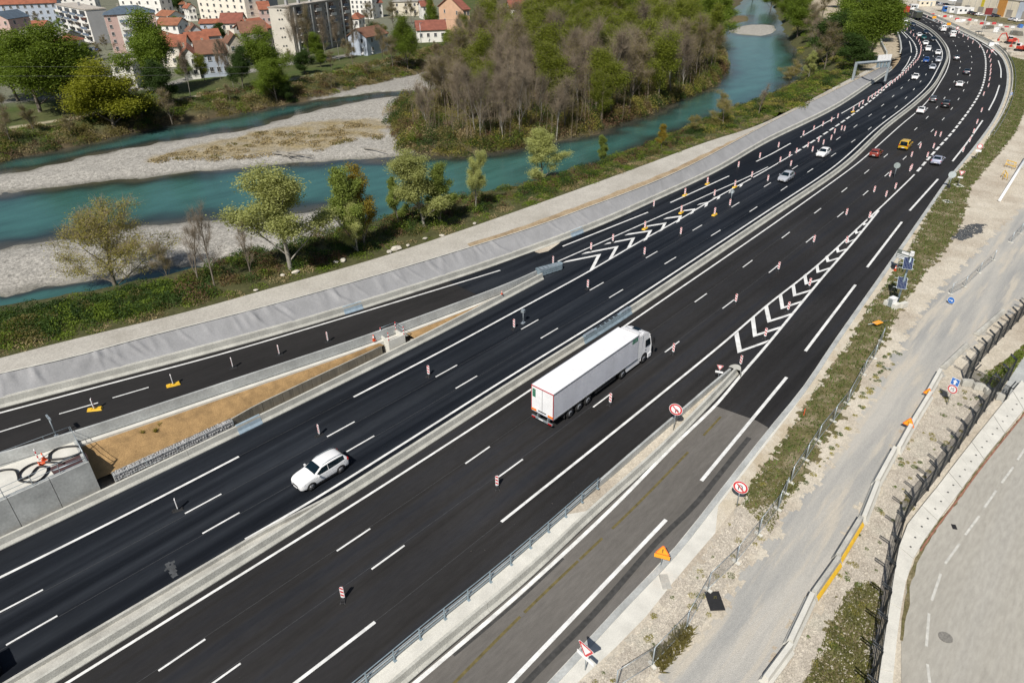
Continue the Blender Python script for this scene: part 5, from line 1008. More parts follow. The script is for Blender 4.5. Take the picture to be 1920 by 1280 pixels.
# ================================================================== vehicles
def paint(name, c, metal=.0): return mat('car_paint_'+name, c, .30, metal, var=.03, scale=1, coat=.6)
PAINT = {'white': paint('white', (.78, .78, .78)), 'silver': paint('silver', (.50, .52, .56), .25), 'grey': paint('grey', (.10, .105, .115), .5), 'black': paint('black', (.008, .009, .012)), 'red': paint('dark_red', (.22, .035, .02)),
 'blue': paint('blue', (.02, .075, .28)), 'green': paint('green', (.008, .075, .07)), 'yellow': paint('yellow', (.62, .38, .02)), 'lav': paint('pale_lavender', (.42, .44, .55), .3), 'navy': paint('navy', (.012, .018, .035)), 'brightred': paint('bright_red', (.48, .03, .03)), 'khaki': paint('khaki', (.05, .055, .04))}
M['carglass'] = mat('car_glass', (.004, .011, .016), .05, var=.1, spec=.7)
TYPES = {  # x, bottom, belt, half width, roof, half roof width
 'suv': [(2.36, .34, .66, .64, .70, .56), (2.27, .28, .80, .76, .85, .68), (2.05, .24, .93, .88, .98, .78), (1.5, .22, 1.03, .915, 1.07, .82), (1.05, .22, 1.06, .92, 1.10, .80), (.20, .22, 1.02, .92, 1.57, .66), (-.4, .22, 1.03, .92, 1.645, .68), (-1.3, .22, 1.06, .92, 1.63, .67), (-1.92, .24, 1.14, .91, 1.54, .62), (-2.2, .30, 1.12, .87, 1.20, .72), (-2.36, .36, .90, .86, .95, .76)],
 'hatch': [(2.05, .32, .55, .55, .58, .45), (1.99, .26, .66, .72, .70, .62), (1.75, .22, .77, .83, .81, .72), (1.2, .2, .87, .87, .91, .76), (.85, .2, .92, .875, .95, .74), (-.0, .2, .93, .88, 1.40, .58), (-.5, .2, .95, .88, 1.47, .60), (-1.2, .2, .97, .875, 1.45, .59), (-1.72, .22, 1.0, .86, 1.34, .56), (-1.98, .28, .96, .83, 1.02, .68), (-2.06, .34, .70, .76, .75, .64)],
 'sedan': [(2.3, .32, .55, .58, .58, .48), (2.22, .26, .68, .76, .72, .66), (1.95, .22, .78, .86, .82, .76), (1.3, .2, .87, .89, .91, .78), (.95, .2, .91, .90, .94, .76), (.1, .2, .93, .90, 1.36, .60), (-.45, .2, .94, .90, 1.43, .62), (-1.0, .2, .96, .90, 1.38, .60), (-1.65, .2, .98, .89, 1.04, .70), (-2.15, .26, .97, .86, 1.02, .74), (-2.3, .34, .72, .80, .76, .68)],
 'van': [(2.1, .34, .70, .60, .74, .5), (2.03, .28, .86, .76, .9, .66), (1.7, .24, 1.0, .86, 1.05, .74), (1.3, .22, 1.08, .89, 1.12, .76), (1.1, .22, 1.1, .90, 1.16, .76), (.45, .22, 1.12, .905, 1.72, .68), (-.2, .22, 1.15, .91, 1.81, .72), (-1.3, .22, 1.15, .91, 1.82, .73), (-2.0, .24, 1.15, .90, 1.79, .72), (-2.1, .30, 1.12, .88, 1.70, .72), (-2.12, .34, .80, .86, .9, .80)],
 'bigvan': [(2.6, .38, .85, .70, .9, .6), (2.5, .3, 1.05, .88, 1.1, .78), (2.1, .26, 1.2, .96, 1.26, .84), (1.85, .25, 1.25, .98, 1.3, .84), (1.15, .25, 1.3, 1.0, 2.2, .78), (.6, .25, 1.3, 1.0, 2.42, .82), (-1.2, .25, 1.3, 1.0, 2.45, .84), (-2.5, .25, 1.3, .99, 2.42, .84), (-2.6, .3, 1.3, .98, 2.3, .84), (-2.62, .36, .9, .95, 1.0, .88)]}
WB = {'suv': (1.42, -1.42, .36), 'hatch': (1.28, -1.27, .31), 'sedan': (1.38, -1.37, .32), 'van': (1.35, -1.35, .32), 'bigvan': (1.75, -1.75, .35)}
def ring(s):
    x, zb, be, w, zt, wr = s
    h = [(w*.86, zb), (w*.985, zb+.10), (w, zb+(be-zb)*.55), (w*.985, be-.05), (w*.95, be), (wr*1.03+.02, zt-.07 if zt-be > .2 else zt-.015), (wr*.93, zt), (wr*.5, zt+.018), (0, zt+.025)]
    return [(x, y, z) for y, z in h]+[(x, -y, z) for y, z in h[::-1][1:]]
def car_proto(kind):
    S = TYPES[kind]; th = thing('car', 'x', 'car')
    mb = MB(); Rg = [ring(s) for s in S]; n = len(Rg[0]); vs_ = [p for r in Rg for p in r]; fs = []
    for i in range(len(Rg)-1):
        for k in range(n-1): fs.append((i*n+k, (i+1)*n+k, (i+1)*n+k+1, i*n+k+1))
    fs.append(tuple(range(n))); fs.append(tuple((len(Rg)-1)*n+k for k in range(n-1, -1, -1)))
    for i in range(len(Rg)-1): fs.append((i*n, i*n+n-1, (i+1)*n+n-1, (i+1)*n))
    mb.add(vs_, fs, True); bo = obj('body', mb, PAINT['white'], th); bo.data.set_sharp_from_angle(angle=R_(38)) if kind != 'suv' else bo.modifiers.new('round', 'SUBSURF')
    if kind == 'suv': bo.modifiers[0].levels = bo.modifiers[0].render_levels = 2
    xs_ = [s[0] for s in S][::-1]
    def I(x, k): return float(np.interp(x, xs_, [s[k] for s in S][::-1]))
    def topz(x): return I(x, 4)
    iw = [i for i in range(len(S)-1) if S[i+1][4]-S[i][4] > .3][0]; xw0, xw1 = S[iw][0], S[iw+1][0]
    def patch_top(xa, xb, nm, k=.9, zoff=.02):
        m_ = MB(); vv = []
        for t in np.linspace(0, 1, 5):
            x = xa+(xb-xa)*t; wr = I(x, 5)*k; z = topz(x)
            for y in np.linspace(-1, 1, 7): vv.append((x+(.012 if xa > 0 else -.012), y*wr, z+zoff+.022*(1-y*y)))
        m_.add(vv, [(a*7+b_, a*7+b_+1, (a+1)*7+b_+1, (a+1)*7+b_) for a in range(4) for b_ in range(6)], True); return obj(nm, m_, M['carglass'], th)
    patch_top(xw0-.04, xw1+.06, 'windscreen')
    rear = [i for i in range(iw+2, len(S)-1) if S[i][4]-S[i+1][4] > .28]
    if rear and kind != 'bigvan':
        ir = rear[0]; patch_top(S[ir][0]-.03, S[ir+1][0]+.05, 'rear_window', .86)
    elif kind in ('van', 'bigvan'):
        pass
    def side(xa, xb, sg, nm):
        m_ = MB(); vv = []
        for x in np.linspace(xa, xb, 5):
            be, w_, zt, wr = I(x, 2), I(x, 3), I(x, 4), I(x, 5)
            p0 = (w_*.95, be); p1 = (wr*1.03+.02, zt-.07)
            for t in (.05, .5, .95): vv.append((x, sg*(p0[0]+(p1[0]-p0[0])*t+.014), p0[1]+(p1[1]-p0[1])*t+.006))
        m_.add(vv, [(a*3+b_, (a+1)*3+b_, (a+1)*3+b_+1, a*3+b_+1) for a in range(4) for b_ in range(2)], True); return obj(nm, m_, M['carglass'], th)
    xt = S[iw+1][0]; xe = S[-3][0]+.12 if kind not in ('van', 'bigvan') else S[-3][0]+.1
    segs = {'suv': [(.70, -.30), (-.35, -1.90)], 'hatch': [(.5, -.38), (-.46, -1.45)], 'sedan': [(.55, -.38), (-.46, -1.25)], 'van': [(.8, -.1), (-.2, -1.0), (-1.1, -1.85)], 'bigvan': [(1.4, .45)]}[kind]
    for sg in (-1, 1):
        for a, b_ in segs: side(a, b_, sg, 'side_window')
        x = segs[0][0]+.02; obj('mirror', MB().box((x, sg*(I(x, 3)+.10), I(x, 2)+.06), (.13, .2, .14)), PAINT['white'], th)
        f = S[2]; obj('headlight', MB().hexa([(S[1][0]+.02, sg*S[1][3]*.55, S[1][2]-.14), (S[1][0]-.04, sg*S[1][3]*1.0, S[1][2]-.12), (S[2][0]-.05, sg*(S[2][3]+.01), S[2][2]-.10), (S[2][0], sg*S[2][3]*.6, S[2][2]-.14)], [(S[1][0]-.03, sg*S[1][3]*.55, S[1][2]+.03), (S[1][0]-.08, sg*S[1][3]*.97, S[1][2]+.02), (S[2][0]-.1, sg*(S[2][3]*.99), S[2][2]+.0), (S[2][0]-.02, sg*S[2][3]*.6, S[2][2]+.03)]), M['lamp'], th)
        r_ = S[-2]; zt_ = r_[2]-.06
        obj('tail_light', MB().box((r_[0]-.015, sg*r_[3]*.86, zt_-.05), (.14, r_[3]*.3, .20)), M['tail'], th)
    fz = S[0]; obj('grille', MB().box((S[0][0]-.03, 0, fz[2]-.02), (.10, fz[3]*1.1, .13)), M['black'], th); obj('lower_grille', MB().box((S[0][0]-.05, 0, fz[1]+.06), (.12, fz[3]*1.5, .14)), M['black'], th)
    obj('number_plate', MB().box((S[0][0]+.025, 0, fz[1]+.17), (.02, .50, .11)), M['white'], th); obj('number_plate', MB().box((S[-1][0]-.015, 0, S[-1][1]+.22), (.03, .50, .11)), M['white'], th)
    obj('rear_bumper', MB().box((S[-1][0]+.02, 0, S[-1][1]+.04), (.14, S[-1][3]*1.7, .18)), M['black'], th)
    x0, x1, rw_ = WB[kind]; wt_ = S[4][3]
    ty = MB().tube([(0, -.11, 0), (0, .11, 0)], rw_, 20).mesh('tyre', M['tyre'])
    rmb = MB().tube([(0, .06, 0), (0, .118, 0)], rw_*.66, 16)
    rim = rmb.mesh('rim', M['rim']); hub = MB()
    for k in range(5):
        t = k*2*math.pi/5; hub.hexa([(0, .10, 0)]*4 if False else [(math.cos(t+.25)*.03, .117, math.sin(t+.25)*.03), (math.cos(t-.25)*.03, .117, math.sin(t-.25)*.03), (math.cos(t-.22)*rw_*.6, .117, math.sin(t-.22)*rw_*.6), (math.cos(t+.22)*rw_*.6, .117, math.sin(t+.22)*rw_*.6)], [(math.cos(t+.25)*.03, .124, math.sin(t+.25)*.03), (math.cos(t-.25)*.03, .124, math.sin(t-.25)*.03), (math.cos(t-.22)*rw_*.6, .124, math.sin(t-.22)*rw_*.6), (math.cos(t+.22)*rw_*.6, .124, math.sin(t+.22)*rw_*.6)])
    arch = MB(); an = 14; ra, rb_ = rw_*1.0, rw_*1.22
    av = []
    for k in range(an+1):
        t = math.pi*(-.06+1.12*k/an); av += [(math.cos(t)*rb_, .0, math.sin(t)*rb_), (math.cos(t)*ra*.2, .0, math.sin(t)*ra*.2)]
    arch.add(av, [(2*k, 2*k+1, 2*k+3, 2*k+2) for k in range(an)]); am = arch.mesh('wheel_arch', M['black'], False)
    hubm = hub.mesh('hub_gap', M['tyre'])
    for x in (x0, x1):
        for sg in (-1, 1):
            wh = bpy.data.objects.new('wheel', None); COL.objects.link(wh); wh.parent = th; wh.location = (x, sg*(I(x, 3)-.09), rw_); wh.rotation_euler = (0, 0, 0 if sg > 0 else math.pi)
            link('tyre', ty, wh); link('rim', rim, wh); link('hub_gap', hubm, wh)
            a_ = link('wheel_arch', am, th); a_.location = (x, sg*(I(x, 3)+.006), rw_)
    if kind == 'suv':
        for sg in (-1, 1): obj('roof_rail', MB().tube([(.05, sg*.60, 1.62), (-.6, sg*.61, 1.70), (-1.5, sg*.60, 1.68), (-1.9, sg*.58, 1.60)], .022, 5), M['galv'], th); obj('sill_trim', MB().box((-.0, sg*.915, .27), (2.2, .03, .14)), M['black'], th)
    if kind in ('van', 'bigvan'):
        for sg in (-1, 1): obj('rear_window', MB().box((S[-2][0]-.02, sg*S[-2][5]*.5, S[-2][4]-.38), (.06, S[-2][5]*.75, .45)), M['carglass'], th)
    return th
CARP = {k: car_proto(k) for k in TYPES}; cused = {k: False for k in TYPES}
def car(kind, col, u, v, ref, label, away, cat='car', du=0, dyaw=0, zc=.75, rz=None):
    g = G(u, v, zc)
    if cused[kind]: o = copy_tree(CARP[kind])
    else: o = CARP[kind]; cused[kind] = True
    o.location = (g[0], g[1], land(g[0], g[1])+.02 if ref is None else .01)
    o.rotation_euler = (0, 0, (R_(rz) if rz is not None else roadangle(g[0], g[1], ref)+(0 if away else math.pi))+R_(dyaw))
    o['label'] = label; o['category'] = cat
    if 'group' in o: del o['group']
    for ch in o.children:
        if ch.name.split('.')[0] in ('body', 'mirror'): ch.material_slots[0].link = 'OBJECT'; ch.material_slots[0].material = PAINT[col]
    o.name = {'suv': 'suv', 'van': 'van', 'bigvan': 'delivery_van'}.get(kind, 'car'); return o
c_ = car('suv', 'white', 600, 882, L2, 'white seven-seat car with black windows alone on the left carriageway', False, dyaw=1)
c_.location = (17.27, 8.05, .01)
o = car('hatch', 'black', -60, 1262, L2, 'dark car just outside the frame whose black shadow falls on the left lane', False); o.location = (-8.2, 8.45, .01)
for a in [('hatch', 'silver', 1474, 330, L1, 'silver hatchback nearest behind the left arrow markings, coming towards the camera'), ('hatch', 'white', 1544, 285, L1, 'white hatchback with dark windscreen passing the striped panels before the gantry'),
  ('sedan', 'white', 1717, 143, L1, 'white car alone at the head of the oncoming queue'), ('sedan', 'silver', 1749, 125, L2, 'silver car with dark bonnet beside the median in the oncoming queue'), ('hatch', 'blue', 1737, 112, L1, 'bright blue car in the oncoming queue'),
  ('hatch', 'silver', 1760, 111.5, L2, 'pale silver car directly above the silver one by the median'), ('hatch', 'white', 1759, 98, L2, 'white car hugging the median opposite the blue car'), ('suv', 'white', 1740, 91.5, L1, 'tall white car behind the blue car in the queue'), ('sedan', 'white', 1735.5, 80, L1, 'white car third behind the blue car'),
  ('hatch', 'black', 1749, 73, L2, 'black car beside the median in the middle of the queue'), ('hatch', 'green', 1732, 69.5, L1, 'dark green car in the middle of the queue'), ('hatch', 'navy', 1736, 60, L2, 'navy car right of the white and green pair'), ('sedan', 'white', 1724, 65, L1, 'white car beside the green car'),
  ('hatch', 'black', 1711, 55, L1, 'black car beyond the green car next to the striped panels'), ('sedan', 'navy', 1712, 45.5, L2, 'navy car close to the median far up the queue'), ('hatch', 'silver', 1696, 45, L1, 'silver car far up the queue next to the striped panels'), ('sedan', 'white', 1697, 38, L2, 'white car far up the queue by the median'),
  ('suv', 'white', 1682, 38.5, L1, 'tall white car far up the queue by the panels'), ('hatch', 'navy', 1679, 32, L2, 'navy car almost last in the visible queue'), ('hatch', 'white', 1669, 27.5, L2, 'white car last in the visible queue beside the green trees')]:
    car(*a, False)
for a in [('hatch', 'red', 1643.5, 285, R0, 'dark red car beside the median barrier driving away'), ('sedan', 'lav', 1759, 298, R3, 'pale lavender car beside the broad white dashes'), ('sedan', 'white', 1729, 205, R0, 'white car close to the median behind the black one'),
  ('hatch', 'grey', 1751, 184.5, R0, 'dark grey car close to the median on the bend'), ('suv', 'black', 1775, 194, R1, 'black car in the middle lane on the bend'), ('sedan', 'white', 1800, 156.5, R1, 'white car driving away on the bend above the black car'), ('sedan', 'navy', 1813, 133.5, R2, 'dark car at the outside of the bend'), ('sedan', 'grey', 1794, 107.5, R1, 'grey car driving away under the far bend')]:
    g = G(a[2], a[3], .75); car(*a, True)
car('van', 'yellow', 1698, 271, R1, 'yellow van with twin rear windows driving away', True, 'van')
car('bigvan', 'white', 1786, 63.5, R1, 'white delivery van, nearer of the two by the far cones', True, 'van', zc=1.2); car('bigvan', 'white', 1768, 53, R1, 'white delivery van, farther of the two by the far cones', True, 'van', zc=1.2)
# ------------------------------------------------------------------ articulated truck
M['trailer'] = mat('trailer_white', (.80, .80, .81), .45, var=.06, scale=1.4, fine=.03, fscale=5); M['trailer_side_shade'] = mat('trailer_panel_shaded', (.60, .61, .66), .5, var=.09, scale=.7, fine=.04, fscale=4, stretch=(1, 1, .4)); M['greenad'] = mat('green_poster', (.005, .16, .075), .5, var=.1, scale=6); M['redtrim'] = mat('red_edge_tape', (.45, .05, .05), .5); M['orangeplate'] = mat('orange_reflective_plate', (.85, .20, .02), .5); M['aluminium'] = mat('aluminium', (.55, .56, .57), .35, .8)  # trailer sides get a darker, bluer white, their weaker light painted in
tk = thing('articulated_truck', 'white articulated lorry with a long box trailer on the right carriageway', 'truck', (34.66, -1.46, .01), R_(.1))
TW = 1.275
tr = obj('trailer_box', MB().box((6.8, 0, 2.59), (13.6, 2*TW, 2.80)), M['trailer_side_shade'], tk)
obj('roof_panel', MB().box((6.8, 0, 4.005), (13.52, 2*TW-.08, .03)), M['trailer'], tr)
for sg in (-1, 1): obj('roof_edge', MB().box((6.8, sg*(TW+.005), 3.97), (13.62, .06, .08)), M['aluminium'], tr); obj('lower_edge', MB().box((6.8, sg*(TW+.005), 1.22), (13.62, .06, .10)), M['aluminium'], tr)
for sg in (-1, 1): obj('rear_door', MB().box((-.02, sg*.615, 2.62), (.04, 1.20, 2.56)), M['trailer'], tr); obj('corner_post', MB().box((-.02, sg*(TW-.02), 2.6), (.05, .06, 2.78)), M['redtrim'], tr); obj('orange_plate', MB().box((-.05, sg*.95, 1.42), (.02, .56, .22)), M['orangeplate'], tr)
obj('door_gap', MB().box((-.045, 0, 2.62), (.012, .03, 2.55)), M['black'], tr); obj('header', MB().box((-.03, 0, 3.95), (.06, 2.5, .08)), M['redtrim'], tr); obj('lock_bar', MB().box((-.05, 0, 1.50), (.03, .95, .10)), M['black'], tr)
obj('poster', MB().box((-.047, .95, 3.25), (.012, .36, .85)), M['greenad'], tr)
for z in (3.05, 3.25, 3.4, 3.52): obj('poster_text', MB().box((-.056, .95, z), (.008, .26, .035)), M['galv'], tr)
obj('poster', MB().box((12.9, -TW-.006, 3.62), (.95, .012, .42)), M['greenad'], tr)
for x in (12.62, 12.9, 13.1): obj('poster_text', MB().box((x, -TW-.014, 3.62), (.14, .008, .16)), M['galv'], tr)
obj('chassis', MB().box((6.6, .45, 1.0), (12.8, .14, .3)).box((6.6, -.45, 1.0), (12.8, .14, .3)).box((1.5, 0, 1.0), (2.6, 1.0, .16)), M['dark'], tk)
obj('underrun_bumper', MB().box((-.02, 0, .62), (.12, 2.4, .16)).box((.25, .6, .85), (.5, .08, .3)).box((.25, -.6, .85), (.5, .08, .3)), M['galv'], tk)
for sg in (-1, 1): obj('tail_light', MB().box((-.09, sg*.95, .62), (.05, .42, .13)), M['tail'], tk)
obj('number_plate', MB().box((-.09, .1, .64), (.02, .52, .11)), M['white'], tk)
obj('mudflap', MB().box((1.75, 1.0, .65), (.04, .42, .55)).box((1.75, -1.0, .65), (.04, .42, .55)), M['dark'], tk)
for sg in (-1, 1): obj('side_skirt', MB().box((8.2, sg*1.15, .85), (3.4, .05, .5)), M['dark'], tk); obj('landing_leg', MB().box((10.4, sg*.7, .6), (.16, .16, .8)), M['dark'], tk)
wt_ = MB().tube([(0, -.16, 0), (0, .16, 0)], .50, 24).mesh('tyre', M['tyre']); wr_ = MB().tube([(0, .10, 0), (0, .165, 0)], .30, 18).mesh('rim', M['aluminium']); wh_ = MB().disc((0, .172, 0), .15, 'y', .02, 14).mesh('hub', M['dark'])
def twheel(x, y):
    e = bpy.data.objects.new('wheel', None); COL.objects.link(e); e.parent = tk; e.location = (x, y, .50); e.rotation_euler[2] = 0 if y > 0 else math.pi
    link('tyre', wt_, e); link('rim', wr_, e); link('hub', wh_, e)
for x in (2.6, 3.95, 5.3, 11.15, 15.0):
    for y in (-1.08, 1.08): twheel(x, y)
    if x < 12:
        for sg in (-1, 1): obj('mudguard', MB().tube([(x-.58, sg*1.08, .62), (x-.42, sg*1.08, .98), (x, sg*1.08, 1.10), (x+.42, sg*1.08, .98), (x+.58, sg*1.08, .62)], .05, 4), M['dark'], tk)
cabp = [(13.95, .95), (14.35, .9), (14.35, .55), (16.25, .45), (16.33, .9), (16.30, 1.75), (16.08, 2.72), (15.85, 3.25), (15.0, 3.62), (13.95, 3.72)]
cb_ = MB(); n = len(cabp); half = [1.22]*n; half = [1.22, 1.22, 1.22, 1.20, 1.22, 1.22, 1.16, 1.08, 1.05, 1.12]
cb_.add([(x, -h, z) for (x, z), h in zip(cabp, half)]+[(x, h, z) for (x, z), h in zip(cabp, half)], [tuple(range(n)), tuple(range(2*n-1, n-1, -1))]+[(k, n+k, n+(k+1) % n, (k+1) % n) for k in range(n)]); cab = obj('cab', cb_, M['trailer'], tk)
obj('windscreen', MB().hexa([(16.31, -1.12, 1.80), (16.31, 1.12, 1.80), (16.29, 1.12, 1.80), (16.29, -1.12, 1.80)], [(16.12, -1.06, 2.66), (16.12, 1.06, 2.66), (16.06, 1.06, 2.66), (16.06, -1.06, 2.66)]), M['carglass'], cab)
for sg in (-1, 1):
    obj('side_window', MB().hexa([(15.15, sg*1.225, 1.85), (16.12, sg*1.225, 1.85), (16.12, sg*1.205, 1.85), (15.15, sg*1.205, 1.85)], [(15.15, sg*1.20, 2.62), (15.95, sg*1.19, 2.62), (15.95, sg*1.15, 2.62), (15.15, sg*1.15, 2.62)]), M['carglass'], cab)
    obj('mirror', MB().box((16.25, sg*1.48, 2.25), (.14, .22, .75)), M['black'], cab); obj('fairing', MB().box((14.1, sg*1.20, 2.3), (.75, .05, 2.7)), M['trailer'], cab); obj('door_handle', MB().box((15.2, sg*1.235, 1.55), (.16, .03, .05)), M['black'], cab)
    obj('tank_fairing', MB().box((12.95, sg*1.12, .72), (2.5, .16, .62)), M['trailer'], tk); obj('wheel_arch', MB().disc((15.0, sg*1.226, .62), .62, 'y', .012, 24), M['black'], cab)
    obj('front_bumper_side', MB().box((16.05, sg*1.1, .55), (.62, .3, .5)), M['trailer'], cab)
obj('roof_hatch', MB().box((15.1, 0, 3.62), (.55, .8, .06)), M['carglass'], cab)
obj('wind_deflector', MB().hexa([(13.9, -1.08, 3.62), (14.9, -.98, 3.60), (14.9, .98, 3.60), (13.9, 1.08, 3.62)], [(13.85, -1.05, 3.98), (14.05, -.95, 3.96), (14.05, .95, 3.96), (13.85, 1.05, 3.98)]), M['trailer'], cab)
obj('grille', MB().box((16.33, 0, 1.2), (.04, 1.7, .8)), M['black'], cab); obj('tractor_chassis', MB().box((12.9, 0, .8), (6.2, .9, .28)), M['dark'], tk)
def lorry(u, v, ref, label, box, cabc, L_=9.0, H=3.6, away=True):
    g = G(u, v, 1.5); th = thing('lorry', label, 'truck', (g[0], g[1], .01), roadangle(g[0], g[1], ref)+(0 if away else math.pi))
    obj('box_body', MB().box((-1.2, 0, (H+1)/2), (L_-2.6, 2.5, H-1)).box((-1.2, 0, H+.02), (L_-2.8, 2.3, .06)), box, th)
    obj('cab', MB().prism([(L_/2-2.2, .5), (L_/2, .5), (L_/2, 1.6), (L_/2-.35, 2.8), (L_/2-2.2, 2.9)], -1.2, 1.2, 'y'), cabc, th)
    obj('windscreen', MB().hexa([(L_/2+.01, -1.1, 1.65), (L_/2+.01, 1.1, 1.65), (L_/2-.02, 1.1, 1.65), (L_/2-.02, -1.1, 1.65)], [(L_/2-.31, -1.05, 2.7), (L_/2-.31, 1.05, 2.7), (L_/2-.38, 1.05, 2.7), (L_/2-.38, -1.05, 2.7)]), M['carglass'], th)
    for x in (L_/2-1.1, -1.5, -2.8):
        for y in (-1.05, 1.05): obj('wheel', MB().tube([(x, y-.15, .5), (x, y+.15, .5)], .5, 14), M['tyre'], th)
    return th
lorry(1692, 19, R1, 'bright red articulated lorry at the far top of the road', PAINT['brightred'], PAINT['brightred'], 15.0, 3.9)
lorry(1719, 30, R1, 'dark khaki tipper lorry behind the red one', PAINT['khaki'], M['rock'], 9.0, 3.4)
# ================================================================== plants
def branch_tree(seed, H, trunk_r, levels=5, spread=.55, up=.35, nchild=(3, 4), first=.15, shrink=.66, lean=0.0, sides=(6, 4, 3, 3), trunk=.55, low=1.0):
    """trunk with limbs over its whole length; low limbs reach outwards, high ones upwards"""
    r = random.Random(seed); mb = MB(); tips = []
    def grow(p, d, ln, rad, lv):
        n = 4 if lv == 0 else 3 if lv == 1 else 2; pts = [p]; rr = [rad]; q = p.copy(); dd = d.copy()
        for i in range(n):
            dd = (dd+Vector((r.uniform(-1, 1), r.uniform(-1, 1), r.uniform(-.4, .5)+up*.35))*(.10 if lv == 0 else .17)).normalized(); q = q+dd*(ln/n); pts.append(q.copy()); rr.append(rad*(1-.5*(i+1)/n))
        if lv < 4: mb.tube(pts, rr, sides[min(lv, len(sides)-1)], False, True)
        if lv >= levels-2: tips.append((pts[-1], dd, lv)); tips.append((pts[-2].lerp(pts[-1], r.random()), dd, lv))
        if lv >= levels-1: return
        k = r.randint(*nchild)+(5 if lv == 0 else 1 if lv == 1 else 0)
        for j in range(k):
            t = first+(1-first)*(j+r.uniform(.1, .9))/k if lv == 0 else r.uniform(.25, 1.0); t = min(max(t, 0), .999)
            i0 = min(int(t*n), n-1); b = pts[i0].lerp(pts[i0+1], t*n-i0); az = r.uniform(0, 6.283) if lv else j*2.4+r.uniform(-.5, .5); side = Vector((math.cos(az), math.sin(az), 0))
            s = spread*(1.5-.75*t if lv == 0 else 1.0); nd = (dd*(1-min(.9, s*.6))+side*s+Vector((0, 0, up*(.5+.6*t if lv == 0 else .6)))).normalized()
            l2 = ln*shrink*r.uniform(.75, 1.1)*((1.05*low-.35*t) if lv == 0 else 1); grow(b, nd, l2, max(rr[i0+1]*r.uniform(.45, .65), .008), lv+1)
        grow(pts[-1], dd, ln*shrink*.8, rr[-1]*.85, lv+1)
    grow(Vector((0, 0, -.3)), Vector((lean, 0, 1)).normalized(), H*trunk, trunk_r, 0)
    return mb, tips, None
def norm_h(mb, tips, H):
    mz = max(v[2] for v in mb.v); s = H/mz; mb.v = [(a*s, b*s, c*s) for a, b, c in mb.v]; return [(p*s, d, l) for p, d, l in tips]
def leaf_cloud(tips, per, spread, size, seed, flat=.6):
    r = np.random.default_rng(seed); P = np.array([tuple(t[0]) for t in tips]); n = len(P)*per
    c = np.repeat(P, per, 0)+r.normal(0, spread, (n, 3))*np.array([1, 1, .8]); return quads(c, size, r, flat)
def quads(c, size, r, flat=.6):
    n = len(c); a = r.normal(0, 1, (n, 3)); a[:, 2] *= flat; a /= np.linalg.norm(a, axis=1)[:, None]; b = r.normal(0, 1, (n, 3)); b -= a*(a*b).sum(1)[:, None]; b /= np.linalg.norm(b, axis=1)[:, None]
    s = size*r.uniform(.6, 1.35, n)[:, None]; a = a*s; b = b*s*.6
    V = np.stack([c-a, c+b*.9-a*.1, c+a, c-b*.9+a*.1], 1).reshape(-1, 3); F = np.arange(4*n).reshape(n, 4); return V, F
def qmesh(name, V, F, mt):
    me = bpy.data.meshes.new(name); me.vertices.add(len(V)); me.vertices.foreach_set('co', V.ravel()); nf = len(F); k = F.shape[1]
    me.loops.add(nf*k); me.loops.foreach_set('vertex_index', F.ravel()); me.polygons.add(nf); me.polygons.foreach_set('loop_start', np.arange(nf)*k); me.polygons.foreach_set('loop_total', np.full(nf, k))
    me.materials.append(mt); me.update(calc_edges=True); me.validate(); return me
def twig_cloud(tips, per, length, width, seed, up=.5):
    """thin twigs as slivers growing from the branch ends"""
    r = np.random.default_rng(seed); P = np.array([tuple(t[0]) for t in tips]); D = np.array([tuple(t[1]) for t in tips]); n = len(P)*per
    p = np.repeat(P, per, 0); d = np.repeat(D, per, 0)*.6+r.normal(0, .55, (n, 3)); d[:, 2] += up*.5; d /= np.linalg.norm(d, axis=1)[:, None]
    ln = length*r.uniform(.5, 1.4, n)[:, None]; s = np.cross(d, r.normal(0, 1, (n, 3))); s /= np.linalg.norm(s, axis=1)[:, None]; s *= width
    p = p+d*ln*r.uniform(-.3, .3, n)[:, None]
    V = np.stack([p-s, p+s, p+d*ln], 1).reshape(-1, 3); F = np.arange(3*n).reshape(n, 3); return V, F
LEAF = {'turf': leafmat('turf_blade', (.105, .150, .034)), 'moss': leafmat('moss_blade', (.160, .160, .055)), 'lime': leafmat('leaf_lime', (.175, .205, .025)), 'green': leafmat('leaf_fresh_green', (.135, .190, .022)), 'deep': leafmat('leaf_deep_green', (.050, .088, .018)), 'olive': leafmat('leaf_olive_bud', (.30, .27, .062)), 'silver': leafmat('leaf_silver_green', (.36, .38, .14)),
  'yellow': leafmat('leaf_yellow_green', (.205, .215, .018)), 'bud': leafmat('leaf_brown_bud', (.190, .165, .055)), 'ivy': leafmat('leaf_dark_ivy', (.026, .055, .012)), 'poplar': leafmat('leaf_spring_green', (.215, .265, .060)), 'dry': leafmat('dry_grass', (.30, .235, .12), trans=.1), 'bramble': leafmat('bramble_red_brown', (.105, .060, .032), trans=.1), 'orange': leafmat('leaf_orange_bud', (.27, .205, .030))}
TP = {}
def tree_type(key, seeds, H, tr, leaf, per, spr, size, twigs=0, bark='bark', tl=.085, tw=.0105, **kw):
    L_ = []
    for i, sd in enumerate(seeds):
        mb, tips, segs = branch_tree(sd, H, tr, **kw); tips = norm_h(mb, tips, H); me_t = mb.mesh('trunk', M[bark], False); parts = []
        if per: V, F = leaf_cloud(tips, per, spr, size, sd); parts.append(('crown', qmesh('crown', V, F, LEAF[leaf])))
        if twigs: V, F = twig_cloud(tips, twigs, H*tl, tw*H/10, sd+5); parts.append(('twigs' if per else 'crown', qmesh('twigs', V, F, M['twig'])))
        L_.append((me_t, parts))
    TP[key] = (L_, H)
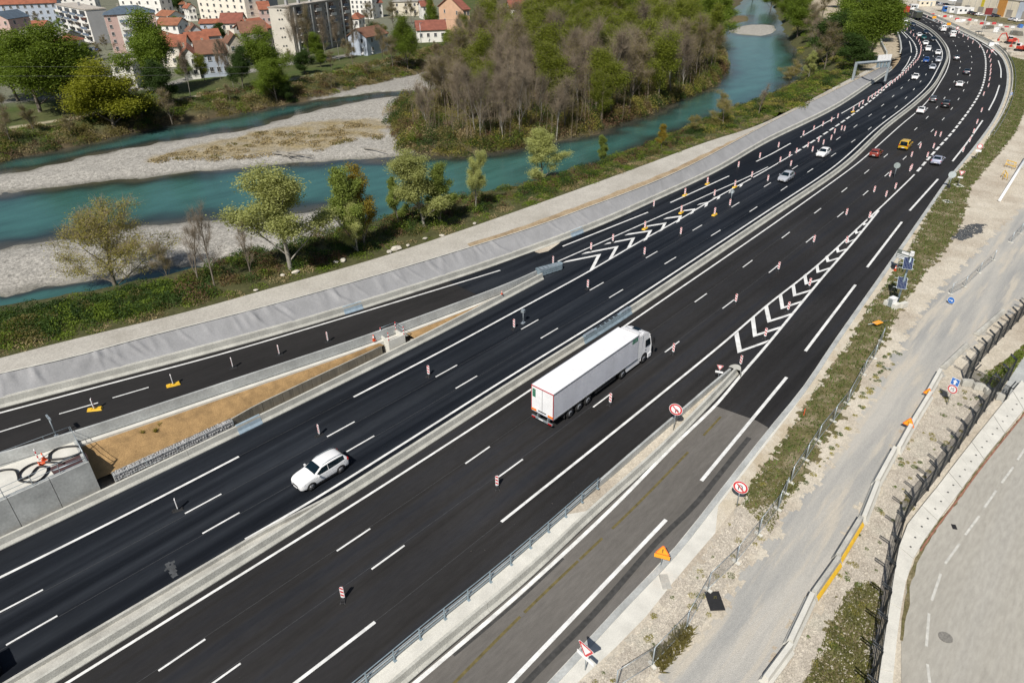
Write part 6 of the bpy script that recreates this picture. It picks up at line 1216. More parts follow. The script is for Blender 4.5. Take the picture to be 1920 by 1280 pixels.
tree_type('bare', (1, 2, 3, 4, 5), 18, .13, None, 0, 0, 0, twigs=3, tl=.15, tw=.0075, bark='bark_pale', spread=.29, up=.5, nchild=(2, 3), first=.28, shrink=.46, trunk=.62)
tree_type('thin', (6, 7), 10, .11, None, 0, 0, 0, twigs=2, tl=.10, tw=.007, spread=.42, up=.5, nchild=(2, 3), first=.2, shrink=.46, trunk=.6)
tree_type('bud', (11, 12, 13), 16, .16, 'bud', 7, .55, .085, twigs=3, tl=.11, tw=.008, spread=.40, up=.42, nchild=(2, 3), first=.18, shrink=.52)
tree_type('lime', (21, 22, 23), 18, .17, 'lime', 22, .75, .13, twigs=1, tl=.1, tw=.008, spread=.36, up=.5, nchild=(2, 3), first=.22, shrink=.48)
tree_type('green', (31, 32, 33), 13, .22, 'green', 30, .62, .12, spread=.58, up=.30, nchild=(2, 3), first=.14, shrink=.60)
tree_type('deep', (41, 42), 10, .2, 'deep', 28, .52, .125, spread=.60, up=.28, nchild=(2, 3), first=.10, shrink=.62)
tree_type('olive', (51, 52), 11, .22, 'olive', 15, .36, .066, twigs=4, spread=.66, up=.25, nchild=(3, 3), first=.16, shrink=.66, trunk=.5)
tree_type('silver', (61, 62, 63), 11, .13, 'silver', 20, .32, .075, bark='bark_pale', spread=.40, up=.5, nchild=(3, 3), first=.10, shrink=.52)
tree_type('yellow', (71, 72), 9, .2, 'yellow', 32, .5, .105, spread=.66, up=.22, nchild=(2, 3), first=.08, shrink=.66)
tree_type('orange', (81,), 9, .12, 'orange', 10, .28, .09, spread=.36, up=.55, nchild=(2, 3), first=.12, shrink=.5)
tree_type('poplar', (91, 92), 10, .13, 'poplar', 18, .28, .085, spread=.36, up=.55, nchild=(3, 3), first=.08, shrink=.48)
tcount = {}
def tree(key, p, h, label, group=None, rz=None, name='tree', sx=1.0, cat='tree'):
    L_, H = TP[key]; k = tcount.get(key, 0); tcount[key] = k+1; me_t, parts = L_[k % len(L_)]
    th = thing(name, label, cat, tuple(p), rz if rz is not None else (k*2.39996) % 6.283, group); s = h/H; th.scale = (s*sx, s*sx, s)
    link('trunk', me_t, th)
    for nm, me_ in parts: link(nm, me_, th)
    return th
# --- single trees on the near bank
NT = [('olive', 222, 548, 13.0, 'broad olive-budding tree leaning over the near gravel bar', 1.25), ('thin', 402, 535, 9.5, 'dark bare tree with straight twin trunks beside the small channel', .9), ('thin', 372, 530, 8.6, 'slender dark tree just right of the broad olive tree', .9), ('bud', 318, 533, 5.5, 'low pale budding tree between the olive tree and the dark trunks', 1.2), ('thin', 470, 520, 7.0, 'thin bare sapling left of the pale spreading tree', .9),
 ('silver', 545, 505, 13.0, 'tall pale silver-green tree with a leaning white trunk', 1.6), ('poplar', 668, 470, 11.0, 'fresh green upright tree beside the orange-tinged one', 1.1), ('silver', 672, 474, 7.2, 'pale leafed young tree in front of the fresh green one', 1.1), ('orange', 684, 462, 10.5, 'orange-tinged upright tree behind the fresh green one', .95), ('silver', 795, 424, 10.8, 'large pale poplar nearest left of the dark bush', 1.7), ('poplar', 826, 418, 9.0, 'greener tree at the right shoulder of the large pale poplar', 1.2), ('poplar', 748, 418, 6.5, 'small green tree left of the large pale poplar', 1.1),
 ('silver', 893, 393, 8.8, 'slim pale tree standing alone right of the large poplar', .85), ('silver', 1020, 348, 10.5, 'big silvery tree standing over the river bend', 1.6), ('poplar', 1132, 309, 6.0, 'small lime tree right of the big silvery tree', 1.1), ('orange', 1240, 278, 4.6, 'small yellowish tree on the near bank past the lime tree', 1.1), ('olive', 1356, 232, 6.6, 'thin olive tree with two crowns above the turquoise bend', 1.0), ('thin', 1422, 214, 6.5, 'dark bare tree at the right of the two-crowned olive tree', 1.2), ('olive', 1300, 248, 3.5, 'low olive shrub tree on the bank before the two-crowned tree', 1.2)]
for k, u, v, h, lab, sx in NT: tree(k, at_land(u, v), h, lab, sx=sx, rz=None)
# --- wood on the island
def in_poly_px(u, v, poly):
    r = False; n = len(poly)
    for i in range(n):
        x1, y1 = poly[i]; x2, y2 = poly[(i+1) % n]
        if (y1 > v) != (y2 > v) and u < (x2-x1)*(v-y1)/(y2-y1)+x1: r = not r
    return r
woodpx = [(770, 232), (850, 150), (930, 95), (1000, 60), (1100, 36), (1220, 24), (1330, 16), (1370, 8), (1352, 60), (1346, 110), (1338, 145), (1300, 168), (1240, 192), (1180, 216), (1110, 240), (1040, 256), (960, 268), (880, 272), (800, 262)]
rw2 = random.Random(5); wood = []; tries = 0
while len(wood) < 165 and tries < 40000:
    tries += 1; u, v = rw2.uniform(770, 1370), rw2.uniform(0, 275)
    if not in_poly_px(u, v, woodpx): continue
    p = G(u, v, -2.5)
    if all((p[0]-q[0])**2+(p[1]-q[1])**2 > (3.2+.011*p[0])**2 for q, *_ in wood): wood.append((p, u, v))
wood.sort(key=lambda t: t[1]); wc = {}
for i, (p, u, v) in enumerate(wood):
    z = land(p[0], p[1]); far = (v < 150)+(v < 90); x = rw2.random()
    if v < 95: key = 'lime' if x < .78 else ('bud' if x < .92 else 'green')
    elif v < 150: key = 'lime' if x < (.62 if u > 1080 else .5) else ('bud' if x < .8 else 'bare')
    else: key = 'bare' if x < .42 else ('bud' if x < .74 else 'lime')
    if 1110 < u < 1175 and 60 < v < 190: key = 'lime'
    h = rw2.uniform(14, 20)*(1 if v < 225 else .75)*(1-.25*(u < 850)); nm = {'lime': 'lime-green leafing tree', 'bud': 'brown budding tree', 'bare': 'bare grey-brown tree', 'green': 'fresh green tree'}[key]
    zone = 'back' if v < 100 else 'middle' if v < 190 else 'front'; wc[(key, zone)] = wc.get((key, zone), -1)+1
    tree(key, (p[0], p[1], z), h, '%s in the %s of the island wood, %s from the left' % (nm, zone, ordn(wc[(key, zone)])), 'trees of the island wood', sx=rw2.uniform(1.05, 1.4))
# --- thin saplings and young growth filling the wood, too many to count
r_w = np.random.default_rng(31); pts_ = []
while len(pts_) < 900:
    u, v = r_w.uniform(770, 1370), r_w.uniform(5, 272)
    if in_poly_px(u, v, woodpx): p = G(u, v, -2.5); pts_.append((p[0], p[1], land(p[0], p[1]), v))
VV = []; LV = []
for x, y, z, v in pts_:
    h = r_w.uniform(5, 13); n = 26; t = r_w.uniform(.1, 1, n)[:, None]; lean = r_w.normal(0, .06, 2)
    ax = np.array((x, y, z))+np.concatenate([t*h*lean[None, :].repeat(n, 0), t*h], 1); d = r_w.normal(0, .32, (n, 3)); d[:, 2] = r_w.uniform(.5, 1.0, n); d /= np.linalg.norm(d, axis=1)[:, None]; ln = h*.22*r_w.uniform(.5, 1.2, n)[:, None]
    sd_ = r_w.normal(0, .013, (n, 3)); VV.append(np.stack([ax-sd_, ax+sd_, ax+d*ln], 1).reshape(-1, 3))
    b_ = np.array((x, y, z)); tp = b_+np.array((h*lean[0], h*lean[1], h)); w3 = np.array((.05, -.05, 0)); VV.append(np.stack([b_-w3, b_+w3, tp])); 
    if r_w.random() < (.55 if v < 140 else .22): k_ = 60; c_ = ax[r_w.integers(0, n, k_)]+d[r_w.integers(0, n, k_)]*1.2+r_w.normal(0, .5, (k_, 3)); LV.append(c_)
VV = np.concatenate(VV); tag(link('saplings', qmesh('saplings', VV, np.arange(len(VV)).reshape(-1, 3), M['twig'])), 'mass of thin bare saplings between the trees of the island wood', 'saplings', kind='stuff')
V_, F_q = quads(np.concatenate(LV), .13, r_w, .7); tag(link('young_leaves', qmesh('young_leaves', V_, F_q, LEAF['lime'])), 'haze of young lime leaves between the trees of the island wood', 'leaves', kind='stuff')
# --- trees of the far bank and town
FT = [('green', 60, 210, 16, 'huge fresh green tree at the left edge, its left half', 1.5), ('green', 105, 212, 17, 'huge fresh green tree at the left edge, its right half', 1.4), ('green', 20, 190, 14, 'green tree cut by the left edge of the frame', 1.4), ('green', 75, 165, 12, 'green tree behind the huge green pair', 1.3), ('yellow', 205, 240, 13, 'bright yellow-green tree at the water edge', 1.35), ('bud', 250, 215, 9, 'brown budding tree right of the yellow-green one', 1.2), ('green', 285, 178, 19, 'tall fresh green tree in front of the red roofs', 1.15), ('deep', 300, 200, 12, 'dark green tree below the tall fresh green one', 1.1), ('bud', 318, 232, 9, 'olive brown willow hanging over the far water', 1.4),
 ('bare', 350, 182, 15, 'bare dark tree before the orange-roofed houses', .9), ('bare', 408, 150, 11, 'bare tree before the bluish house wall', .8), ('bare', 432, 165, 14, 'bare dark tree beside the ivy-covered trunk', .9), ('deep', 452, 170, 12, 'dark ivy-clad tree beside the bare ones', .8), ('green', 500, 160, 14, 'light green tree left of the white end wall', 1.3), ('green', 515, 190, 10, 'light green willow at the far waterline', 1.4), ('deep', 535, 190, 6, 'dark evergreen bush under the light green willow', 1.2), ('bare', 556, 128, 19, 'tall bare tree in front of the white end wall', .9), ('bud', 575, 120, 20, 'tall budding tree on the corner of the big slab block', .7), ('bare', 605, 118, 16, 'bare brown tree in front of the slab block', .9), ('bare', 632, 114, 15, 'bare brown tree in the middle of the slab block front', 1.0), ('bare', 660, 108, 14, 'bare brown tree left of the grey barn', .9), ('bud', 715, 115, 13, 'olive budding tree right of the white van', 1.0), ('bud', 735, 130, 11, 'low olive tree on the far bank below the path', 1.2), ('green', 762, 130, 15, 'bright green poplar on the far bank', .85), ('green', 810, 72, 14, 'slim lime tree before the long red roof', .6), ('bud', 860, 85, 13, 'olive tree before the orange building', 1.1), ('lime', 880, 100, 15, 'yellow-green tree at the left end of the wood', 1.0), ('bare', 895, 125, 15, 'pale bare tree at the left end of the wood', 1.0), ('bud', 820, 125, 9, 'grey twiggy tree at the dry channel', 1.2), ('lime', 925, 60, 16, 'yellow tree behind the wood near the white house', 1.0),
 ('bud', 690, 55, 12, 'large rounded brown tree right of the slab block', 1.6), ('bud', 735, 52, 12, 'large rounded olive tree beside the red-roofed long house', 1.6), ('bud', 770, 45, 11, 'rounded olive tree behind the red-roofed long house', 1.5), ('bud', 800, 35, 11, 'rounded olive tree left of the orange building', 1.4), ('deep', 920, 25, 15, 'dark conifer right of the orange building', .7), ('green', 130, 60, 10, 'green tree behind the grey shed roof', 1.3), ('bud', 148, 75, 10, 'olive tree between the shed and the balconied block', 1.1), ('deep', 90, 40, 10, 'dark tree before the blue-grey terrace', 1.4), ('green', 25, 45, 8, 'green tree behind the pink gable', 1.0), ('deep', 330, 30, 13, 'dark tree behind the blue-roofed block', 1.4), ('bud', 195, 95, 6, 'pale shrub before the pink block', 1.4), ('bud', 215, 100, 6, 'budding shrub beside the flat white house', 1.4), ('green', 475, 95, 8, 'light tree right of the timbered gable', 1.2), ('bud', 60, 250, 7, 'olive shrub at the far waterline below the huge green tree', 1.5), ('bud', 15, 268, 8, 'olive shrub cut by the left edge at the far water', 1.4), ('bud', 130, 255, 5, 'dry brown shrub left of the yellow-green tree', 1.6), ('deep', 265, 225, 6, 'dark bush right of the yellow-green tree', 1.5), ('bud', 430, 190, 5, 'dry reed shrub on the far bank', 1.6), ('bud', 620, 165, 4.5, 'low scrub on the far bank beyond the dark pool', 1.6), ('bud', 690, 145, 5, 'low brown scrub by the gravel tongue', 1.6), ('green', 345, 150, 6, 'young lime tree at the foot of the bare dark tree', 1.1), ('bud', 5, 230, 9, 'olive tree at the left edge below the path', 1.2), ('deep', 985, 12, 12, 'dark tree by the white house at the top', 1.2), ('lime', 1005, 25, 14, 'lime tree right of the white house at the top', 1.1)]
for i, (k, u, v, h, lab, sx) in enumerate(FT):
    h *= 1.2 if i < 5 else 1.12 if k in ('green', 'yellow') else .95
    tree(k, at_land(u+(960-u)/2650*h*2.4, v), h, lab, sx=sx*(1.1 if i < 5 else .95))
# --- small trees between the houses of the town
ru2 = random.Random(77)
for i, (u, v) in enumerate([(140, 108), (165, 112), (185, 108), (230, 92), (262, 96), (300, 112), (322, 118), (330, 60), (352, 88), (410, 78), (445, 98), (470, 118), (545, 118), (590, 108), (645, 100), (700, 80), (720, 78), (750, 82), (775, 88), (840, 85), (850, 60), (890, 60), (910, 75), (745, 20), (830, 22), (600, 122), (620, 128), (570, 135), (100, 120), (40, 140), (10, 120), (118, 52), (70, 60), (255, 150), (380, 150), (660, 122)]):
    k = ['bud', 'green', 'bud', 'deep', 'lime', 'bud'][i % 6]; h = ru2.uniform(5, 9); nm = {'bud': 'olive-brown garden tree', 'green': 'fresh green garden tree', 'deep': 'dark green garden tree', 'lime': 'lime garden tree'}[k]
    tree(k, at_land(u+(960-u)/2650*h*2.4, v+4), h, '%s among the town houses, %s from the left' % (nm, ordn(sum(1 for j, q in enumerate([140, 165, 185, 230, 262, 300, 322, 330, 352, 410, 445, 470, 545, 590, 645, 700, 720, 750, 775, 840, 850, 890, 910, 745, 830, 600, 620, 570, 100, 40, 10, 118, 70, 255, 380, 660]) if q < u and ['bud', 'green', 'bud', 'deep', 'lime', 'bud'][j % 6] == k))), 'garden trees of the town', sx=1.3)
# --- trees beyond the river bend on the right
RT = [('green', 1625, 118, 17, 'big lime-green tree in front of the road bend', 1.25), ('green', 1600, 95, 17, 'big fresh green tree behind the gantry', 1.25), ('green', 1640, 80, 16, 'big lime tree touching the far road', 1.2), ('lime', 1585, 60, 16, 'lime tree at the top left of the green group', 1.2), ('green', 1655, 55, 14, 'green tree at the top of the far road bend', 1.1), ('deep', 1560, 110, 12, 'dark tree on the shaded side of the green group', 1.3), ('bud', 1545, 130, 11, 'grey twiggy tree left of the gantry', 1.2), ('bare', 1525, 120, 12, 'bare brown tree above the river bend', 1.2), ('green', 1495, 70, 13, 'green tree on the far bend of the river', 1.2), ('bud', 1520, 80, 12, 'brown tree between the green trees of the bend', 1.2), ('green', 1480, 40, 13, 'green tree at the water, upper bend', 1.1), ('lime', 1510, 25, 13, 'pale green tree at the top by the far bridge', 1.1), ('bud', 1540, 40, 12, 'brown tree at the top by the far bridge', 1.1), ('olive', 1480, 158, 6, 'flat-topped olive tree at the water before the gantry', 1.2), ('silver', 1515, 150, 7, 'silvery shrub tree beside the flat-topped olive tree', 1.0), ('green', 1445, 20, 12, 'green tree at the top of the river', 1.2), ('bud', 1410, 8, 12, 'brown tree across the river at the top', 1.2), ('green', 1570, 15, 12, 'green tree at the very top left of the far road', 1.2), ('deep', 1600, 130, 8, 'dark shrub tree beneath the gantry beam', 1.3)]
for k, u, v, h, lab, sx in RT: tree(k, at_land(u, v), h*1.15, lab, sx=sx*1.1)
# --- undergrowth masses
def clumps(name, centres, mats, kind_label, leaf=.16, per=90, seed=3):
    """leafy mounds: many small leaves over each mound"""
    r = np.random.default_rng(seed); by = {k: [] for k in mats}
    for (p, rad, h, k) in centres:
        n = int(per*(rad/1.2)**1.6*(1+h*.3)); t = r.uniform(0, 6.283, n); q = np.sqrt(r.uniform(0, 1, n)); z = np.sqrt(np.clip(1-q*q, 0, 1))*h*r.uniform(.35, 1.05, n)
        by[k].append(np.stack([p[0]+q*rad*np.cos(t), p[1]+q*rad*np.sin(t), p[2]+z], 1))
    out = []
    for k, v in by.items():
        if not v: continue
        V, F = quads(np.concatenate(v), leaf, r, .7); o = link(name, qmesh(name, V, F, LEAF[k])); tag(o, kind_label[k], 'undergrowth', kind='stuff'); out.append(o)
    return out
ru = random.Random(9); cen = []
NWp = resample([p for p in near_w], 1.0); 
for i in range(2600):
    t = ru.random(); s = t**1.25*235+(-20)
    j = int(np.argmin(np.abs(PO[:, 0]-s))); q = ru.random()
    a_ = PO[j]; d2 = np.hypot(NWp[:, 0]-a_[0], NWp[:, 1]-a_[1]); b_ = NWp[int(np.argmin(d2))]
    f_ = .05+(.34 if s < 25 else .80)*q; p = a_*(1-f_)+b_*f_; p = p+np.array((ru.uniform(-1.5, 1.5), ru.uniform(-.4, .4), 0)); p[2] = land(p[0], p[1])-.1
    x = ru.random(); X = p[0]
    k = 'green' if x < .22 else 'deep' if x < .46 else 'ivy' if x < .58 else 'bramble' if x < .78 else 'bud'
    if X < 22 and k in ('bramble', 'bud') and x < .93: k = 'deep' if x < .85 else 'green'
    if X > 130 and k == 'bramble': k = 'olive'
    if q < .12: k = 'green' if x < .5 else 'dry'
    cen.append((p, ru.uniform(.7, 1.7), ru.uniform(.4, 1.6)*(.85 if X < 22 else .9)*(.35 if q < .12 else 1), k))
UL = {k: t+' on the bank between the gravel path and the river' for k, t in {'green': 'fresh green undergrowth', 'deep': 'dark green undergrowth', 'ivy': 'very dark ivy growth', 'bramble': 'red-brown bramble thicket', 'bud': 'brown twiggy scrub', 'olive': 'olive scrub', 'dry': 'dry grass fringe', 'lime': 'lime scrub', 'silver': 'silvery scrub', 'yellow': 'yellow scrub', 'orange': 'orange scrub'}.items()}
clumps('undergrowth', cen, list(UL), UL, .095, 150, 3)
cen = []
edge = resample([p for p in isl[4:20]], 2.0)
for i in range(800):
    p = edge[ru.randrange(len(edge))].copy(); c0_ = np.array((150, 110, 0)); d = c0_-p; d /= np.linalg.norm(d); p = p+d*ru.uniform(.3, 1)**2*22*ru.random(); p[0] += ru.uniform(-2, 2); p[2] = land(p[0], p[1])-.1
    x = ru.random(); cen.append((p, ru.uniform(1.2, 2.8), ru.uniform(1.0, 4.2), 'bramble' if x < .18 else 'deep' if x < .44 else 'bud' if x < .74 else 'olive' if x < .84 else 'dry' if x < .92 else 'green'))
for i in range(900):
    u, v = ru.uniform(760, 1350), ru.uniform(60, 275)
    if not in_poly_px(u, v, woodpx): continue
    p = at_land(u, v); x = ru.random(); cen.append((p, ru.uniform(1.2, 2.8), ru.uniform(1.0, 4.0), 'bud' if x < .55 else 'dry' if x < .65 else 'deep' if x < .80 else 'olive' if x < .92 else 'bramble'))
UI = {k: v.replace('on the bank between the gravel path and the river', 'on the floor and edge of the island wood') for k, v in UL.items()}
clumps('undergrowth', cen, list(UI), UI, .14, 80, 4)
cen = []
fe = resample([p for p in far_w], 2.0)
for i in range(950):
    p = fe[ru.randrange(len(fe))].copy(); p = p+np.array((ru.uniform(-2, 2)+.30*ru.uniform(0, 13), ru.uniform(0, 13)*.95, 0)); p[2] = land(p[0], p[1])-.1
    x = ru.random(); cen.append((p, ru.uniform(1.0, 2.2), ru.uniform(.5, 2.0), 'bud' if x < .42 else 'deep' if x < .60 else 'dry' if x < .78 else 'green' if x < .9 else 'bramble'))
UF = {k: v.replace('on the bank between the gravel path and the river', 'along the far river bank') for k, v in UL.items()}
clumps('undergrowth', cen, list(UF), UF, .15, 70, 5)
cen = []
for i in range(420):
    u, v = ru.uniform(1440, 1655), ru.uniform(20, 205); p = at_land(u, v)
    if p[2] < WZ+.25 or not (in_poly_px(u, v, [(1440, 205), (1475, 175), (1517, 130), (1495, 90), (1470, 20), (1600, 5), (1650, 30), (1640, 100), (1600, 145), (1560, 165), (1500, 200)])): continue
    x = ru.random(); cen.append((p, ru.uniform(1.2, 2.6), ru.uniform(.6, 2.0), 'green' if x < .4 else 'deep' if x < .65 else 'olive' if x < .8 else 'bud'))
UR = {k: v.replace('on the bank between the gravel path and the river', 'on the far bank near the gantry') for k, v in UL.items()}
clumps('undergrowth', cen, list(UR), UR, .15, 75, 6)
# --- grass
def grass(name, px, n, label, key, h=.22, seed=1, z=.0):
    P = [tuple(p) for p in px]; r = np.random.default_rng(seed); us = [p[0] for p in P]; vs2 = [p[1] for p in P]; out = []
    W = [G(*p, z) for p in P]; xs2 = [w_[0] for w_ in W]; ys2 = [w_[1] for w_ in W]
    c = np.stack([r.uniform(min(xs2), max(xs2), n*3), r.uniform(min(ys2), max(ys2), n*3)], 1); ok = inside(W, c[:, 0], c[:, 1]); c = c[ok][:n]
    # tufts gather in patches
    w_ = .5+.5*np.clip(wob(c[:, 0], c[:, 1], 4, seed+40), -1, 1); c = c[r.uniform(0, 1, len(c)) < .35+.65*w_]
    m_ = len(c); a = r.uniform(0, 6.283, m_); hh_ = h*r.uniform(.4, 1.4, m_); wd = .035+.05*r.random(m_)
    base = np.c_[c, np.full(m_, z)]; d = np.stack([np.cos(a), np.sin(a), np.zeros(m_)], 1)*wd[:, None]; tip = base+np.stack([r.normal(0, .5, m_)*hh_, r.normal(0, .5, m_)*hh_, hh_], 1)
    V = np.stack([base-d, base+d, tip], 1).reshape(-1, 3); F = np.arange(3*m_).reshape(m_, 3); o = link(name, qmesh(name, V, F, LEAF[key])); return tag(o, label, 'grass', kind='stuff')
grass('grass', verge_px, 70000, 'short green grass on the verge beside the right road', 'turf', .24, 1, .0)
grass('grass', verge_px, 30000, 'yellowed grass mixed into the verge beside the right road', 'moss', .20, 2, .0)
grass('grass', [(1500, 1300), (1530, 1230), (1565, 1150), (1590, 1105), (1640, 1090), (1655, 1110), (1640, 1200), (1628, 1300)], 5500, 'mossy green grass beside the dark mesh fence', 'moss', .14, 3, -.02)
grass('grass', [(1220, 1230), (1240, 1262), (1290, 1210), (1300, 1180), (1282, 1172)], 1500, 'dry weeds at the foot of the site fence', 'bud', .35, 4, -.03)
grass('grass', [(1836, 712), (1930, 640), (1990, 590), (2010, 600), (1925, 662), (1868, 742)], 5000, 'grass strip beside the corner pavement', 'green', .15, 5, -.01)
grass('grass', [(1445, 1000), (1395, 950), (1440, 868), (1500, 905), (1470, 950)], 2500, 'sparse weeds at the end of the green verge', 'moss', .16, 6, -.02)
cen = []
for i in range(260):
    u, v = ru.uniform(270, 730), ru.uniform(228, 306)
    if not in_poly_px(u, v, [(275, 306), (325, 288), (400, 272), (480, 252), (600, 232), (705, 228), (728, 238), (715, 262), (655, 268), (600, 285), (505, 293), (430, 300), (380, 302)]): continue
    cen.append((at_land(u, v), ru.uniform(.8, 2.0), ru.uniform(.2, .6), 'dry' if ru.random() < .9 else 'bud'))
UD = {k: 'dry tan grass on the gravel bar' if k == 'dry' else 'brown scrub on the gravel bar' for k in UL}
clumps('dry_grass', cen, ['dry', 'bud'], UD, .18, 60, 7)
cen = []
for u, v in [(225, 820), (268, 814), (292, 810), (440, 747), (300, 800)]:
    p = GZ(u, v, -.7); cen.append((p, .35, .55, 'olive'))
for i, (p, rad, h, k) in enumerate(cen):
    r = np.random.default_rng(i); n = 90; t = r.uniform(0, 6.28, n); base = np.tile(np.array([[0, 0, 0.]]), (n, 1)); tip = np.stack([np.cos(t)*rad*r.random(n), np.sin(t)*rad*r.random(n), h*r.uniform(.4, 1, n)], 1); d = r.normal(0, .02, (n, 3))
    V = np.stack([base-d, base+d, tip], 1).reshape(-1, 3); o = link('shrub', qmesh('shrub', V, np.arange(3*n).reshape(n, 3), LEAF['olive'])); o.location = p
    tag(o, ['wiry green shrub on the brown slope nearest the chamber', 'wiry shrub second from the chamber on the brown slope', 'wiry shrub third from the chamber on the brown slope', 'wiry shrub high on the brown slope by the parapet', 'wiry shrub low on the brown slope'][i], 'shrub', 'shrubs on the brown slope')
# --- loose stones and weeds on the work strip
def litter(name, polys, n, label, seed, smin=.03, smax=.12, mt='rock'):
    r = np.random.default_rng(seed); base = np.array([(1, 0, -.3), (-.5, .87, -.3), (-.5, -.87, -.3), (.1, .1, .7), (.6, .6, .2)]); tri = np.array([(0, 1, 3), (1, 2, 3), (2, 0, 3), (0, 4, 1)]); VV = []; FF = []; k = 0
    for px in polys:
        W = [G(*p) for p in px]; xs2 = [q[0] for q in W]; ys2 = [q[1] for q in W]; c = np.stack([r.uniform(min(xs2), max(xs2), n*3), r.uniform(min(ys2), max(ys2), n*3)], 1); c = c[inside(W, c[:, 0], c[:, 1])][:n]
        for x, y in c:
            a = r.uniform(0, 6.28); s_ = smin+(smax-smin)*r.random()**4; R2_ = np.array([[math.cos(a), -math.sin(a), 0], [math.sin(a), math.cos(a), 0], [0, 0, 1]]); VV.append((base*r.uniform(.7, 1.3, (5, 3))*s_)@R2_.T+np.array((x, y, -.02))); FF.append(tri+k); k += 5
    o = link(name, qmesh(name, np.concatenate(VV), np.concatenate(FF), M[mt])); return tag(o, label, 'stones', kind='stuff')
st1 = [(1090, 1285), (1215, 1165), (1265, 1090), (1318, 1040), (1378, 960), (1440, 872), (1478, 912), (1470, 955), (1410, 1045), (1312, 1180), (1205, 1290)]; st2 = [(1440, 1300), (1490, 1195), (1550, 1100), (1610, 985), (1650, 915), (1720, 800), (1770, 705), (1800, 710), (1900, 680), (1850, 770), (1780, 860), (1700, 965), (1680, 1010), (1665, 1090), (1645, 1200), (1630, 1300)]
st3 = [(1600, 740), (1680, 600), (1735, 515), (1800, 425), (1860, 305), (1920, 260), (1920, 380), (1850, 445), (1780, 515), (1720, 588), (1640, 725)]
litter('loose_stones', [st1, st2], 5000, 'loose pale stones and rubble beside the service road', 3); litter('loose_stones', [st3], 3000, 'loose pale stones along the edge of the green verge', 4)
litter('road_grit', [[(560, 1270), (960, 955), (1340, 650), (1350, 690), (1000, 992), (690, 1245)], [(20, 1050), (480, 830), (900, 610), (905, 625), (490, 850), (30, 1075)]], 160, 'small pale grit scattered on the hard shoulders', 5, .012, .05)
def weeds(px, n, label, seed, keys=('olive', 'turf')):
    r = random.Random(seed); W = [G(*p) for p in px]; cen = []; t = 0
    x0, x1, y0, y1 = min(q[0] for q in W), max(q[0] for q in W), min(q[1] for q in W), max(q[1] for q in W)
    while len(cen) < n and t < 20000:
        t += 1; x, y = r.uniform(x0, x1), r.uniform(y0, y1)
        if inside(W, np.array([x]), np.array([y]))[0]: cen.append((np.array((x, y, -.03)), r.uniform(.1, .32), r.uniform(.05, .16), r.choice(keys)))
    clumps('weeds', cen, list(keys), {k: label+(' of yellow tone' if k == keys[0] else ' of green tone') for k in keys}, .045, 900, seed)
weeds(st2, 90, 'sparse low weeds between the barrier blocks and the fence', 11); weeds(st1, 40, 'sparse low weeds beside the site fence', 12); weeds([(1478, 912), (1540, 860), (1610, 745), (1670, 640), (1690, 660), (1640, 735), (1560, 850), (1490, 940)], 60, 'sparse low weeds at the outer edge of the verge', 13)
# --- rocks along the path, logs on the gravel bar
for i, (u, v, s) in enumerate([(555, 511, .8), (643, 489, .8), (630, 492, .5), (742, 467, 1.1), (730, 473, .7), (829, 443, .6), (797, 448, .5), (765, 461, .5), (530, 517, .5), (480, 545, .4), (890, 420, .5)]):
    bm = bmesh.new(); bmesh.ops.create_icosphere(bm, subdivisions=2, radius=s*.5); r = np.random.default_rng(i+50)
    for v_ in bm.verts: v_.co *= 1+r.normal(0, .09); v_.co.z *= .55; v_.co.x *= 1.4
    mm_ = bpy.data.meshes.new('boulder'); bm.to_mesh(mm_); bm.free(); mm_.materials.append(M['rock']); o = link('boulder', mm_); p = GZ(u, v, 2.4); o.location = (p[0], p[1], p[2]+.1); o.rotation_euler[2] = i
    tag(o, 'pale boulder at the river edge of the gravel path, %s counting from the left' % ordn([8, 4, 5, 1, 2, 0, 3, 6, 9, 7, 10].index(i) if False else i), 'boulder', 'boulders along the gravel path')
for i, (a, b, r_) in enumerate([((513, 290), (560, 302), .25), ((520, 286), (545, 303), .2), ((530, 294), (590, 297), .22), ((540, 289), (585, 301), .18), ((683, 281), (725, 292), .2)]):
    p, q = at_land(*a), at_land(*b); o = obj('driftwood_log', MB().tube([(0, 0, .3), tuple(np.r_[(q-p)[:2]*.5, .55]), tuple(np.r_[(q-p)[:2], .3])], [r_, r_*.8, r_*.4], 6), M['bark_pale']); o.location = p
    tag(o, ['thick driftwood log at the left of the log jam on the gravel bar', 'short driftwood log across the log jam', 'longest driftwood log of the jam', 'thin driftwood log at the front of the jam', 'pale driftwood log lying alone near the wood'][i], 'driftwood')
# ================================================================== town beyond the river
def wallm(n, c): return mat('render_'+n, c, .85, var=.07, scale=.4, fine=.05, fscale=5)
WM = {'white': wallm('white', (.76, .74, .69)), 'cream': wallm('cream', (.78, .72, .62)), 'pink': wallm('pink', (.52, .37, .33)), 'grey': wallm('grey', (.36, .36, .36)), 'blue': wallm('blue_grey', (.42, .47, .55)), 'stone': wallm('stone', (.40, .36, .29)), 'peach': wallm('peach', (.66, .42, .28)), 'dim': wallm('dim_beige', (.30, .28, .25)), 'beige': wallm('beige_panel', (.66, .60, .48)), 'brick': wallm('brick_orange', (.38, .20, .12))}
def tile(n, c):
    m = mat('roof_'+n, c, .85, var=.22, scale=.6, fine=.18, fscale=6, bump=.4, bscale=5); return m
RM = {'orange': tile('orange_tiles', (.265, .092, .050)), 'brown': tile('brown_tiles', (.185, .090, .055)), 'red': tile('red_tiles', (.21, .072, .048)), 'rust': tile('rust_tiles', (.26, .105, .055)), 'blue': tile('blue_slate', (.075, .105, .14)), 'grey': tile('grey_sheet', (.27, .255, .235)), 'flat': tile('flat_gravel', (.42, .38, .33)), 'pale': tile('pale_sheet', (.60, .58, .54))}
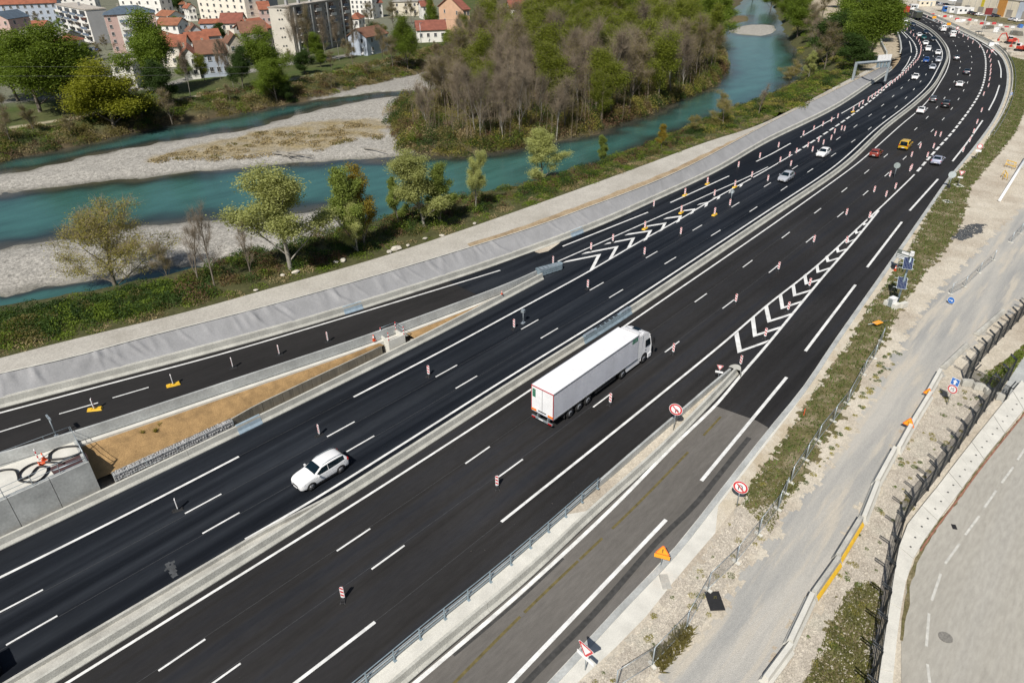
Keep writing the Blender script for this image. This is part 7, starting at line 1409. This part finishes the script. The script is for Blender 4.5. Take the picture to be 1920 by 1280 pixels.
M['wframe'] = mat('window_frame', (.55, .54, .52), .6); M['shutter'] = mat('shutter', (.30, .24, .18), .7, var=.2, perobj=.3); M['balc'] = mat('balcony_rail', (.16, .20, .26), .6); M['winglass'] = mat('house_glass', (.030, .035, .045), .15, var=.3, perobj=.5)
WIN = {}
def winmesh(w_, h, kind):
    k = (w_, h, kind)
    if k not in WIN:
        WIN[k] = (MB().box((0, 0, 0), (w_, .10, h)).mesh('window', M['winglass']), MB().box((0, -.03, h/2+.05), (w_+.2, .14, .10)).box((0, -.06, -h/2-.05), (w_+.3, .2, .10)).box((-w_/2-.05, -.03, 0), (.10, .14, h)).box((w_/2+.05, -.03, 0), (.10, .14, h)).box((0, -.045, 0), (.06, .05, h)).mesh('frame', M['wframe']))
    return WIN[k]
def put_win(par, x, y, z, rz, w_=1.0, h=1.3, frame=True):
    a, b = winmesh(w_, h, 0); o = link('window', a, par); o.location = (x, y, z); o.rotation_euler[2] = rz
    if frame: link('frame', b, o)
    return o
def bframe(A, B, H, ground=None):
    a, b = G(*A, H), G(*B, H); d = (b-a)[:2]; L_ = float(np.linalg.norm(d)); gz = land((a[0]+b[0])/2, (a[1]+b[1])/2) if ground is None else ground
    return a, math.atan2(d[1], d[0]), L_, gz
def facade(par, L_, z0, H, cols, rows, side, D, w_=1.1, h=1.35, skip=()):
    fh = (H-z0)/rows
    for j in range(rows):
        for i in range(cols):
            if (i, j) in skip: continue
            t = (i+.5)/cols; z = z0+fh*(j+.55)
            if side == 'front': put_win(par, L_*t, -.01, z, 0, w_, h)
            elif side == 'left': put_win(par, -.01, D*t, z, -math.pi/2, w_, h)
            else: put_win(par, L_+.01, D*t, z, math.pi/2, w_, h)
def building(name, label, A, B, H, D, wall, roof, rh=2.5, rk='gable', cols=3, rows=2, sidecols=2, sidewall=None, z0=0.4, ov=.5, along=True, chim=1, win=(1.0, 1.3), ground=None, cat='house', group=None, lowfac=True):
    a, rz, L_, gz = bframe(A, B, H, ground); th = thing(name, label, cat, (a[0], a[1], 0), rz, group)
    obj('wall', MB().box((L_/2, D/2, (H+gz-2)/2), (L_, D, H-gz+2)), WM[wall], th)
    if sidewall: obj('side_wall', MB().box((-.02, D/2, (H+gz-2)/2), (.06, D-.02, H-gz+2)), WM[sidewall], th)
    if rk == 'flat':
        ro = obj('roof', MB().box((L_/2, D/2, H+.15), (L_+.5, D+.5, .3)).box((L_/2, D/2, H+.36), (L_+.1, D+.1, .12)), RM[roof], th)
        for k in range(chim): obj('roof_vent', MB().box((L_*(.2+.6*k/max(1, chim-1) if chim > 1 else .5), D*.5, H+1.1), (.9, .9, 1.6)), WM['grey'], ro)
    else:
        o = ov; z = H
        if rk == 'hip':
            e = min(L_, D)/2; P = [(-o, -o, z), (L_+o, -o, z), (L_+o, D+o, z), (-o, D+o, z)]
            rdg = [(e, D/2, z+rh), (L_-e, D/2, z+rh)] if L_ >= D else [(L_/2, e, z+rh), (L_/2, D-e, z+rh)]
            V = P+rdg; F_ = [(0, 1, 5, 4), (1, 2, 5), (2, 3, 4, 5), (3, 0, 4)] if L_ >= D else [(0, 1, 4), (1, 2, 5, 4), (2, 3, 5), (3, 0, 4, 5)]
            ro = obj('roof', MB().add(V, F_+[(3, 2, 1, 0)]), RM[roof], th)
        elif along:
            ro = obj('roof', MB().hexa([(-o, -o, z-.25), (L_+o, -o, z-.25), (L_+o, D/2, z+rh-.02), (-o, D/2, z+rh-.02)], [(-o, -o, z-.05), (L_+o, -o, z-.05), (L_+o, D/2, z+rh+.2), (-o, D/2, z+rh+.2)]).hexa([(-o, D/2, z+rh-.02), (L_+o, D/2, z+rh-.02), (L_+o, D+o, z-.25), (-o, D+o, z-.25)], [(-o, D/2, z+rh+.2), (L_+o, D/2, z+rh+.2), (L_+o, D+o, z-.05), (-o, D+o, z-.05)]), RM[roof], th)
            for xa in (0, L_-.2): obj('gable', MB().prism([(0, H-.02), (D, H-.02), (D/2, H+rh-.05)], xa, xa+.2, 'x'), WM[sidewall or wall], th)
        else:
            ro = obj('roof', MB().hexa([(-o, -o, z-.25), (-o, D+o, z-.25), (L_/2, D+o, z+rh-.02), (L_/2, -o, z+rh-.02)], [(-o, -o, z-.05), (-o, D+o, z-.05), (L_/2, D+o, z+rh+.2), (L_/2, -o, z+rh+.2)]).hexa([(L_/2, -o, z+rh-.02), (L_/2, D+o, z+rh-.02), (L_+o, D+o, z-.25), (L_+o, -o, z-.25)], [(L_/2, -o, z+rh+.2), (L_/2, D+o, z+rh+.2), (L_+o, D+o, z-.05), (L_+o, -o, z-.05)]), RM[roof], th)
            obj('gable', MB().prism([(0, H-.02), (L_, H-.02), (L_/2, H+rh-.05)], 0, .2, 'y'), WM[wall], th)
        for k in range(chim): obj('chimney', MB().box((L_*(.3+.4*k), D*.62, H+rh*.9), (.6, .6, 1.6)).box((L_*(.3+.4*k), D*.62, H+rh*.9+.85), (.75, .75, .12)), WM['stone'], ro)
    if cols: facade(th, L_, gz+z0, H, cols, rows, 'front', D, *win)
    if sidecols: facade(th, L_, gz+z0, H, sidecols, rows, 'left', D, *win); facade(th, L_, gz+z0, H, sidecols, rows, 'right', D, *win)
    return th, L_, gz
def balconies(th, xs_, rows, z0, H, D=0.0, w_=3.2, side='front', deep=1.2):
    fh = (H-z0)/rows
    for j in range(rows):
        for x in xs_:
            z = z0+fh*j
            c = (x, -deep/2, z) if side == 'front' else (-deep/2, x, z); d = (w_, deep, .15) if side == 'front' else (deep, w_, .15)
            o = obj('balcony', MB().box(c, d), WM['white'], th)
            c2 = (x, -deep, z+.55) if side == 'front' else (-deep, x, z+.55); d2 = (w_, .06, .95) if side == 'front' else (.06, w_, .95)
            obj('balcony_rail', MB().box(c2, d2), M['balc'] if (j+int(x)) % 3 else WM['white'], o)
            c3 = (x, -.03, z+1.25) if side == 'front' else (-.03, x, z+1.25); d3 = (w_*.8, .1, 2.0) if side == 'front' else (.1, w_*.8, 2.0)
            obj('balcony_door', MB().box(c3, d3), M['winglass'], o)
# blocks
t, L_, gz = building('apartment_block', 'pink and cream apartment block with blue-grey hipped roof', (194, 29), (289, 24), 13.5, 12, 'pink', 'blue', 2.6, 'hip', 0, 5, 3, 'cream', chim=2, cat='building')
balconies(t, [6.5, 10.0, 13.5], 5, gz+.8, 13.2, w_=3.0); facade(t, L_, gz+.5, 13.2, 6, 5, 'front', 12, .8, 1.1, {(i, j) for i in (1, 2, 3) for j in range(5)})
obj('loggia_panel', MB().box((10.0, -.12, 6.6), (11.0, .12, 13.0)), WM['white'], t)
t, L_, gz = building('apartment_block', 'white balconied apartment block behind the olive tree, stepping down left', (104, 9), (160, 20), 13.0, 8, 'white', 'flat', 0, 'flat', 0, 5, 0, None, cat='building')
balconies(t, [L_*.12, L_*.37, L_*.62, L_*.87], 5, gz+.6, 12.8, w_=L_*.2); obj('side_panel', MB().box((L_+.03, 4, 6.2), (.06, 7.9, 13.0)), WM['grey'], t)
t, L_, gz = building('terrace_block', 'long blue-grey terrace with orange roof in the top corner', (-30, 10), (104, 5), 11.5, 11, 'blue', 'orange', 3, 'gable', 10, 4, 0, None, chim=2, cat='building')
building('house', 'pink gabled house cut by the left edge of the frame', (-25, 36), (14, 36), 10.5, 12, 'pink', 'blue', 2.5, 'gable', 3, 3, 2, along=False)
building('house', 'cream house with low orange roof beside the pink gable', (28, 50), (80, 49), 4.6, 9, 'cream', 'orange', 1.8, 'gable', 3, 1, 1)
building('shed', 'long shed with pale grey sheet roof behind the huge green tree', (26, 74), (117, 72), 4.2, 14, 'grey', 'grey', 2.2, 'gable', 0, 1, 1, cat='shed', chim=0)
building('house', 'white house with bright orange hipped roof beside the parked cars', (96, 80), (136, 79), 6.4, 9, 'white', 'orange', 2.2, 'hip', 3, 2, 2)
t, L_, gz = building('house', 'flat-roofed white modern house between the yellow and green trees', (207, 122), (246, 120), 6.6, 11, 'white', 'flat', 0, 'flat', 2, 2, 0, 'white', cat='house'); balconies(t, [3.0, 8.0], 2, gz+.6, 6.4, w_=4.4, side='left', deep=1.6)
t, L_, gz = building('apartment_tower', 'tall cream slab block with rows of small square windows at the top', (362, -32), (452, -28), 18, 13, 'cream', 'flat', 0, 'flat', 7, 6, 2, cat='building', win=(1.6, 1.3))
building('apartment_tower', 'grey and pink tower right of the tall cream slab', (456, -12), (494, -12), 13, 13, 'grey', 'flat', 0, 'flat', 2, 6, 0, 'white', cat='building')
# big slab with white end wall
a, b = G(541, 14, 16.5), G(655, -3, 16.5); d = (b-a)[:2]; L_ = float(np.linalg.norm(d)); rz = math.atan2(d[1], d[0]); gz = land(a[0], a[1]); th = thing('apartment_slab', 'large apartment slab with shade-darkened front, white end wall and blue balconies', 'building', (a[0], a[1], 0), rz)
e = G(503, 16, 16.5)-a; ca_, sa_ = math.cos(-rz), math.sin(-rz); ex, ey = e[0]*ca_-e[1]*sa_, e[0]*sa_+e[1]*ca_
obj('wall', MB().hexa([(0, 0, gz-2), (L_, 0, gz-2), (L_+ex, ey, gz-2), (ex, ey, gz-2)], [(0, 0, 16.5), (L_, 0, 16.5), (L_+ex, ey, 16.5), (ex, ey, 16.5)]), WM['dim'], th)  # dim wall tone: the shade on the long front is put into its colour
nn = np.array((-ey, ex)); nn = nn/np.linalg.norm(nn); 
if nn[0] > 0: nn = -nn
obj('end_wall', MB().hexa([(nn[0]*.05, nn[1]*.05, gz-2), (0, 0, gz-2), (ex, ey, gz-2), (ex+nn[0]*.05, ey+nn[1]*.05, gz-2)], [(nn[0]*.05, nn[1]*.05, 16.4), (0, 0, 16.4), (ex, ey, 16.4), (ex+nn[0]*.05, ey+nn[1]*.05, 16.4)]), WM['cream'], th)
ro = obj('roof', MB().hexa([(-.3, -.3, 16.5), (L_+.3, -.3, 16.5), (L_+ex+.3, ey+.3, 16.5), (ex-.3, ey+.3, 16.5)], [(-.3, -.3, 17.0), (L_+.3, -.3, 17.0), (L_+ex+.3, ey+.3, 17.0), (ex-.3, ey+.3, 17.0)]), RM['flat'], th)
for k in range(5): obj('roof_vent', MB().box((L_*(.12+.18*k)+ex*.5, ey*.5, 17.7), (.9, .9, 1.8)), WM['grey'], ro)
for k in range(8):
    for z in range(6): put_win(th, L_*(k+.5)/8, -.01, gz+2.2+z*2.6, 0, 1.2, 1.4)
for k, x in enumerate((.14, .42, .66, .9)): balconies(th, [L_*x], 6, gz+2.2, 16.2, w_=3.6, deep=1.0)
for k in range(4): obj('facade_fin', MB().box((L_*(.06+.26*k), -.2, 8.2+gz/2), (.5, .4, 16.2-gz)), WM['white'], th)
for z in range(5):
    for s in (.42, .56): o = put_win(th, ex*s+nn[0]*.08, ey*s+nn[1]*.08, gz+4+z*3, math.atan2(ey, ex), .5, .5, False)
building('apartment_block', 'white block with small windows right of the large slab', (655, -8), (696, -8), 11, 10, 'white', 'flat', 0, 'flat', 5, 5, 2, cat='building', win=(.9, 1.2))
# houses with tiled roofs: label, near-left eave, near-right eave, height, depth, wall, roof, rise, kind, along
HS = [('small house with rust roof right of the blue-roofed block', (292, 29), (316, 31), 6, 8, 'white', 'rust', 2.0, 'gable', True), ('house with wide rust roof below the dark tree', (292, 47), (332, 47), 6, 9, 'white', 'rust', 2.3, 'gable', True), ('brown-roofed house with grey gable facing the river', (352, 62), (382, 60), 6.5, 11, 'grey', 'brown', 2.6, 'gable', False), ('house with brown hipped roof at the foot of the pink block', (296, 70), (330, 66), 5.5, 9, 'stone', 'rust', 2.0, 'hip', True),
 ('large house with bright orange roof behind the tall green tree', (296, 88), (346, 86), 6.5, 10, 'cream', 'orange', 3.0, 'gable', True), ('orange-roofed house with white gable end', (352, 77), (390, 74), 5.5, 8, 'white', 'orange', 2.4, 'gable', True), ('house with long bright orange roof under the cream slab', (374, 44), (410, 43), 7, 6, 'blue', 'orange', 1.2, 'gable', True), ('brown-red house with cream gable under the grey tower', (412, 44), (452, 43), 7, 10, 'cream', 'red', 3.4, 'gable', True), ('house with small orange roof beside the white gable', (386, 68), (412, 66), 5.5, 7, 'grey', 'orange', 2.0, 'gable', True),
 ('long brown-roofed house with pale stone gable', (452, 62), (500, 59), 7.5, 12, 'dim', 'brown', 3.2, 'gable', True), ('timbered house with brown roof facing the river', (428, 82), (455, 80), 7.5, 11, 'stone', 'brown', 2.8, 'gable', False), ('big brown-roofed house with bluish wall nearest the far bank', (370, 102), (424, 98), 7.0, 11, 'blue', 'brown', 3.2, 'gable', True), ('orange-roofed house with pale plank gable behind bare trees', (338, 108), (368, 106), 6.5, 12, 'white', 'orange', 2.6, 'gable', False), ('orange-roofed hall right of the grey tower', (486, 18), (506, 17), 7, 14, 'pink', 'orange', 3, 'gable', True), ('rust-roofed hall left of the white end wall', (478, 56), (508, 52), 6, 14, 'dim', 'orange', 3.4, 'gable', True),
 ('grey-white barn with dark gable beside the white van', (652, 68), (686, 70), 6.2, 13, 'blue', 'brown', 2.6, 'gable', False), ('white house with small orange roof right of the white block', (655, 36), (672, 36), 7, 8, 'white', 'orange', 2.2, 'hip', True), ('long low house with red roof and grey shutters', (782, 57), (836, 55), 4.6, 10, 'white', 'red', 3.0, 'gable', True), ('orange school building with steep red roof', (868, 18), (880, 17), 11, 20, 'peach', 'red', 4.5, 'gable', True), ('red-roofed house at the very top beside the rounded trees', (700, 6), (716, 5), 7, 9, 'white', 'red', 2.6, 'gable', True), ('white house with red roof at the very top near the orange school', (790, 12), (812, 11), 6, 8, 'white', 'red', 2.2, 'gable', True), ('yellow and white shop row at the very top', (735, 4), (785, 3), 7, 9, 'beige', 'grey', 1.6, 'hip', True), ('white house with red roof behind the wood', (956, 16), (985, 15), 7, 9, 'white', 'red', 3.0, 'gable', True), ('orange-roofed house behind the dark tree at the top', (336, 9), (352, 8), 6, 8, 'white', 'rust', 2.0, 'hip', True), ('house with pale orange roof beside the cream slab', (352, 16), (366, 15), 6, 8, 'white', 'orange', 2.0, 'gable', False),
 ('orange-roofed row at the top behind the balconied block', (112, -4), (175, -6), 9, 10, 'white', 'red', 2.6, 'gable', True), ('white block with orange annex at the top behind the blue roof', (218, -14), (295, -14), 14, 10, 'white', 'flat', 1, 'flat', True)]
for lab, A, B, H, D, wl, rf, rh, rk, al in HS:
    d = abs(B[0]-A[0])/4.6; building('house', lab, A, B, H, D, wl, rf, rh, rk, max(2, int(d/2.8)), max(1, int(H/3)), 2, along=al, chim=1 if rk != 'flat' else 2)
# lamp posts, cars and van in town
for i, (u, v, h, lab) in enumerate([(142, 88, 9, 'tall pale street lamp beside the parked cars in town'), (162, 160, 9, 'grey street lamp right of the huge green tree'), (790, 84, 8, 'white street lamp before the long low house')]):
    p = at_land(u, v); th = thing('street_lamp', lab, 'street lamp', tuple(p)); obj('pole', MB().tube([(0, 0, -.3), (0, 0, h)], [.12, .07], 6), M['galv'], th); obj('lamp_head', MB().box((.5, 0, h), (1.1, .3, .15)), M['galv'], th)
for k, u, v, c, lab, rz in [('sedan', 148, 95, 'black', 'black car parked beside the white house with the orange hipped roof', -30), ('hatch', 162, 98, 'silver', 'pale silver car parked second in the town car park', -35), ('hatch', 178, 92, 'blue', 'dark blue car parked under the pink block', -40), ('sedan', 688, 98, 'white', 'white car parked before the white van on the far bank road', -25), ('hatch', 350, 33, 'silver', 'silver car parked under the cream slab', -40), ('sedan', 920, 55, 'white', 'white car parked behind the wood near the orange school', -40), ('hatch', 855, 66, 'grey', 'grey car on the far bank road by the long low house', -40)]:
    car(k, c, u, v, None, lab, True, rz=rz)
car('bigvan', 'white', 698, 93, None, 'white delivery van parked beside the grey-white barn', True, 'van', rz=-32, zc=1.0)
# overhead cables
M['cable'] = mat('cable', (.06, .06, .06), .6)
for i, (pts, lab) in enumerate([([(-40, 125), (120, 125.5), (300, 127), (470, 126)], 'thin overhead cable low in front of the huge green tree'), ([(100, 8), (220, 12), (360, 20), (520, 28), (760, 36), (1000, 39), (1180, 34)], 'thin overhead cable high across the town roofs'), ([(-40, 143), (150, 143), (330, 141), (480, 137)], 'thin overhead cable below the first one at the far bank')]):
    P = cr([G(u, v, 13) for u, v in pts], 6); tag(obj('overhead_cable', MB().tube([tuple(p) for p in P], .028, 4), M['cable']), lab, 'cable')
# ================================================================== far right: works yard and halls
def gz0(u, v, z=0): return G(u, v, z)
patch('yard_grass', [(1755, 20), (1790, 15), (1840, 27), (1900, 36), (1940, 40), (1940, 50), (1880, 46), (1820, 34), (1775, 26)], .0, M['vergesoil'], .3, 1.5, 21)
patch('yard_asphalt', [(1730, 3), (1790, -2), (1850, 12), (1920, 22), (1960, 28), (1960, 36), (1900, 32), (1840, 24), (1780, 14), (1740, 10)], -.02, M['asph_far'], 0)
# barrier on the outside of the bend
ob = np.array([p for p in offset(OUTER, -.9) if p[0] > G(1845, 255)[0]]); ob[:, 2] = 0
tag(obj('barrier_wall', MB().sweep(ob, nj(-1, .82)), M['conc']), 'concrete barrier on the outside of the far bend', 'barrier')
tag(obj('guard_rail', MB().sweep(offset(ob, -1.1), [(0, .45), (.04, .45), (.04, .78), (0, .78)]), M['galv']), 'galvanised guard rail behind the barrier of the far bend', 'guard rail')
# halls
def hall(label, A, B, H, D, wall, strips):
    a, rz, L_, g = bframe(A, B, H, 0.0); th = thing('warehouse', label, 'building', (a[0], a[1], 0), rz); obj('wall', MB().box((L_/2, D/2, H/2), (L_, D, H)), WM[wall], th); obj('roof', MB().box((L_/2, D/2, H+.2), (L_+.6, D+.6, .4)), RM['pale'], th)
    for x, w_, m_ in strips: obj('facade_panel', MB().box((L_*x, -.06, H/2), (L_*w_, .12, H-.02)), m_, th)
    for k in range(max(2, int(L_/8))): obj('loading_door', MB().box((L_*(k+.5)/max(2, int(L_/8)), -.08, 1.7), (3.2, .2, 3.2)), WM['dim'], th)
    n_p = int(L_/4)
    for k in range(1, n_p): obj('panel_rib', MB().box((L_*k/n_p, -.05, H/2), (.12, .1, H)), WM['grey'], th)
    return th
YP = mat('yellow_panel', (.55, .44, .03), .6)
hall('long beige warehouse with yellow and orange facade strips at the top right', (1808, -8), (1915, 2), 7.5, 30, 'beige', [(.38, .05, YP), (.72, .14, mat('orange_panel', (.5, .24, .06), .6))])
hall('pale grey warehouse with sloping gable at the top right', (1795, -4), (1812, -2), 5.5, 20, 'grey', [])
hall('blue-grey warehouse at the right edge of the frame', (1914, 2), (1985, 8), 7.5, 24, 'blue', [(.3, .1, YP)])
# site containers, tents, machines
def cabin(u, v, L_, D, H, mt, label, rz=-50, cat='site cabin'):
    p = G(u, v); th = thing('site_cabin', label, cat, tuple(p), R_(rz)); obj('body', MB().box((0, 0, H/2), (L_, D, H)), mt, th); obj('roof', MB().box((0, 0, H+.06), (L_+.2, D+.2, .12)), M['white'], th); obj('door', MB().box((L_*.25, -D/2-.02, 1.05), (.9, .06, 2.0)), M['galv'], th)
    for x in (-.3, 0): obj('window', MB().box((L_*x, -D/2-.02, 1.6), (1.0, .06, .9)), M['winglass'], th)
cabin(1735, 12, 9, 3, 2.8, WM['beige'], 'long beige site cabin at the start of the works yard'); cabin(1790, 24, 7, 3, 2.6, M['white'], 'white site cabin beside the blue container'); cabin(1772, 22, 2.6, 2.4, 2.6, M['bluesign'], 'small blue container in the works yard', cat='container'); cabin(1806, 26, 8, 3, 2.7, M['white'], 'white site cabin farther right in the works yard'); cabin(1843, 20, 5, 3, 3, M['bluesign'], 'blue container before the beige warehouse', cat='container'); cabin(1712, 18, 4, 2.5, 2.4, M['white'], 'pair of pale crates behind the khaki lorry')
for (u, v, s, lab) in [(1876, 28, 5, 'white pointed tent before the beige warehouse'), (1786, 10, 4, 'white pointed tent behind the yard cabins')]:
    p = G(u, v); th = thing('tent', lab, 'tent', tuple(p), R_(-40)); obj('canopy', MB().add([(-s/2, -s/2, 2.2), (s/2, -s/2, 2.2), (s/2, s/2, 2.2), (-s/2, s/2, 2.2), (0, 0, 4.0)], [(0, 1, 4), (1, 2, 4), (2, 3, 4), (3, 0, 4), (3, 2, 1, 0)]), M['white'], th)
    for x in (-1, 1):
        for y in (-1, 1): obj('pole', MB().tube([(x*s*.48, y*s*.48, 0), (x*s*.48, y*s*.48, 2.2)], .05, 5), M['galv'], th)
cs = [('hatch', 'white', 1748, 4), ('sedan', 'grey', 1758, 6), ('hatch', 'silver', 1766, 8), ('hatch', 'black', 1775, 9), ('sedan', 'white', 1800, 14), ('hatch', 'navy', 1822, 24), ('sedan', 'black', 1830, 26), ('hatch', 'white', 1838, 27), ('hatch', 'grey', 1861, 28), ('sedan', 'navy', 1867, 29.5), ('hatch', 'red', 1738, 3), ('sedan', 'silver', 1900, 36), ('hatch', 'white', 1910, 38)]
cl = ['white hatchback first in the yard car park row', 'grey car in the yard car park row', 'silver hatchback in the yard car park row', 'black hatchback in the yard car park row', 'white car parked before the pale grey warehouse', 'navy car parked beside the blue container', 'black car parked beside the blue container', 'white car right of the blue container', 'grey car beside the white pointed tent', 'navy car beside the white pointed tent', 'dark red car at the left end of the yard car park', 'silver car near the right edge of the yard', 'white car at the right edge of the yard']
for (k, c, u, v), lab in zip(cs, cl): car(k, c, u, v, OUTER, lab, True, rz=-38, zc=.7)
# tall red sign on a mast
p = G(1838.8, 66); th = thing('mast_sign', 'tall grey mast with a square red sign behind the far bend', 'sign', tuple(p), R_(30)); obj('mast', MB().tube([(0, 0, 0), (0, 0, 7.4)], .12, 6), M['galv'], th); obj('cross_beam', MB().box((0, 0, 7.3), (.2, 3.0, .25)), M['galv'], th); obj('sign_board', MB().box((0, -.3, 8.7), (.15, 2.6, 2.4)), mat('dark_red_board', (.16, .02, .02), .6), th)
# excavators
RDX = mat('excavator_red', (.50, .05, .03), .5)
for (u, v, rz, lab) in [(1893, 82, 120, 'red excavator with white cab behind the far verge, left one'), (1912, 96, 60, 'red excavator with raised arm at the right edge of the frame')]:
    p = G(u, v); th = thing('excavator', lab, 'excavator', tuple(p), R_(rz))
    for y in (-.9, .9): obj('track', MB().prism([(-1.5, .1), (-1.2, 0), (1.2, 0), (1.5, .1), (1.6, .45), (1.3, .7), (-1.3, .7), (-1.6, .45)], y-.25, y+.25, 'y'), M['dark'], th)
    obj('body', MB().box((-.3, 0, 1.25), (2.6, 2.1, .9)).box((-1.3, 0, 1.4), (.6, 2.0, 1.2)), RDX, th); obj('cab', MB().box((.4, .55, 2.0), (1.2, .95, 1.3)), M['white'], th); obj('cab_glass', MB().box((.45, .55, 2.15), (1.25, 1.0, .7)), M['carglass'], th)
    obj('boom', MB().tube([(.9, -.2, 1.5), (2.2, -.2, 3.6), (3.6, -.2, 3.3)], [.25, .22, .18], 4, True, False), RDX, th); obj('arm', MB().tube([(3.5, -.2, 3.4), (4.2, -.2, 1.6)], [.18, .14], 4, True, False), RDX, th); obj('bucket', MB().box((4.1, -.2, 1.2), (.6, .8, .7)), RDX, th)
# yellow trestle barriers and white pipe on the earth
for i, (u, v, lab) in enumerate([(1882, 335, 'yellow wooden trestle standing on the pale earth, nearer one'), (1893, 315, 'yellow wooden trestle standing on the pale earth, farther one')]):
    p = G(u, v); th = thing('trestle', lab, 'trestle', tuple(p), R_(20+i*40)); 
    for x in (-.8, .8):
        for y in (-.35, .35): obj('leg', MB().tube([(x, y, 0), (x, y*.4, 1.2)], .045, 4), M['yellow'], th)
    for z in (.5, 1.2): obj('rail', MB().box((0, 0, z), (1.9, .1, .12)), M['yellow'], th)
p = G(1873, 378); th = thing('pipe', 'long white pipe leaning up from the pale earth at the right edge', 'pipe', tuple(p)); q = G(1935, 278, 2.5)-p; obj('tube', MB().tube([(0, 0, .15), tuple(q)], .22, 10), M['white'], th); obj('support', MB().box((q[0]*.8, q[1]*.8, q[2]*.4), (.3, .3, q[2]*.8)), M['conc_old'], th)
# site fences on the far side
ff = line([(1796, 52), (1830, 68), (1880, 62), (1930, 70), (1975, 85)], 0, 1, 1)
for (pts, lab, h) in [([(1745, 24), (1765, 29), (1790, 35), (1815, 40), (1840, 46), (1870, 52), (1900, 56), (1935, 60)], 'pale site fence along the works yard beyond the bend', 2.0), ([(1818, 56), (1845, 60), (1870, 64), (1895, 68), (1925, 74)], 'second pale site fence between the bend and the works yard', 2.0)]: site_fence(pts, lab, h)
for i, (u, v, s) in enumerate([(1850, 72, 2.2), (1870, 78, 2.6), (1835, 62, 1.8), (1895, 72, 2.0), (1810, 55, 1.6), (1905, 88, 2.4)]):
    bm = bmesh.new(); bmesh.ops.create_icosphere(bm, subdivisions=3, radius=s); r = np.random.default_rng(i+80)
    for v_ in bm.verts: v_.co *= 1+r.normal(0, .05); v_.co.z *= .35
    mm_ = bpy.data.meshes.new('earth_heap'); bm.to_mesh(mm_); bm.free(); mm_.materials.append(M['dirt']); o = link('earth_heap', mm_); o.location = G(u, v); tag(o, 'pale earth heap beyond the far bend, %s in size order of the group' % ['third', 'largest', 'fifth', 'fourth', 'smallest', 'second'][i], 'earth heap', 'earth heaps beyond the bend')
# retaining walls and tan ground by the green trees
for pts, lab, h in [([(1662, 104), (1656, 92), (1651, 80), (1655, 72)], 'dark curved retaining wall beneath the green trees', 2.6), ([(1689, 96), (1687, 80), (1681, 62), (1668, 44)], 'pale retaining wall on the inside of the far bend', 2.2)]:
    P = line(pts, 0, 1.5, 1); tag(obj('retaining_wall', MB().sweep(P, [(-.2, -1), (-.2, h*.4), (.25, h*.4), (.25, -1)]), M['conc_side']), lab, 'retaining wall')
for (u, v, lab) in [(1793, 62, 'red and white round sign beside the white vans'), (1857, 106, 'red and white triangular works sign on the far bend')]:
    sign(u, v, 1.8, 'ring' if u < 1800 else 'yield', lab, 20, s=1.3)
for (u, v, lab) in [(1750, 40, 'amber arrow board left of the white vans'), (1777, 53, 'amber arrow board right of the white vans')]:
    th = thing('arrow_board', lab, 'sign', tuple(G(u, v)), R_(30)); obj('board', MB().box((0, 0, 1.6), (.08, 1.6, 1.0)), M['amber'], th); obj('stand', MB().box((0, 0, .55), (.1, .8, 1.1)), M['galv'], th)

# plastic barrier units, pallets and heaps around the works yard
for i in range(14):
    t = i/13; u = 1748+t*150; v = 29.5+t*24+2*math.sin(i*1.7); p = G(u, v); th = thing('plastic_barrier', '%s plastic barrier unit along the works yard edge, %s from the left' % (('red', 'white')[i % 2], ordn(i//2)), 'barrier unit', tuple(p), R_(-40+8*math.sin(i)), 'plastic barriers at the works yard')
    obj('shell', MB().prism([(-.3, 0), (.3, 0), (.15, .9), (-.15, .9)], -.85, .85, 'x'), M['red' if i % 2 == 0 else 'white'], th); obj('slot', MB().box((0, 0, .5), (.5, .42, .12)), M['dark'], th)
for i, (u, v, w_, h, m_) in enumerate([(1822, 47, 4, 1.4, 'rock'), (1852, 54, 5, 1.2, 'timber'), (1868, 60, 4, 1.6, 'white'), (1886, 58, 6, 1.0, 'rock'), (1905, 66, 5, 1.5, 'timber'), (1798, 42, 3, 1.2, 'white'), (1838, 70, 3, 1.0, 'timber'), (1862, 86, 3.5, 1.1, 'white'), (1900, 104, 4, 1.2, 'rock'), (1880, 95, 2.5, .9, 'timber'), (1765, 33, 3, 1.1, 'rock'), (1912, 52, 3, 1.3, 'bluesign')]):
    p = G(u, v); th = thing('material_stack', '%s building material behind the far bend, %s in the row' % ({'rock': 'pale stacked slab', 'timber': 'brown stacked timber', 'white': 'white wrapped', 'bluesign': 'blue sheeted'}[m_], ordn(i)), 'material stack', tuple(p), R_(-45+i*23), 'material stacks behind the far bend')
    for k in range(3): obj('layer', MB().box((.1*(k-1), .05*k, h*(k+.5)/3), (w_-.3*k, w_*.45-.1*k, h/3-.03)), M[m_], th)
